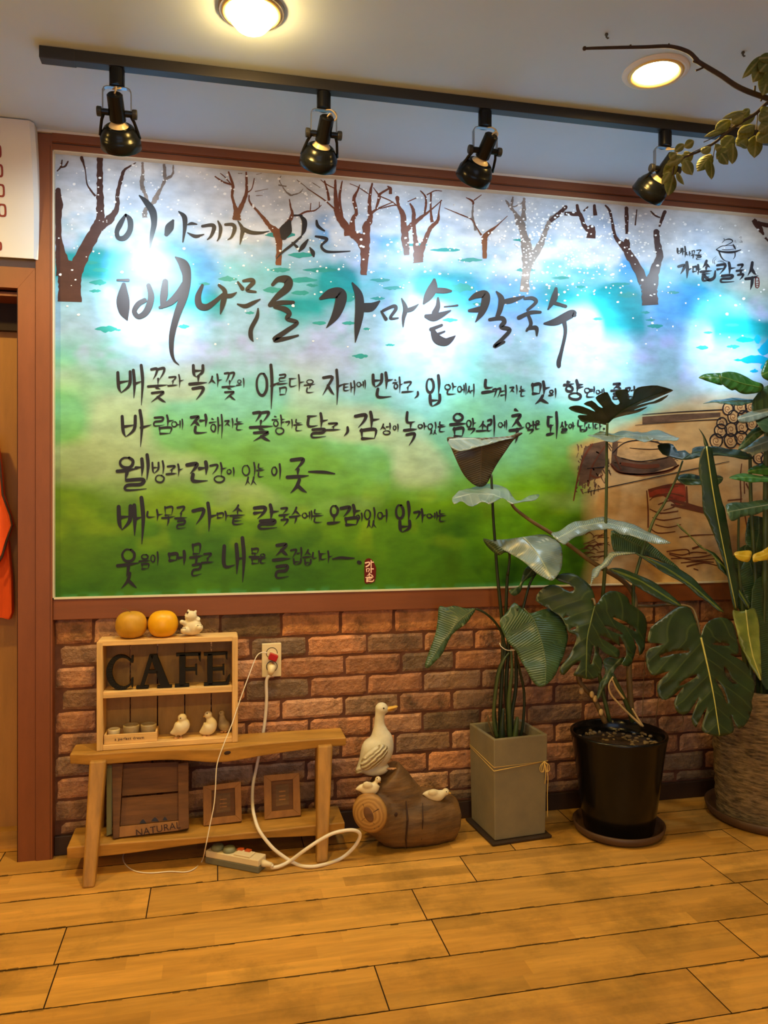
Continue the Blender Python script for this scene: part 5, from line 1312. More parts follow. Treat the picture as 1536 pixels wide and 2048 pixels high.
# cut face with rings
cfm = bpy.data.materials.new('log_cut_rings'); cfm.use_nodes = True
N, L = cfm.node_tree.nodes, cfm.node_tree.links
tc = N.new('ShaderNodeTexCoord'); wv = N.new('ShaderNodeTexWave'); wv.wave_type = 'RINGS'; wv.rings_direction = 'SPHERICAL'; wv.inputs['Scale'].default_value = 34; wv.inputs['Distortion'].default_value = 3; wv.inputs['Detail'].default_value = 3
rp = N.new('ShaderNodeValToRGB'); rp.color_ramp.elements[0].color = (*srgb(150, 108, 52), 1); rp.color_ramp.elements[1].color = (*srgb(178, 134, 70), 1)
mpp = N.new('ShaderNodeMapping'); mpp.inputs['Location'].default_value = tuple(lg.location - Lp(741, 1624, -.232)); L.new(tc.outputs['Object'], mpp.inputs['Vector']); L.new(mpp.outputs[0], wv.inputs['Vector']); L.new(wv.outputs['Fac'], rp.inputs[0]); L.new(rp.outputs[0], N['Principled BSDF'].inputs['Base Color']); N['Principled BSDF'].inputs['Roughness'].default_value = .6
p0 = Lp(741, 1624, -.232); ax_ = Vector((-.42, -.9, .08)).normalized()
b = MB().lathe([(0, .016), (.022, .016), (.050, .012), (.058, .004), (.060, -.012)], c=p0 + ax_ * .012, n=32, axis=ax_, squash=(1, 1.12))
fc = part('cut_face', b, cfm, lg, smooth=True); fc['label'] = 'pale tan sawn end with growth rings'
part('pith', MB().lathe([(0, .002), (.014, .0015), (.019, 0), (.021, -.002)], c=p0 + ax_ * .0285, n=20, axis=ax_, squash=(.8, 1.35)), M['wood_crate'], lg, smooth=True).__setitem__('label', 'dark heart of the sawn end')
b = MB()
crk = crop(660, 1380, 5.12)
def surf(px, py, rad, yc):
    return at(px, py, yc - rad)
b.loft([surf(812, 1602, .085, -.148), surf(815, 1640, .1085, -.148), surf(812, 1680, .094, -.150), surf(813, 1697, .075, -.15)], [.0015, .0035, .003, .001], n=8)
b.loft([surf(845, 1606, .084, -.146), surf(846, 1640, .107, -.146), surf(843, 1680, .094, -.146)], [.001, .002, .001], n=8)
b.ball(surf(792, 1629, .1045, -.15), (.006, .003, .008), n=10)
for a0, ln_ in ((.5, 1.), (2.2, .95), (3.9, 1.0), (5.2, .8)):
    ex_, ey_ = Vector((.9, -.42, 0)), Vector((0, .09, 1))
    d0 = ex_ * math.cos(a0) + ey_ * math.sin(a0)
    b.loft([p0 + ax_ * .0265 + d0 * .018, p0 + ax_ * .026 + d0 * .036 + Vector((.002, 0, .002)), p0 + ax_ * .018 + d0 * .056 * ln_], [.0022, .0016, .0006], n=6)
part('split', b, M['trim_dark'], lg).__setitem__('label', 'dark drying cracks')

ck = crop(660, 1380, 5.12)
yd = -.15
Dk = lambda x, y, dy=0: at(*ck(x, y), yd + dy)
s5 = (Dk(101, 0) - Dk(100, 0)).length
duck = thing('duck_figurine', tuple(Dk(470, 880)), 'large cream duck figurine standing on top of the log, head turned right', 'figurine')
b = MB()
sp = [(262, 838, 14), (320, 800, 60), (390, 740, 118), (455, 660, 160), (500, 580, 158), (520, 500, 128), (512, 420, 82), (505, 350, 56), (508, 280, 50), (518, 220, 56)]
P = [Dk(x, y) for x, y, r in sp]
b.loft(smooth_path(P, 5), [v.x * s5 for v in smooth_path([Vector((r, 0, 0)) for x, y, r in sp], 5)], n=28, flat=(1, .84))
b.ball(Dk(528, 190), (68 * s5, 58 * s5, 64 * s5), n=22); b.ball(Dk(560, 200), (44 * s5, 42 * s5, 40 * s5), n=16)
b.ball(Dk(460, 800), (150 * s5, 110 * s5, 72 * s5), n=20)
part('body', b, M['duck'], duck, remesh=.0042)
# wing with feather grooves
wm = mat('duck_wing_feathers', srgb(206, 196, 166), .6, var=.15, vscale=20, bump=.2, bscale=40)
nt = wm.node_tree; N, L = nt.nodes, nt.links
tc = N.new('ShaderNodeTexCoord'); mp = N.new('ShaderNodeMapping'); mp.inputs['Rotation'].default_value = (0, math.radians(-52), 0)
wv = N.new('ShaderNodeTexWave'); wv.wave_type = 'BANDS'; wv.bands_direction = 'X'; wv.inputs['Scale'].default_value = 26; wv.inputs['Distortion'].default_value = 2.5; wv.inputs['Detail'].default_value = 2; wv.inputs['Detail Scale'].default_value = 2
bp = N.new('ShaderNodeBump'); bp.inputs['Strength'].default_value = 1.0; bp.inputs['Distance'].default_value = .006
rp = N.new('ShaderNodeValToRGB'); rp.color_ramp.elements[0].position = .05; rp.color_ramp.elements[0].color = (*srgb(150, 132, 94), 1); rp.color_ramp.elements[1].position = .35; rp.color_ramp.elements[1].color = (*srgb(212, 202, 172), 1)
L.new(tc.outputs['Object'], mp.inputs['Vector']); L.new(mp.outputs[0], wv.inputs['Vector']); L.new(wv.outputs['Fac'], bp.inputs['Height']); L.new(bp.outputs[0], N['Principled BSDF'].inputs['Normal'])
L.new(wv.outputs['Fac'], rp.inputs[0]); L.new(rp.outputs[0], N['Principled BSDF'].inputs['Base Color'])
b = MB(); b.ball(Dk(452, 690, -.052), (168 * s5, 78 * s5, 84 * s5), n=24, rot=Quaternion((0, 1, 0), math.radians(-38)))
b.ball(Dk(330, 790, -.034), (85 * s5, 50 * s5, 30 * s5), n=16, rot=Quaternion((0, 1, 0), math.radians(-40)))
part('wing', b, wm, duck, smooth=True)
part('beak', MB().loft([Dk(570, 196), Dk(610, 186), Dk(650, 178), Dk(680, 170), Dk(692, 168)], [x * s5 for x in (30, 26, 22, 20, 10)], n=14, flat=(.62, 1.25)), M['beak'], duck, smooth=True)
part('beak', MB().loft([Dk(575, 210), Dk(620, 206), Dk(660, 200)], [x * s5 for x in (20, 15, 6)], n=12, flat=(.55, 1.2)), M['beak'], duck, smooth=True)
part('eye', MB().ball(Dk(550, 188, -52 * s5), 9 * s5, n=10), M['eye'], duck, smooth=True)
b = MB()
for dx in (0, 26):
    b.loft([Dk(585 + dx, 800, -.02), Dk(620 + dx, 806, -.03), Dk(652 + dx, 800, -.03)], [x * s5 for x in (10, 16, 6)], n=8, flat=(.5, 1.6))
part('foot', b, M['foot'], duck, smooth=True)
G2 = 'duckling figurines on the log'
duckling(ck, -.215, [(262, 1018, 8), (315, 1005, 38), (380, 1010, 66), (440, 1005, 62), (482, 960, 40)], (492, 915, 32), [(505, 930), (512, 948)], [(484, 905)], [(395, 1100), (425, 1098)],
         'cream duckling on the log below the big duck, near the cut end', G2, wing=(385, 975, 55, 38, 20), vox=.003)
duckling(ck, -.19, [(945, 1068, 6), (985, 1065, 30), (1045, 1075, 58), (1110, 1080, 56), (1160, 1055, 38)], (1185, 1042, 36), [(1210, 1052), (1230, 1056), (1238, 1058)], [(1192, 1042)], [(935, 1118), (1010, 1146)],
         'cream duckling crouching at the right end of the log', G2, wing=(1055, 1055, 50, 34, 12), vox=.003)
# ================================================================== PLANTS
def leaf_mat(name, dark, pale, vein, rough=.35, lat=26., slope=.8, trans=.12, coat=.25, bumpk=.35, vmix=.28):
    """leaf blade: uv.x runs along the midrib (metres), uv.y across"""
    m = bpy.data.materials.new(name); m.use_nodes = True
    N, L = m.node_tree.nodes, m.node_tree.links
    b = N['Principled BSDF']; b.inputs['Roughness'].default_value = rough; b.inputs['Coat Weight'].default_value = coat; b.inputs['Coat Roughness'].default_value = .22
    uv = N.new('ShaderNodeUVMap'); uv.uv_map = 'leaf'
    sp = N.new('ShaderNodeSeparateXYZ'); L.new(uv.outputs[0], sp.inputs[0])
    ab = N.new('ShaderNodeMath'); ab.operation = 'ABSOLUTE'; L.new(sp.outputs[1], ab.inputs[0])
    mu = N.new('ShaderNodeMath'); mu.operation = 'MULTIPLY'; mu.inputs[1].default_value = slope; L.new(ab.outputs[0], mu.inputs[0])
    su = N.new('ShaderNodeMath'); su.operation = 'SUBTRACT'; L.new(sp.outputs[0], su.inputs[0]); L.new(mu.outputs[0], su.inputs[1])
    m2 = N.new('ShaderNodeMath'); m2.operation = 'MULTIPLY'; m2.inputs[1].default_value = lat * 2 * math.pi; L.new(su.outputs[0], m2.inputs[0])
    sn = N.new('ShaderNodeMath'); sn.operation = 'SINE'; L.new(m2.outputs[0], sn.inputs[0])
    tc = N.new('ShaderNodeTexCoord')
    no = N.new('ShaderNodeTexNoise'); no.inputs['Scale'].default_value = 14; no.inputs['Detail'].default_value = 5; L.new(tc.outputs['Object'], no.inputs['Vector'])
    mx = N.new('ShaderNodeMix'); mx.data_type = 'RGBA'; mx.inputs[6].default_value = (*dark, 1); mx.inputs[7].default_value = (*pale, 1)
    mr = N.new('ShaderNodeMapRange'); mr.inputs['From Min'].default_value = .35; mr.inputs['From Max'].default_value = .7; L.new(no.outputs['Fac'], mr.inputs['Value']); L.new(mr.outputs[0], mx.inputs[0])
    vr = N.new('ShaderNodeMapRange'); vr.inputs['From Min'].default_value = .90; vr.inputs['From Max'].default_value = 1.0; vr.inputs['To Max'].default_value = vmix; L.new(sn.outputs[0], vr.inputs['Value'])
    mid = N.new('ShaderNodeMapRange'); mid.inputs['From Min'].default_value = .0035; mid.inputs['From Max'].default_value = .0015; mid.inputs['To Max'].default_value = .9; L.new(ab.outputs[0], mid.inputs['Value'])
    mm = N.new('ShaderNodeMath'); mm.operation = 'MAXIMUM'; L.new(vr.outputs[0], mm.inputs[0]); L.new(mid.outputs[0], mm.inputs[1])
    m3 = N.new('ShaderNodeMix'); m3.data_type = 'RGBA'; m3.inputs[7].default_value = (*vein, 1); L.new(mm.outputs[0], m3.inputs[0]); L.new(mx.outputs[2], m3.inputs[6])
    L.new(m3.outputs[2], b.inputs['Base Color'])
    bp = N.new('ShaderNodeBump'); bp.inputs['Strength'].default_value = bumpk; bp.inputs['Distance'].default_value = .003
    L.new(sn.outputs[0], bp.inputs['Height']); L.new(bp.outputs[0], b.inputs['Normal'])
    if trans:
        out = N['Material Output']
        tr = N.new('ShaderNodeBsdfTranslucent'); L.new(m3.outputs[2], tr.inputs['Color'])
        ms = N.new('ShaderNodeMixShader'); ms.inputs[0].default_value = trans
        L.new(b.outputs[0], ms.inputs[1]); L.new(tr.outputs[0], ms.inputs[2]); L.new(ms.outputs[0], out.inputs['Surface'])
    return m
LM = {
 'strel': leaf_mat('broad_leaf', srgb(46, 74, 48), srgb(66, 96, 58), srgb(92, 112, 76), .34, lat=120, slope=.3, vmix=.42),
 'strel_glare': leaf_mat('glare_leaf', srgb(112, 134, 132), srgb(134, 150, 146), srgb(160, 176, 160), .33, lat=120, slope=.5, coat=.4, vmix=.35),  # cool lamp glare put into the pale leaf colour
 'under': leaf_mat('leaf_underside', srgb(64, 60, 46), srgb(92, 80, 60), srgb(104, 92, 70), .42, lat=120, slope=.4, vmix=.15),
 'monst': leaf_mat('monstera_leaf', srgb(34, 52, 28), srgb(48, 68, 32), srgb(92, 108, 50), .36, lat=18, slope=.8),
 'monst_dark': leaf_mat('dark_monstera_leaf', srgb(34, 52, 40), srgb(42, 62, 44), srgb(66, 88, 60), .42, lat=18, slope=.8),
 'strap': leaf_mat('strap_leaf', srgb(28, 52, 30), srgb(40, 66, 32), srgb(110, 128, 50), .36, lat=.1, slope=0, bumpk=.0),
 'strap_pale': leaf_mat('striped_pale_leaf', srgb(96, 112, 40), srgb(150, 160, 72), srgb(206, 200, 110), .3, lat=.1, slope=0, bumpk=0, coat=.5),
 'rubber': leaf_mat('bright_green_leaf', srgb(44, 96, 36), srgb(64, 122, 44), srgb(110, 150, 70), .36, lat=30, slope=.6, trans=.2),
 'rubber_dark': leaf_mat('mid_green_leaf', srgb(50, 78, 52), srgb(66, 96, 62), srgb(116, 138, 96), .38, lat=30, slope=.6, trans=.15),
 'grey': leaf_mat('glare_grey_leaf', srgb(110, 130, 122), srgb(130, 146, 134), srgb(176, 186, 170), .36, lat=24, slope=.7, coat=.4),  # glare on level blades mixed into the grey
 'yellow': leaf_mat('yellow_leaf', srgb(206, 170, 30), srgb(220, 188, 50), srgb(226, 200, 80), .45, lat=20, slope=.6, trans=.2),
 'branch': leaf_mat('yellow_green_leaf', srgb(100, 110, 54), srgb(142, 140, 78), srgb(160, 156, 100), .6, lat=90, slope=.8, trans=.25, coat=0., bumpk=.2),
}
def inside(p, poly):
    x, y = p; r = False; n = len(poly)
    for i in range(n):
        x1, y1 = poly[i]; x2, y2 = poly[(i + 1) % n]
        if (y1 > y) != (y2 > y) and x < (x2 - x1) * (y - y1) / (y2 - y1) + x1: r = not r
    return r
def rounded(poly, sub=3):
    n = len(poly); out = []
    for i in range(n):
        p0, p1, p2, p3 = [Vector((*poly[(i + k) % n], 0)) for k in (-1, 0, 1, 2)]
        for k in range(sub):
            t = k / sub
            q = 0.5 * ((2 * p1) + (-p0 + p2) * t + (2 * p0 - 5 * p1 + 4 * p2 - p3) * t * t + (-p0 + 3 * p1 - 3 * p2 + p3) * t ** 3)
            out.append((q.x, q.y))
    return out
def leaf(parent, T, out, mid, Y, nrm, m, holes=(), fold=.12, curl=0., wave=.0025, sub=3, rib=0.0016, label=None, step=.013, ribmat=None):
    """a blade bent about its midrib: outline read off the photograph, laid on its own tilted surface"""
    nrm = Vector(nrm).normalized()
    m0 = [T(*q) for q in mid]
    c = m0[len(m0) // 2]
    p0 = at(c[0], c[1], Y)
    e1 = (onplane(*m0[-1], p0, nrm) - onplane(*m0[0], p0, nrm)).normalized()
    e2 = nrm.cross(e1).normalized()
    def to2(px, py):
        q = onplane(px, py, p0, nrm) - p0
        return (q.dot(e1), q.dot(e2))
    ol = [to2(*T(*q)) for q in out]
    ol = rounded(ol, sub) if sub > 1 else ol
    hl = [rounded([to2(*T(*q)) for q in h_], 2) for h_ in holes]
    ml = [to2(*q) for q in m0]
    xs = [p[0] for p in ol]; ys = [p[1] for p in ol]
    pts = list(ol); edges = [(i, (i + 1) % len(ol)) for i in range(len(ol))]
    for h_ in hl:
        b0 = len(pts); pts += h_; edges += [(b0 + i, b0 + (i + 1) % len(h_)) for i in range(len(h_))]
    x = min(xs)
    k = 0
    while x < max(xs):
        y = min(ys) + (step * .5 if k % 2 else 0)
        while y < max(ys):
            if inside((x, y), ol) and min((x - p[0]) ** 2 + (y - p[1]) ** 2 for p in pts) > (step * .45) ** 2: pts.append((x, y))
            y += step
        x += step * .87; k += 1
    vv_, ee, ff = delaunay_2d_cdt([Vector(p) for p in pts], edges, [], 0, 1e-6)[:3]
    faces = []
    for f in ff:
        cx = sum(vv_[i][0] for i in f) / len(f); cy = sum(vv_[i][1] for i in f) / len(f)
        if inside((cx, cy), ol) and not any(inside((cx, cy), h_) for h_ in hl): faces.append(tuple(f))
    def dist(x, y):
        best, sg, ta = 1e9, 1, 0; acc = 0
        for (ax, ay), (bx_, by_) in zip(ml[:-1], ml[1:]):
            dx, dy = bx_ - ax, by_ - ay; l2 = dx * dx + dy * dy or 1e-9; l = math.sqrt(l2)
            t = max(0, min(1, ((x - ax) * dx + (y - ay) * dy) / l2))
            qx, qy = ax + dx * t, ay + dy * t
            d = math.hypot(x - qx, y - qy)
            if d < best: best = d; sg = 1 if (dx * (y - ay) - dy * (x - ax)) >= 0 else -1; ta = acc + t * l
            acc += l
        return best, sg, ta
    b = MB(); uvs = []; V3 = []
    ph = RND.uniform(0, 6)
    for q in vv_:
        d, sg, t = dist(q[0], q[1])
        h_ = fold * d + curl * d * d * 10 + wave * math.sin(t * 55 + ph + sg) * min(1, d / .03)
        V3.append(p0 + e1 * q[0] + e2 * q[1] + nrm * h_)
        uvs.append((t, d * sg))
    b.add(V3, faces)
    o = part('leaf', b, m, parent, smooth=True)
    if label: o['label'] = label
    ul = o.data.uv_layers.new(name='leaf')
    for lp in o.data.loops: ul.data[lp.index].uv = uvs[lp.vertex_index]
    s_ = o.modifiers.new('solid', 'SOLIDIFY'); s_.thickness = .0011; s_.offset = -1
    if rib:
        mp = [p0 + e1 * x + e2 * y + nrm * .0003 for x, y in ml]
        sm = smooth_path(mp, 5); n = len(sm)
        part('midrib', MB().loft(sm, [rib * (1.25 - .9 * i / n) for i in range(n)], n=6), ribmat or m, o, smooth=True)
    return o
def stem(parent, pts, r, m, sub=6, name='stem'):
    """pts (px, py, y)"""
    P = smooth_path([at(*q) for q in pts], sub)
    n = len(P)
    rr = [r[0] + (r[1] - r[0]) * i / (n - 1) for i in range(n)] if hasattr(r, '__len__') else r
    return part(name, MB().loft(P, rr, n=8), m, parent, smooth=True)
ident = lambda x, y: (x, y)
kA = crop(840, 720, 3.84); kB = crop(840, 1150, 3.5925); kC = crop(1100, 1000, 3.523); kD = crop(1100, 700, 3.523); kE = crop(1130, 780, 7.68)
kF = crop(1060, 1000, 5.689); kG = crop(1336, 720, 6.825); kH = crop(1336, 1000, 6.825); kI = crop(1286, 1280, 5.12)

# ------------------------------------------------ broad leaved plant in the square concrete pot
pc = Vector((1.047, -.134, 0))
p1 = thing('potted_plant', pc, 'broad leaved plant on tall stems in a square grey pot tied with string', 'plant', 'potted plants along the brick wall')
zt_ = .37
def sq(hw, z, ang=math.radians(5.3)):
    ca, sa = math.cos(ang), math.sin(ang)
    return [Vector((pc.x + ca * a - sa * c_, pc.y + sa * a + ca * c_, z)) for a, c_ in ((-hw, -hw), (hw, -hw), (hw, hw), (-hw, hw))]
b = MB()
o0, o1, i1, i0 = sq(.100, .012), sq(.106, zt_), sq(.093, zt_), sq(.090, zt_ - .045)
V = o0 + o1 + i1 + i0
fs = [(3, 2, 1, 0)] + [(r * 4 + k, r * 4 + (k + 1) % 4, r * 4 + 4 + (k + 1) % 4, r * 4 + 4 + k) for r in range(3) for k in range(4)]
b.add(V, fs + [(12, 13, 14, 15)])
part('pot', b, M['concrete'], p1, bevel=.004)
b = MB(); g0, g1 = sq(.091, zt_ - .05), sq(.089, zt_ - .035)
b.add(g0 + g1, [(0, 1, 5, 4), (1, 2, 6, 5), (2, 3, 7, 6), (3, 0, 4, 7), (4, 5, 6, 7)])
part('soil', b, M['soil'], p1)
b = MB(); b.add(sq(.116, .0005) + sq(.118, .011), [(3, 2, 1, 0), (0, 1, 5, 4), (1, 2, 6, 5), (2, 3, 7, 6), (3, 0, 4, 7), (4, 5, 6, 7)])
tag(build('pot_tray', b, M['mat_dark'], bevel=.003), 'thin dark square tray under the concrete pot', 'tray')
# jute string with a bow
b = MB()
for dz in (0, .006):
    r_ = sq(.1045, .262 + dz); pts = [r_[3] + Vector((0, 0, .022)), r_[0] + Vector((-.0015, -.0015, -.002 + dz)), r_[1] + Vector((.0015, -.0015, .012 - dz)), r_[2] + Vector((0, 0, .02))]
    b.loft(pts, .0016, n=6)
f0 = sq(.1045, .27); c0 = f0[0] + (f0[1] - f0[0]) * .93 + Vector((0, -.006, .005))
for sx in (-1, 1):
    for k in range(2):
        w_ = .010 + .006 * k
        b.loft(smooth_path([c0, c0 + Vector((sx * w_, -.004, -.012)), c0 + Vector((sx * w_ * 1.1, -.005, -.030)), c0 + Vector((sx * w_ * .4, -.004, -.034)), c0 + Vector((0, -.001, -.004))], 5), .0014, n=6)
b.loft(smooth_path([c0, c0 + Vector((.004, -.004, -.04)), c0 + Vector((.002, -.001, -.08))], 5), .0014, n=6)
b.loft(smooth_path([c0, c0 + Vector((.012, -.004, -.05)), c0 + Vector((.011, -.002, -.12)), c0 + Vector((.013, -.0, -.20))], 5), .0014, n=6)
part('string', b, M['string'], p1, smooth=True)
zs = zt_ - .04
def foot(px, py): 
    p = onz(px, py, zs); return (px, py, p.y)
yb1 = -.13
SD, SG = M['stem_dark'], M['stem_green']
stem(p1, [(kA(548, 880)[0], kA(548, 880)[1], -.16), (*kA(562, 1200), -.155), (*kA(580, 1450), -.15), (*kB(556, 0), -.145), (*kB(580, 240), -.14), (*kB(596, 450), -.135), (*kB(590, 700), -.13), (*kB(575, 1000), -.13), (*kB(580, 1180), -.13)], (.0048, .0085), SD)
stem(p1, [(*kA(600, 1480), -.20), (*kA(684, 1480), -.17), (*kA(676, 1640), -.16), (*kB(628, 0), -.15), (*kB(618, 300), -.14), (*kB(636, 520), -.135), (*kB(620, 800), -.13), (*kB(640, 1180), -.125)], (.004, .008), SD)
stem(p1, [(*kA(890, 1640), -.13), (*kB(790, 60), -.13), (*kB(745, 220), -.13), (*kB(700, 420), -.13), (*kB(690, 560), -.13), (*kB(690, 800), -.13), (*kB(660, 1000), -.13), (*kB(660, 1180), -.13)], (.004, .0085), SD)
stem(p1, [(*kB(402, 243), -.15), (*kB(470, 275), -.15), (*kB(540, 340), -.145), (*kB(590, 430), -.14), (*kB(612, 560), -.14), (*kB(560, 700), -.14), (*kB(535, 900), -.14), (*kB(545, 1100), -.14), (*kB(560, 1180), -.14)], (.0038, .007), SD)
stem(p1, [(*kB(700, 240), -.25), (*kB(690, 380), -.20), (*kB(680, 520), -.16), (*kB(720, 700), -.14), (*kB(748, 850), -.13), (*kB(742, 1050), -.13), (*kB(720, 1180), -.13)], (.0035, .006), SD)
stem(p1, [(*kB(640, 560), -.15), (*kB(600, 620), -.16), (*kB(560, 740), -.155), (*kB(530, 1000), -.15), (*kB(555, 1170), -.15)], (.004, .008), SG)
stem(p1, [(*kB(655, 540), -.15), (*kB(660, 700), -.16), (*kB(640, 900), -.155), (*kB(645, 1180), -.15)], (.004, .011), SG)
stem(p1, [(*kB(486, 1010), -.13), (*kB(500, 1080), -.13), (*kB(540, 1180), -.13)], (.003, .005), M['trunk'])
stem(p1, [(*kB(700, 1020), -.15), (*kB(690, 1090), -.15), (*kB(680, 1180), -.15)], (.005, .014), SG)
stem(p1, [(*kB(600, 960), -.16), (*kB(590, 1080), -.16), (*kB(590, 1190), -.16)], (.005, .014), SD)
part('tie', MB().loft(smooth_path([at(*kB(572, 488), -.16), at(*kB(585, 515), -.168), at(*kB(625, 540), -.172), at(*kB(680, 540), -.165)], 5), .0016, n=6), M['white_cable'], p1)
leaf(p1, kA, [(215, 606), (300, 598), (480, 598), (690, 592), (770, 566), (806, 575), (730, 625), (640, 740), (560, 870), (510, 955), (460, 975), (400, 950), (340, 885), (290, 790), (250, 690)], [(478, 600), (472, 700), (468, 800), (462, 965)], -.17, (-.1, -1, -.25), LM['under'], fold=-.16, wave=.004, label='brownish cupped leaf seen from below', rib=.002)
leaf(p1, kA, [(225, 606), (480, 599), (690, 595), (780, 570), (700, 606), (560, 640), (400, 690), (265, 700)], [(230, 610), (480, 600), (780, 570)], -.185, (0, -.75, .66), LM['grey'], fold=.1, wave=.003, rib=0, label='grey upper fold of the cupped leaf')
leaf(p1, kA, [(490, 1368), (640, 1372), (780, 1360), (930, 1325), (1010, 1340), (1080, 1405), (1100, 1500), (1085, 1600), (1022, 1690), (960, 1668), (860, 1600), (760, 1510), (640, 1450), (545, 1400)], [(790, 1362), (850, 1420), (930, 1530), (1015, 1680)], -.24, (-.10, -.74, .66), LM['strel_glare'], fold=-.10, wave=.003, label='glossy leaf, light glare in its pale colour', rib=.0022)
leaf(p1, kA, [(486, 1372), (540, 1385), (620, 1440), (650, 1470), (610, 1500), (570, 1480), (510, 1425)], [(490, 1380), (560, 1440), (615, 1490)], -.21, (-.5, -.8, -.2), LM['strel'], fold=.1, rib=0)
leaf(p1, kB, [(140, 222), (190, 228), (250, 218), (330, 238), (400, 242), (368, 300), (330, 350), (230, 430), (165, 560), (110, 622), (60, 668), (35, 650), (62, 560), (112, 420), (130, 310)], [(395, 245), (280, 330), (170, 470), (48, 655)], -.15, (-.15, -1, .35), LM['strel'], fold=-.14, wave=.002, rib=.0014)
leaf(p1, kB, [(680, 196), (740, 250), (800, 272), (880, 245), (960, 235), (1030, 300), (1078, 420), (1060, 520), (1010, 640), (962, 740), (880, 802), (820, 770), (760, 660), (700, 540), (640, 470), (580, 330), (625, 270)], [(745, 240), (820, 330), (880, 500), (905, 640), (900, 780)], -.30, (-.05, -1, .42), LM['strel'], fold=-.16, wave=.003, rib=.0018)
leaf(p1, kF, [(240, 388), (330, 342), (430, 282), (560, 222), (680, 214), (830, 186), (960, 200), (1130, 260), (1280, 310), (1400, 372), (1500, 430), (1604, 486), (1500, 492), (1340, 462), (1250, 440), (1130, 384), (1040, 372), (930, 332), (800, 322), (700, 348), (610, 382), (530, 402), (440, 470), (380, 492)], [(300, 440), (560, 300), (830, 250), (1130, 320), (1590, 484)], -.22, (.02, -.62, .78), LM['strel_glare'], fold=-.12, wave=.004, rib=0, label='long pale arching leaf')
leaf(p1, kC, [(432, 215), (520, 240), (640, 262), (760, 350), (880, 450), (910, 490), (800, 440), (700, 400), (600, 380), (520, 385), (450, 345)], [(440, 230), (640, 330), (900, 480)], -.15, (0, -1, .3), LM['strel'], fold=-.1, rib=.0012)
leaf(p1, kF, [(1210, 602), (1090, 588), (930, 590), (870, 640), (820, 720), (720, 780), (700, 860), (688, 985), (722, 900), (772, 868), (812, 790), (900, 740), (962, 650), (1080, 620)], [(1200, 603), (950, 620), (800, 770), (692, 960)], -.24, (-.3, -.8, .55), LM['strel_glare'], fold=-.1, rib=0, label='narrow pale leaf bending down')
leaf(p1, kA, [(680, 1768), (720, 1812), (770, 1780), (800, 1700), (890, 1640), (862, 1568), (800, 1610), (780, 1680), (755, 1740)], [(870, 1600), (790, 1700), (700, 1790)], -.14, (.1, -1, .2), LM['rubber_dark'], fold=.1, rib=0)
leaf(p1, kA, [(1040, 1365), (1080, 1325), (1130, 1325), (1130, 1370), (1100, 1405), (1060, 1400)], [(1045, 1380), (1130, 1330)], -.23, (0, -1, .3), LM['rubber_dark'], rib=0)

# ------------------------------------------------ monstera in the black glazed pot
mc = Vector((1.44, -.23, 0))
p2 = thing('potted_monstera', mc + Vector((0, 0, .009)), 'monstera with split leaves in a round glossy black pot', 'plant', 'potted plants along the brick wall')
sa = build('plant_saucer', MB().lathe([(0, .001), (.142, .001), (.158, .012), (.164, .034), (.158, .036), (.150, .020), (.138, .0085), (0, .0085)], c=mc, n=56), M['saucer'], smooth=True, loc=mc)
sa.location = mc; tag(sa, 'round brown saucer under the glossy black pot', 'saucer', 'brown plant saucers')
part('pot', MB().lathe([(0, .0), (.118, 0), (.124, .006), (.140, .12), (.158, .26), (.1695, .336), (.173, .346), (.172, .353), (.166, .355), (.160, .350), (.157, .33), (.150, .30)], c=mc + Vector((0, 0, .009)), n=64), M['glaze'], p2, smooth=True)
part('soil', MB().lathe([(.152, .312), (.10, .318), (.05, .322), (0, .322)], c=mc + Vector((0, 0, .009)), n=40), M['soil'], p2, smooth=True)
b = MB(); rp_ = random.Random(4)
for _ in range(70):
    a, r = rp_.uniform(0, 6.28), .145 * math.sqrt(rp_.random())
    b.ball(mc + Vector((r * math.cos(a), r * math.sin(a), .330)), (rp_.uniform(.004, .010), rp_.uniform(.004, .008), rp_.uniform(.003, .007)), n=8)
pb_ = part('pebbles', b, M['pebble'], p2, smooth=True); pb_['kind'] = 'stuff'
TK = M['trunk']
my = -.22
stem(p2, [(*kD(404, 515), -.24), (*kD(400, 640), -.235), (*kD(400, 850), -.23), (*kD(396, 1100), -.225), (*kC(392, 200), -.22), (*kC(392, 400), -.22), (*kC(370, 700), -.20), (*kC(330, 1100), -.20), (*kC(420, 1560), -.22)], (.0045, .008), SG)
stem(p2, [(*kA(702, 1100), -.16), (*kA(740, 1150), -.16), (*kA(860, 1240), -.165), (*kA(1000, 1325), -.17), (*kA(1130, 1410), -.18), (*kA(1290, 1530), -.18), (*kA(1400, 1600), -.18), (*kC(500, 560), -.18), (*kC(580, 650), -.18), (*kC(600, 760), -.19), (*kC(560, 1000), -.20), (*kC(560, 1300), -.21), (*kC(580, 1560), -.22)], (.0055, .012), TK)
stem(p2, [(*kD(935, 780), -.20), (*kD(900, 880), -.20), (*kD(860, 970), -.195), (*kD(800, 1090), -.19), (*kD(735, 1190), -.185), (*kC(690, 250), -.185), (*kC(640, 400), -.185), (*kC(590, 600), -.19), (*kC(590, 760), -.19)], (.0035, .007), SG)
stem(p2, [(*kC(1062, 960), -.33), (*kC(1035, 840), -.30), (*kC(990, 755), -.26), (*kC(850, 738), -.22), (*kC(720, 748), -.20), (*kC(600, 745), -.19)], (.004, .006), TK)
stem(p2, [(*kC(318, 740), -.30), (*kC(300, 700), -.27), (*kC(250, 800), -.22), (*kC(230, 1100), -.20), (*kC(200, 1260), -.21), (*kC(310, 1400), -.22), (*kC(390, 1570), -.23)], (.004, .010), TK)
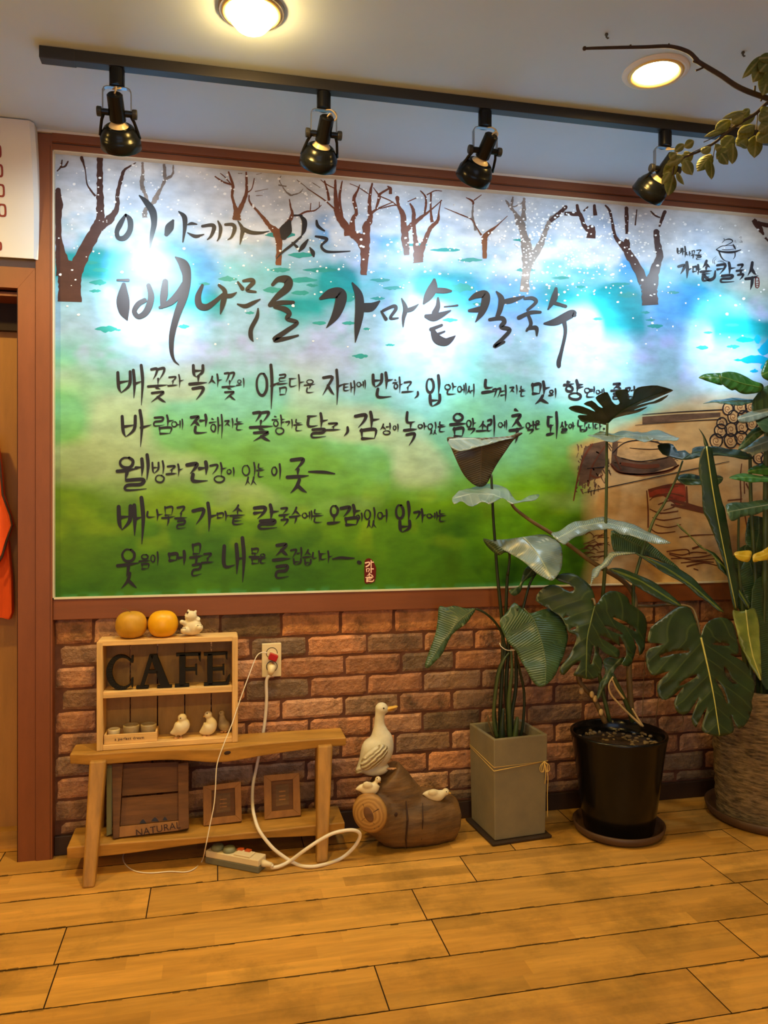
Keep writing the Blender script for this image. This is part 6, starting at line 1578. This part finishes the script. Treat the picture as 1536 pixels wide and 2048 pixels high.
stem(p2, [(*kC(440, 1230), -.24), (*kC(490, 1330), -.24), (*kC(540, 1440), -.235), (*kC(585, 1560), -.23)], (.007, .010), SG)
for q in ([(445, 1245), (415, 1300), (430, 1370), (500, 1450), (570, 1520), (645, 1590)], [(435, 1255), (470, 1330), (520, 1400)], [(580, 1470), (620, 1540), (655, 1595)]):
    stem(p2, [(*kC(*t), -.27) for t in q], (.003, .0042), M['dry'], name='dry_stalk')
for q in ([(672, 1080), (664, 1200), (655, 1400), (650, 1560)], [(772, 1320), (760, 1430), (745, 1540)], [(930, 1500), (940, 1560), (920, 1600)]):
    stem(p2, [(*kC(*t), -.24) for t in q], .0013, TK, name='aerial_root')
for x, y in ((222, 1345), (295, 1370), (318, 1400), (360, 1495)):
    part('node', MB().ball(at(*kC(x, y), -.245), (.009, .007, .013), n=10), M['dry'], p2, smooth=True)
ML, MD = LM['monst'], LM['monst_dark']
leaf(p2, kD, [(136, 430), (170, 412), (215, 410), (262, 422), (322, 443), (286, 414), (242, 398), (300, 374), (345, 408), (376, 416), (350, 388), (326, 354), (370, 326), (412, 318), (440, 372), (470, 394), (494, 380), (472, 340), (466, 306), (520, 290), (553, 290), (552, 346), (580, 350), (592, 300), (622, 274), (680, 262), (760, 260), (860, 280), (850, 300), (720, 352), (600, 402), (730, 366), (838, 322), (790, 366), (700, 392), (580, 430), (690, 412), (640, 440), (580, 458), (500, 474), (450, 484), (416, 505), (402, 530), (360, 525), (300, 520), (232, 520), (200, 490), (216, 475), (272, 472), (184, 456)],
     [(402, 520), (520, 420), (700, 330), (855, 285)], -.26, (.05, -.42, -.90), MD, fold=-.06, wave=.002, sub=2, rib=.0018, label='dark split leaf seen edge on, high above the pot')
leaf(p2, kD, [(265, 600), (330, 576), (400, 580), (480, 570), (560, 575), (650, 564), (760, 560), (850, 580), (908, 616), (890, 640), (820, 624), (740, 626), (640, 632), (560, 625), (500, 620), (420, 640), (380, 640), (320, 620)], [(900, 616), (650, 596), (400, 604), (270, 600)], -.24, (0, -.30, .95), LM['grey'], fold=-.05, wave=.006, rib=0, label='leaf seen nearly edge on, glare in its grey')
leaf(p2, kA, [(250, 1050), (330, 992), (430, 955), (560, 950), (660, 980), (732, 1048), (772, 1065), (850, 1008), (925, 998), (890, 1055), (800, 1075), (702, 1102), (640, 1056), (562, 1096), (470, 1085), (380, 1112), (330, 1080), (262, 1108)], [(705, 1095), (560, 1030), (400, 1025), (255, 1060)], -.20, (.05, -.42, .9), LM['grey'], fold=-.07, wave=.006, rib=0, label='leaf left of the tall stem, glare in its grey')
leaf(p2, kD, [(765, 660), (812, 644), (870, 660), (902, 706), (950, 708), (996, 738), (1006, 690), (1060, 670), (1130, 680), (1200, 680), (1300, 695), (1380, 722), (1442, 762), (1380, 770), (1300, 755), (1210, 745), (1160, 742), (1080, 748), (1000, 766), (930, 772), (870, 750), (800, 722)], [(935, 770), (1060, 715), (1440, 762)], -.22, (0, -.75, .66), MD, fold=-.06, wave=.004, rib=.0014, sub=2)
leaf(p2, kD, [(1048, 553), (1072, 580), (1092, 612), (1116, 670), (1100, 690), (1084, 660), (1078, 610)], [(1050, 556), (1080, 620), (1105, 685)], -.22, (-.3, -1, .1), MD, rib=0)
leaf(p2, kC, [(-70, 692), (-42, 622), (20, 586), (80, 598), (150, 640), (182, 622), (150, 588), (82, 562), (58, 532), (110, 506), (180, 510), (240, 550), (290, 600), (315, 672), (318, 730), (342, 722), (380, 670), (440, 632), (520, 640), (580, 680), (592, 720), (640, 744), (700, 790), (725, 850), (722, 930), (704, 1040), (668, 1085), (655, 1020), (610, 950), (640, 1030), (620, 1110), (582, 1165), (522, 1150), (570, 1080), (540, 1000), (500, 950), (520, 1040), (500, 1108), (430, 1090), (380, 1060), (340, 1020), (330, 1060), (372, 1120), (376, 1200), (340, 1250), (262, 1262), (200, 1240), (172, 1226), (222, 1130), (160, 1170), (112, 1230), (82, 1205), (92, 1160), (140, 1100), (182, 1020), (190, 950), (140, 930), (100, 830), (60, 790), (0, 742)],
     [(318, 738), (290, 850), (262, 980), (255, 1240)], -.32, (.05, -1, .36), ML, holes=([(392, 880), (480, 902), (540, 935), (500, 938), (420, 908)], [(150, 815), (120, 822), (105, 830), (125, 808)], [(150, 905), (180, 890), (188, 905), (160, 915)], [(365, 952), (440, 978), (525, 1030), (560, 1075), (548, 1078), (500, 1040), (430, 1000), (366, 968)], [(470, 820), (560, 850), (640, 900), (630, 912), (550, 872), (472, 835)], [(285, 1135), (300, 1060), (318, 1020), (322, 1050), (305, 1120), (292, 1160)]), fold=-.16, wave=.004, sub=2, rib=.0026, label='large dark split leaf hanging in front of the pot, left of centre')
leaf(p2, kC, [(372, 1132), (420, 1108), (470, 1118), (525, 1108), (515, 1150), (470, 1180), (430, 1250), (380, 1330), (345, 1400), (330, 1380), (350, 1290), (390, 1220)], [(500, 1115), (420, 1200), (340, 1390)], -.26, (-.2, -1, .3), LM['rubber_dark'], fold=.08, rib=0, label='small bluish leaf curling down over the pot')

# ------------------------------------------------ mixed plant in the bark textured pot
tcn = Vector((2.06, -.235, 0))
p3 = thing('potted_foliage_plant', tcn + Vector((0, 0, .009)), 'bushy plant with strap and oval leaves in a bark textured pot at the right', 'plant', 'potted plants along the brick wall')
sa2 = build('plant_saucer', MB().lathe([(0, .001), (.198, .001), (.214, .014), (.222, .040), (.215, .042), (.206, .022), (.192, .0085), (0, .0085)], c=tcn, n=64), M['saucer'], smooth=True, loc=tcn)
sa2.location = tcn; tag(sa2, 'round brown saucer under the bark textured pot', 'saucer', 'brown plant saucers')
prof = [(0, 0), (.172, 0), (.180, .006)]
for k in range(30): prof.append((.180 + .022 * (k / 29) + .0022 * math.sin(k * 2.3) + .0012 * math.sin(k * 5.1), .012 + .478 * k / 29))
prof += [(.200, .498), (.190, .50), (.186, .47), (.184, .44)]
part('pot', MB().lathe(prof, c=tcn + Vector((0, 0, .009)), n=72), M['textured_pot'], p3, smooth=True)
part('soil', MB().lathe([(.186, .45), (.1, .46), (0, .462)], c=tcn + Vector((0, 0, .009)), n=40), M['soil'], p3, smooth=True)
Y3 = -.24
base3 = [at(1500, 1350, -.22), at(1530, 1350, -.24), at(1515, 1352, -.28)]
for q, r in (([(1478, 1010, -.25), (1477, 1110, -.24), (1485, 1220, -.24), (1500, 1330, -.24), (1505, 1420, -.24)], (.004, .007)), ([(1500, 900, -.2), (1502, 1010, -.2), (1510, 1150, -.22), (1515, 1300, -.23), (1518, 1420, -.23)], (.006, .010)),
             ([(1536, 780, -.22), (1532, 900, -.22), (1530, 1100, -.23), (1526, 1300, -.24), (1524, 1420, -.24)], (.007, .014)), ([(1470, 1213, -.27), (1485, 1290, -.26), (1500, 1420, -.25)], (.006, .009)), ([(1503, 1215, -.24), (1500, 1300, -.25), (1500, 1420, -.25)], (.010, .012)),
             ([(1548, 1000, -.20), (1545, 1200, -.22), (1535, 1420, -.23)], (.008, .014)), ([(1530, 1160, -.26), (1528, 1250, -.26), (1522, 1420, -.25)], (.004, .006))):
    stem(p3, q, r, SG)
SL, SP, RB, RD, GR = LM['strap'], LM['strap_pale'], LM['rubber'], LM['rubber_dark'], LM['grey']
leaf(p3, ident, [(1403, 905), (1400, 940), (1406, 975), (1409, 1020), (1418, 1041), (1436, 1088), (1452, 1139), (1460, 1180), (1468, 1216), (1476, 1216), (1480, 1161), (1472, 1132), (1462, 1073), (1453, 1020), (1447, 1006), (1439, 969), (1430, 918), (1424, 896), (1412, 892)], [(1413, 893), (1424, 970), (1440, 1060), (1472, 1215)], -.30, (-.1, -1, .12), SL, fold=-.22, wave=.001, rib=.0022, ribmat=LM['strap_pale'], label='upright dark strap leaf with a pale midrib')
leaf(p3, kC, [(600, 372), (760, 428), (900, 470), (990, 530), (1060, 598), (1150, 700), (1225, 785), (1180, 775), (1110, 715), (1040, 672), (950, 590), (820, 520), (700, 440)], [(610, 378), (820, 480), (1000, 600), (1215, 785)], -.27, (-.1, -.9, .5), SL, fold=-.16, rib=.0016)
leaf(p3, kC, [(420, 482), (500, 480), (640, 530), (760, 590), (850, 660), (935, 752), (880, 742), (760, 692), (640, 622), (540, 562), (440, 505)], [(425, 486), (640, 570), (930, 750)], -.26, (-.1, -.9, .5), SL, fold=-.16, rib=.0016)
leaf(p3, kH, [(120, 318), (250, 428), (380, 580), (480, 652), (640, 720), (760, 860), (830, 920), (852, 1000), (962, 1180), (1122, 1420), (1082, 1480), (940, 1262), (800, 1032), (690, 932), (640, 800), (560, 712), (440, 652), (300, 502), (180, 402)], [(125, 325), (440, 620), (760, 900), (1100, 1450)], -.29, (-.2, -1, .3), SL, fold=-.14, sub=2, rib=.0014)
leaf(p3, kC, [(1295, 775), (1340, 782), (1385, 778), (1440, 758), (1462, 790), (1482, 900), (1490, 1100), (1490, 1270), (1450, 1220), (1410, 1160), (1375, 1080), (1340, 1000), (1310, 870)], [(1380, 775), (1400, 950), (1430, 1100), (1488, 1265)], -.36, (-.1, -.92, .38), SP, fold=-.14, wave=.002, rib=.002, label='yellow green striped leaf tip hanging down, glossy')
leaf(p3, kC, [(1060, 962), (1080, 910), (1130, 850), (1220, 820), (1300, 850), (1332, 930), (1352, 1050), (1330, 1085), (1280, 1085), (1390, 1140), (1452, 1230), (1472, 1300), (1440, 1420), (1452, 1460), (1410, 1560), (1340, 1612), (1310, 1560), (1285, 1500), (1300, 1590), (1290, 1640), (1200, 1665), (1130, 1652), (1080, 1622), (1090, 1550), (1110, 1450), (1060, 1560), (1040, 1602), (1010, 1540), (1030, 1460), (1060, 1380), (1000, 1480), (960, 1512), (910, 1490), (890, 1430), (910, 1380), (960, 1310), (870, 1390), (812, 1402), (780, 1340), (790, 1270), (860, 1200), (760, 1232), (720, 1200), (700, 1100), (720, 1040), (820, 1010), (720, 1000), (710, 960), (730, 890), (790, 840), (862, 782), (930, 742), (1000, 762), (1032, 850)],
     [(1064, 970), (1090, 1080), (1130, 1260), (1160, 1420), (1195, 1655)], -.42, (-.05, -1, .34), ML, holes=([(925, 1300), (960, 1262), (1035, 1228), (1028, 1250), (955, 1300)], [(1232, 1172), (1270, 1200), (1300, 1260), (1340, 1290), (1300, 1290), (1252, 1232)], [(800, 1085), (880, 1060), (980, 1060), (975, 1075), (880, 1082), (805, 1105)], [(1180, 1260), (1230, 1330), (1260, 1420), (1250, 1430), (1215, 1350), (1175, 1275)], [(1150, 1010), (1230, 1000), (1280, 1010), (1280, 1022), (1200, 1022)]), fold=-.12, wave=.003, sub=2, rib=.0032, ribmat=LM['strap_pale'], label='large split leaf with a pale midrib hanging in front of the textured pot')
leaf(p3, kG, [(700, 205), (760, 165), (860, 150), (960, 165), (1060, 220), (1170, 280), (1280, 312), (1310, 360), (1280, 430), (1180, 455), (1080, 460), (1000, 440), (930, 402), (880, 412), (800, 372), (740, 310)], [(1305, 380), (1050, 330), (710, 220)], -.26, (.05, -1, .25), RB, fold=-.1, rib=.001)
leaf(p3, kG, [(420, 236), (500, 190), (620, 174), (740, 180), (740, 240), (760, 330), (660, 322), (550, 292), (470, 260)], [(740, 250), (580, 235), (425, 236)], -.22, (.0, -1, .35), RB, fold=-.1, rib=0)
leaf(p3, kG, [(480, 592), (600, 550), (740, 520), (940, 510), (1100, 520), (1235, 546), (1140, 582), (1000, 602), (880, 606), (740, 592), (620, 576)], [(1230, 547), (880, 560), (485, 592)], -.25, (0, -.5, .86), RD, fold=-.1, rib=.001)
leaf(p3, kG, [(955, 775), (1060, 730), (1180, 680), (1400, 630), (1400, 735), (1200, 822), (1060, 845), (982, 842)], [(1400, 690), (1180, 750), (960, 800)], -.28, (0, -.8, .6), GR, fold=-.1, rib=0)
leaf(p3, kG, [(955, 1225), (1020, 1110), (1100, 1000), (1200, 920), (1410, 870), (1410, 960), (1300, 1010), (1150, 1130), (1050, 1200)], [(1410, 915), (1180, 1000), (960, 1215)], -.27, (-.2, -.9, .4), RD, fold=-.12, rib=.001)
leaf(p3, kG, [(1005, 1235), (1100, 1160), (1200, 1090), (1410, 1010), (1410, 1190), (1230, 1270), (1170, 1300), (1100, 1260)], [(1410, 1090), (1200, 1170), (1010, 1240)], -.25, (-.1, -.8, .6), GR, fold=-.1, rib=0)
leaf(p3, kG, [(1276, 180), (1310, 80), (1380, -20), (1500, 20), (1520, 160), (1420, 270), (1310, 245)], [(1500, 60), (1400, 150), (1285, 200)], -.30, (0, -1, .3), RB, fold=-.1, rib=0)
leaf(p3, kG, [(840, 1612), (900, 1562), (1010, 1545), (1180, 1560), (1400, 1592), (1400, 1655), (1200, 1662), (1030, 1645)], [(1400, 1620), (1100, 1600), (845, 1612)], -.28, (0, -.6, .8), RB, fold=-.08, rib=0)
leaf(p3, kG, [(1085, 1525), (1180, 1440), (1400, 1395), (1400, 1560), (1200, 1552)], [(1400, 1480), (1240, 1490), (1090, 1525)], -.24, (0, -.8, .6), RB, fold=-.08, rib=0)
leaf(p3, kG, [(110, 1595), (180, 1560), (330, 1550), (440, 1570), (560, 1580), (690, 1572), (755, 1610), (700, 1692), (560, 1710), (440, 1705), (250, 1692), (150, 1650)], [(110, 1610), (400, 1630), (750, 1615)], -.20, (0, -.75, .66), RD, fold=-.06, rib=0)
leaf(p3, kH, [(792, 72), (900, 30), (1100, 20), (1400, -10), (1400, 100), (1280, 162), (1180, 200), (1010, 222), (920, 272), (850, 252)], [(1400, 60), (1100, 110), (830, 160)], -.30, (0, -.85, .55), RD, fold=-.1, rib=.001, ribmat=LM['grey'])
leaf(p3, kH, [(905, 722), (1010, 690), (1135, 690), (1142, 760), (1100, 842), (960, 812)], [(908, 740), (1020, 760), (1140, 770)], -.31, (0, -1, .45), LM['yellow'], fold=-.1, rib=0, label='yellow leaf')
leaf(p3, kH, [(1158, 760), (1200, 725), (1290, 690), (1420, 620), (1420, 790), (1250, 832), (1170, 842)], [(1160, 790), (1290, 760), (1420, 700)], -.31, (0, -1, .45), LM['yellow'], fold=-.1, rib=0, label='yellow leaf')
leaf(p3, kH, [(1050, 850), (1130, 840), (1300, 870), (1420, 900), (1420, 1420), (1250, 1470), (1140, 1440), (1050, 1250), (985, 1085)], [(1120, 850), (1180, 1100), (1200, 1450)], -.22, (.1, -1, .2), LM['strel'], fold=-.12, wave=.004, rib=.0012)
leaf(p3, kH, [(1110, 240), (1280, 232), (1420, 300), (1420, 640), (1210, 700), (1130, 640), (1070, 560)], [(1240, 240), (1240, 450), (1200, 690)], -.20, (0, -1, .2), LM['strel'], fold=-.1, rib=.0012)
leaf(p3, ident, [(1505, 800), (1540, 770), (1580, 790), (1570, 850), (1530, 870), (1508, 840)], [(1510, 830), (1580, 800)], -.24, (0, -.9, .4), RD, rib=0)
leaf(p3, ident, [(1500, 1180), (1540, 1150), (1580, 1200), (1570, 1330), (1530, 1380), (1510, 1300)], [(1540, 1160), (1545, 1360)], -.30, (0, -1, .2), LM['strel'], rib=.001)
leaf(p3, ident, [(1455, 1130), (1490, 1090), (1530, 1120), (1525, 1210), (1490, 1230), (1462, 1190)], [(1490, 1095), (1490, 1225)], -.19, (.1, -1, .2), LM['strel'], rib=.001)

# ------------------------------------------------ leafy branch hanging at the upper right
br = thing('leafy_branch', tuple(at(1600, 215, -.95)), 'leafy twig branch reaching in from the right below the ceiling, one bare twig above', 'branch')
kJ = crop(1240, 80, 5.189)
def twig(pts, r, y):
    return stem(br, [(px, py, y) if not isinstance(y, (list, tuple)) else (px, py, y[i]) for i, (px, py) in enumerate(pts)], r, M['twig'], name='twig')
twig([(1169, 97), (1200, 96), (1240, 95), (1290, 94), (1340, 93), (1375, 103), (1392, 118), (1400, 126), (1440, 150), (1480, 176), (1536, 197), (1600, 216)], (.0034, .0075), -1.0)
part('twig', MB().ball(at(1169, 97, -1.0), .0055, n=8), M['twig'], br, smooth=True)
for q in ([(1400, 128), (1390, 124), (1386, 122)], [(1410, 133), (1400, 138), (1392, 141)], [(1336, 93), (1338, 88)], [(1261, 94), (1261, 90)], [(1509, 186), (1510, 172)], [(1524, 193), (1522, 202)]): twig(q, .0026, -1.0)
twig([(1600, 190), (1560, 192), (1536, 205), (1510, 228), (1480, 246), (1450, 268), (1430, 285), (1400, 302), (1375, 312), (1352, 325), (1345, 350)], (.0055, .0022), -1.0)
lb = LM['branch']
ce_ = Vector((at(1720, 100, -.95).x, -.95, CEIL - .001))
part('twig', MB().loft(smooth_path([at(1598, 214, -1.0), at(1640, 222, -.99), at(1680, 190, -.97), ce_ + Vector((-.04, -.01, -.06)), ce_], 6), .008, n=8), M['twig'], br, smooth=True)
part('twig', MB().loft(smooth_path([at(1598, 190, -1.0), at(1640, 200, -.99), at(1665, 205, -.98)], 6), .006, n=8), M['twig'], br, smooth=True)
def bleaf(bx_, by_, tx, ty, w, y=-1.0, tilt=.3, m=None):
    (ax, ay), (cx, cy) = kJ(bx_, by_), kJ(tx, ty)
    A, Bv = at(ax, ay, y), at(cx, cy, y - .0)
    d = Bv - A; ln_ = d.length
    s = (at(ax + 1, ay, y) - A).length
    n = Vector((RND.uniform(-.4, .4), -1, RND.uniform(-.1, .6))).normalized()
    n = (n - d.normalized() * n.dot(d.normalized())).normalized()
    side = d.cross(n).normalized()
    W2 = w / 5.189 * s / 2 * 1.2
    b = MB(); rows = 11; uv = []
    vs = []
    for i in range(rows):
        t = i / (rows - 1)
        ww = W2 * (math.sin(math.pi * min(1, t * .93 + .02) ** .8) ** .9) * (1 - .12 * t) + .0002
        if t > .86: ww *= max(.02, (1 - t) / .14) ** .7
        for k in (-1, -.5, 0, .5, 1):
            vs.append(A + d * t + side * (ww * k) + n * (-.25 * abs(k) * ww + .10 * ln_ * math.sin(math.pi * t) * tilt)); uv.append((t * ln_, ww * k))
    fs = [(i * 5 + k, i * 5 + k + 1, (i + 1) * 5 + k + 1, (i + 1) * 5 + k) for i in range(rows - 1) for k in range(4)]
    b.add(vs, fs)
    o = part('leaf', b, m or lb, br, smooth=True)
    ul = o.data.uv_layers.new(name='leaf')
    for lp in o.data.loops: ul.data[lp.index].uv = uv[lp.vertex_index]
    sm = o.modifiers.new('solid', 'SOLIDIFY'); sm.thickness = .0007; sm.offset = -1
for q in ((1412, 990, 1395, 1225, 130), (1385, 890, 1222, 1010, 115), (1175, 1075, 1165, 1288, 130), (945, 1250, 950, 1448, 130), (945, 1185, 802, 1365, 115), (1050, 1175, 1122, 1292, 110), (1180, 1000, 1055, 1145, 125), (1320, 1010, 1210, 1095, 110),
          (1395, 880, 1225, 960, 90), (1290, 775, 1150, 860, 90), (1310, 740, 1060, 815, 60), (1145, 830, 985, 940, 95), (1130, 920, 872, 1005, 60), (765, 1045, 668, 1118, 70), (665, 1080, 565, 1160, 62), (660, 1212, 535, 1215, 62), (650, 1222, 478, 1295, 75),
          (665, 1220, 765, 1185, 95), (680, 1250, 752, 1402, 120), (600, 1290, 445, 1395, 115), (555, 1400, 498, 1615, 115), (600, 1370, 665, 1502, 105), (520, 1370, 432, 1500, 60), (850, 1170, 945, 1105, 75), (1560, 780, 1435, 830, 110), (1560, 870, 1440, 950, 100),
          (1560, 960, 1415, 1050, 120), (1560, 700, 1480, 790, 110), (1400, 780, 1225, 880, 70), (1345, 715, 1270, 790, 60), (1130, 1130, 1000, 1235, 110), (700, 1190, 640, 1290, 90), (520, 1230, 590, 1170, 70), (1240, 1060, 1330, 1120, 80), (990, 1130, 1060, 1100, 70)):
    bleaf(*q, y=-1.0 + RND.uniform(-.04, .03))
for q in ((1480, 168, 1268, 400, 70), (1500, 215, 1378, 438, 120), (1560, 330, 1480, 575, 130), (1600, 180, 1440, 190, 80), (1560, 200, 1450, 330, 120), (1620, 260, 1540, 480, 130)): bleaf(*q, y=-1.05 + RND.uniform(-.03, .03))
for q in ([(965, 1225), (990, 1080)], [(560, 1400), (560, 1480)], [(1412, 990), (1430, 740)], [(870, 1060), (1150, 930)], [(720, 1180), (1030, 1040)]):
    twig([kJ(*t) for t in q], .0012, -1.0)
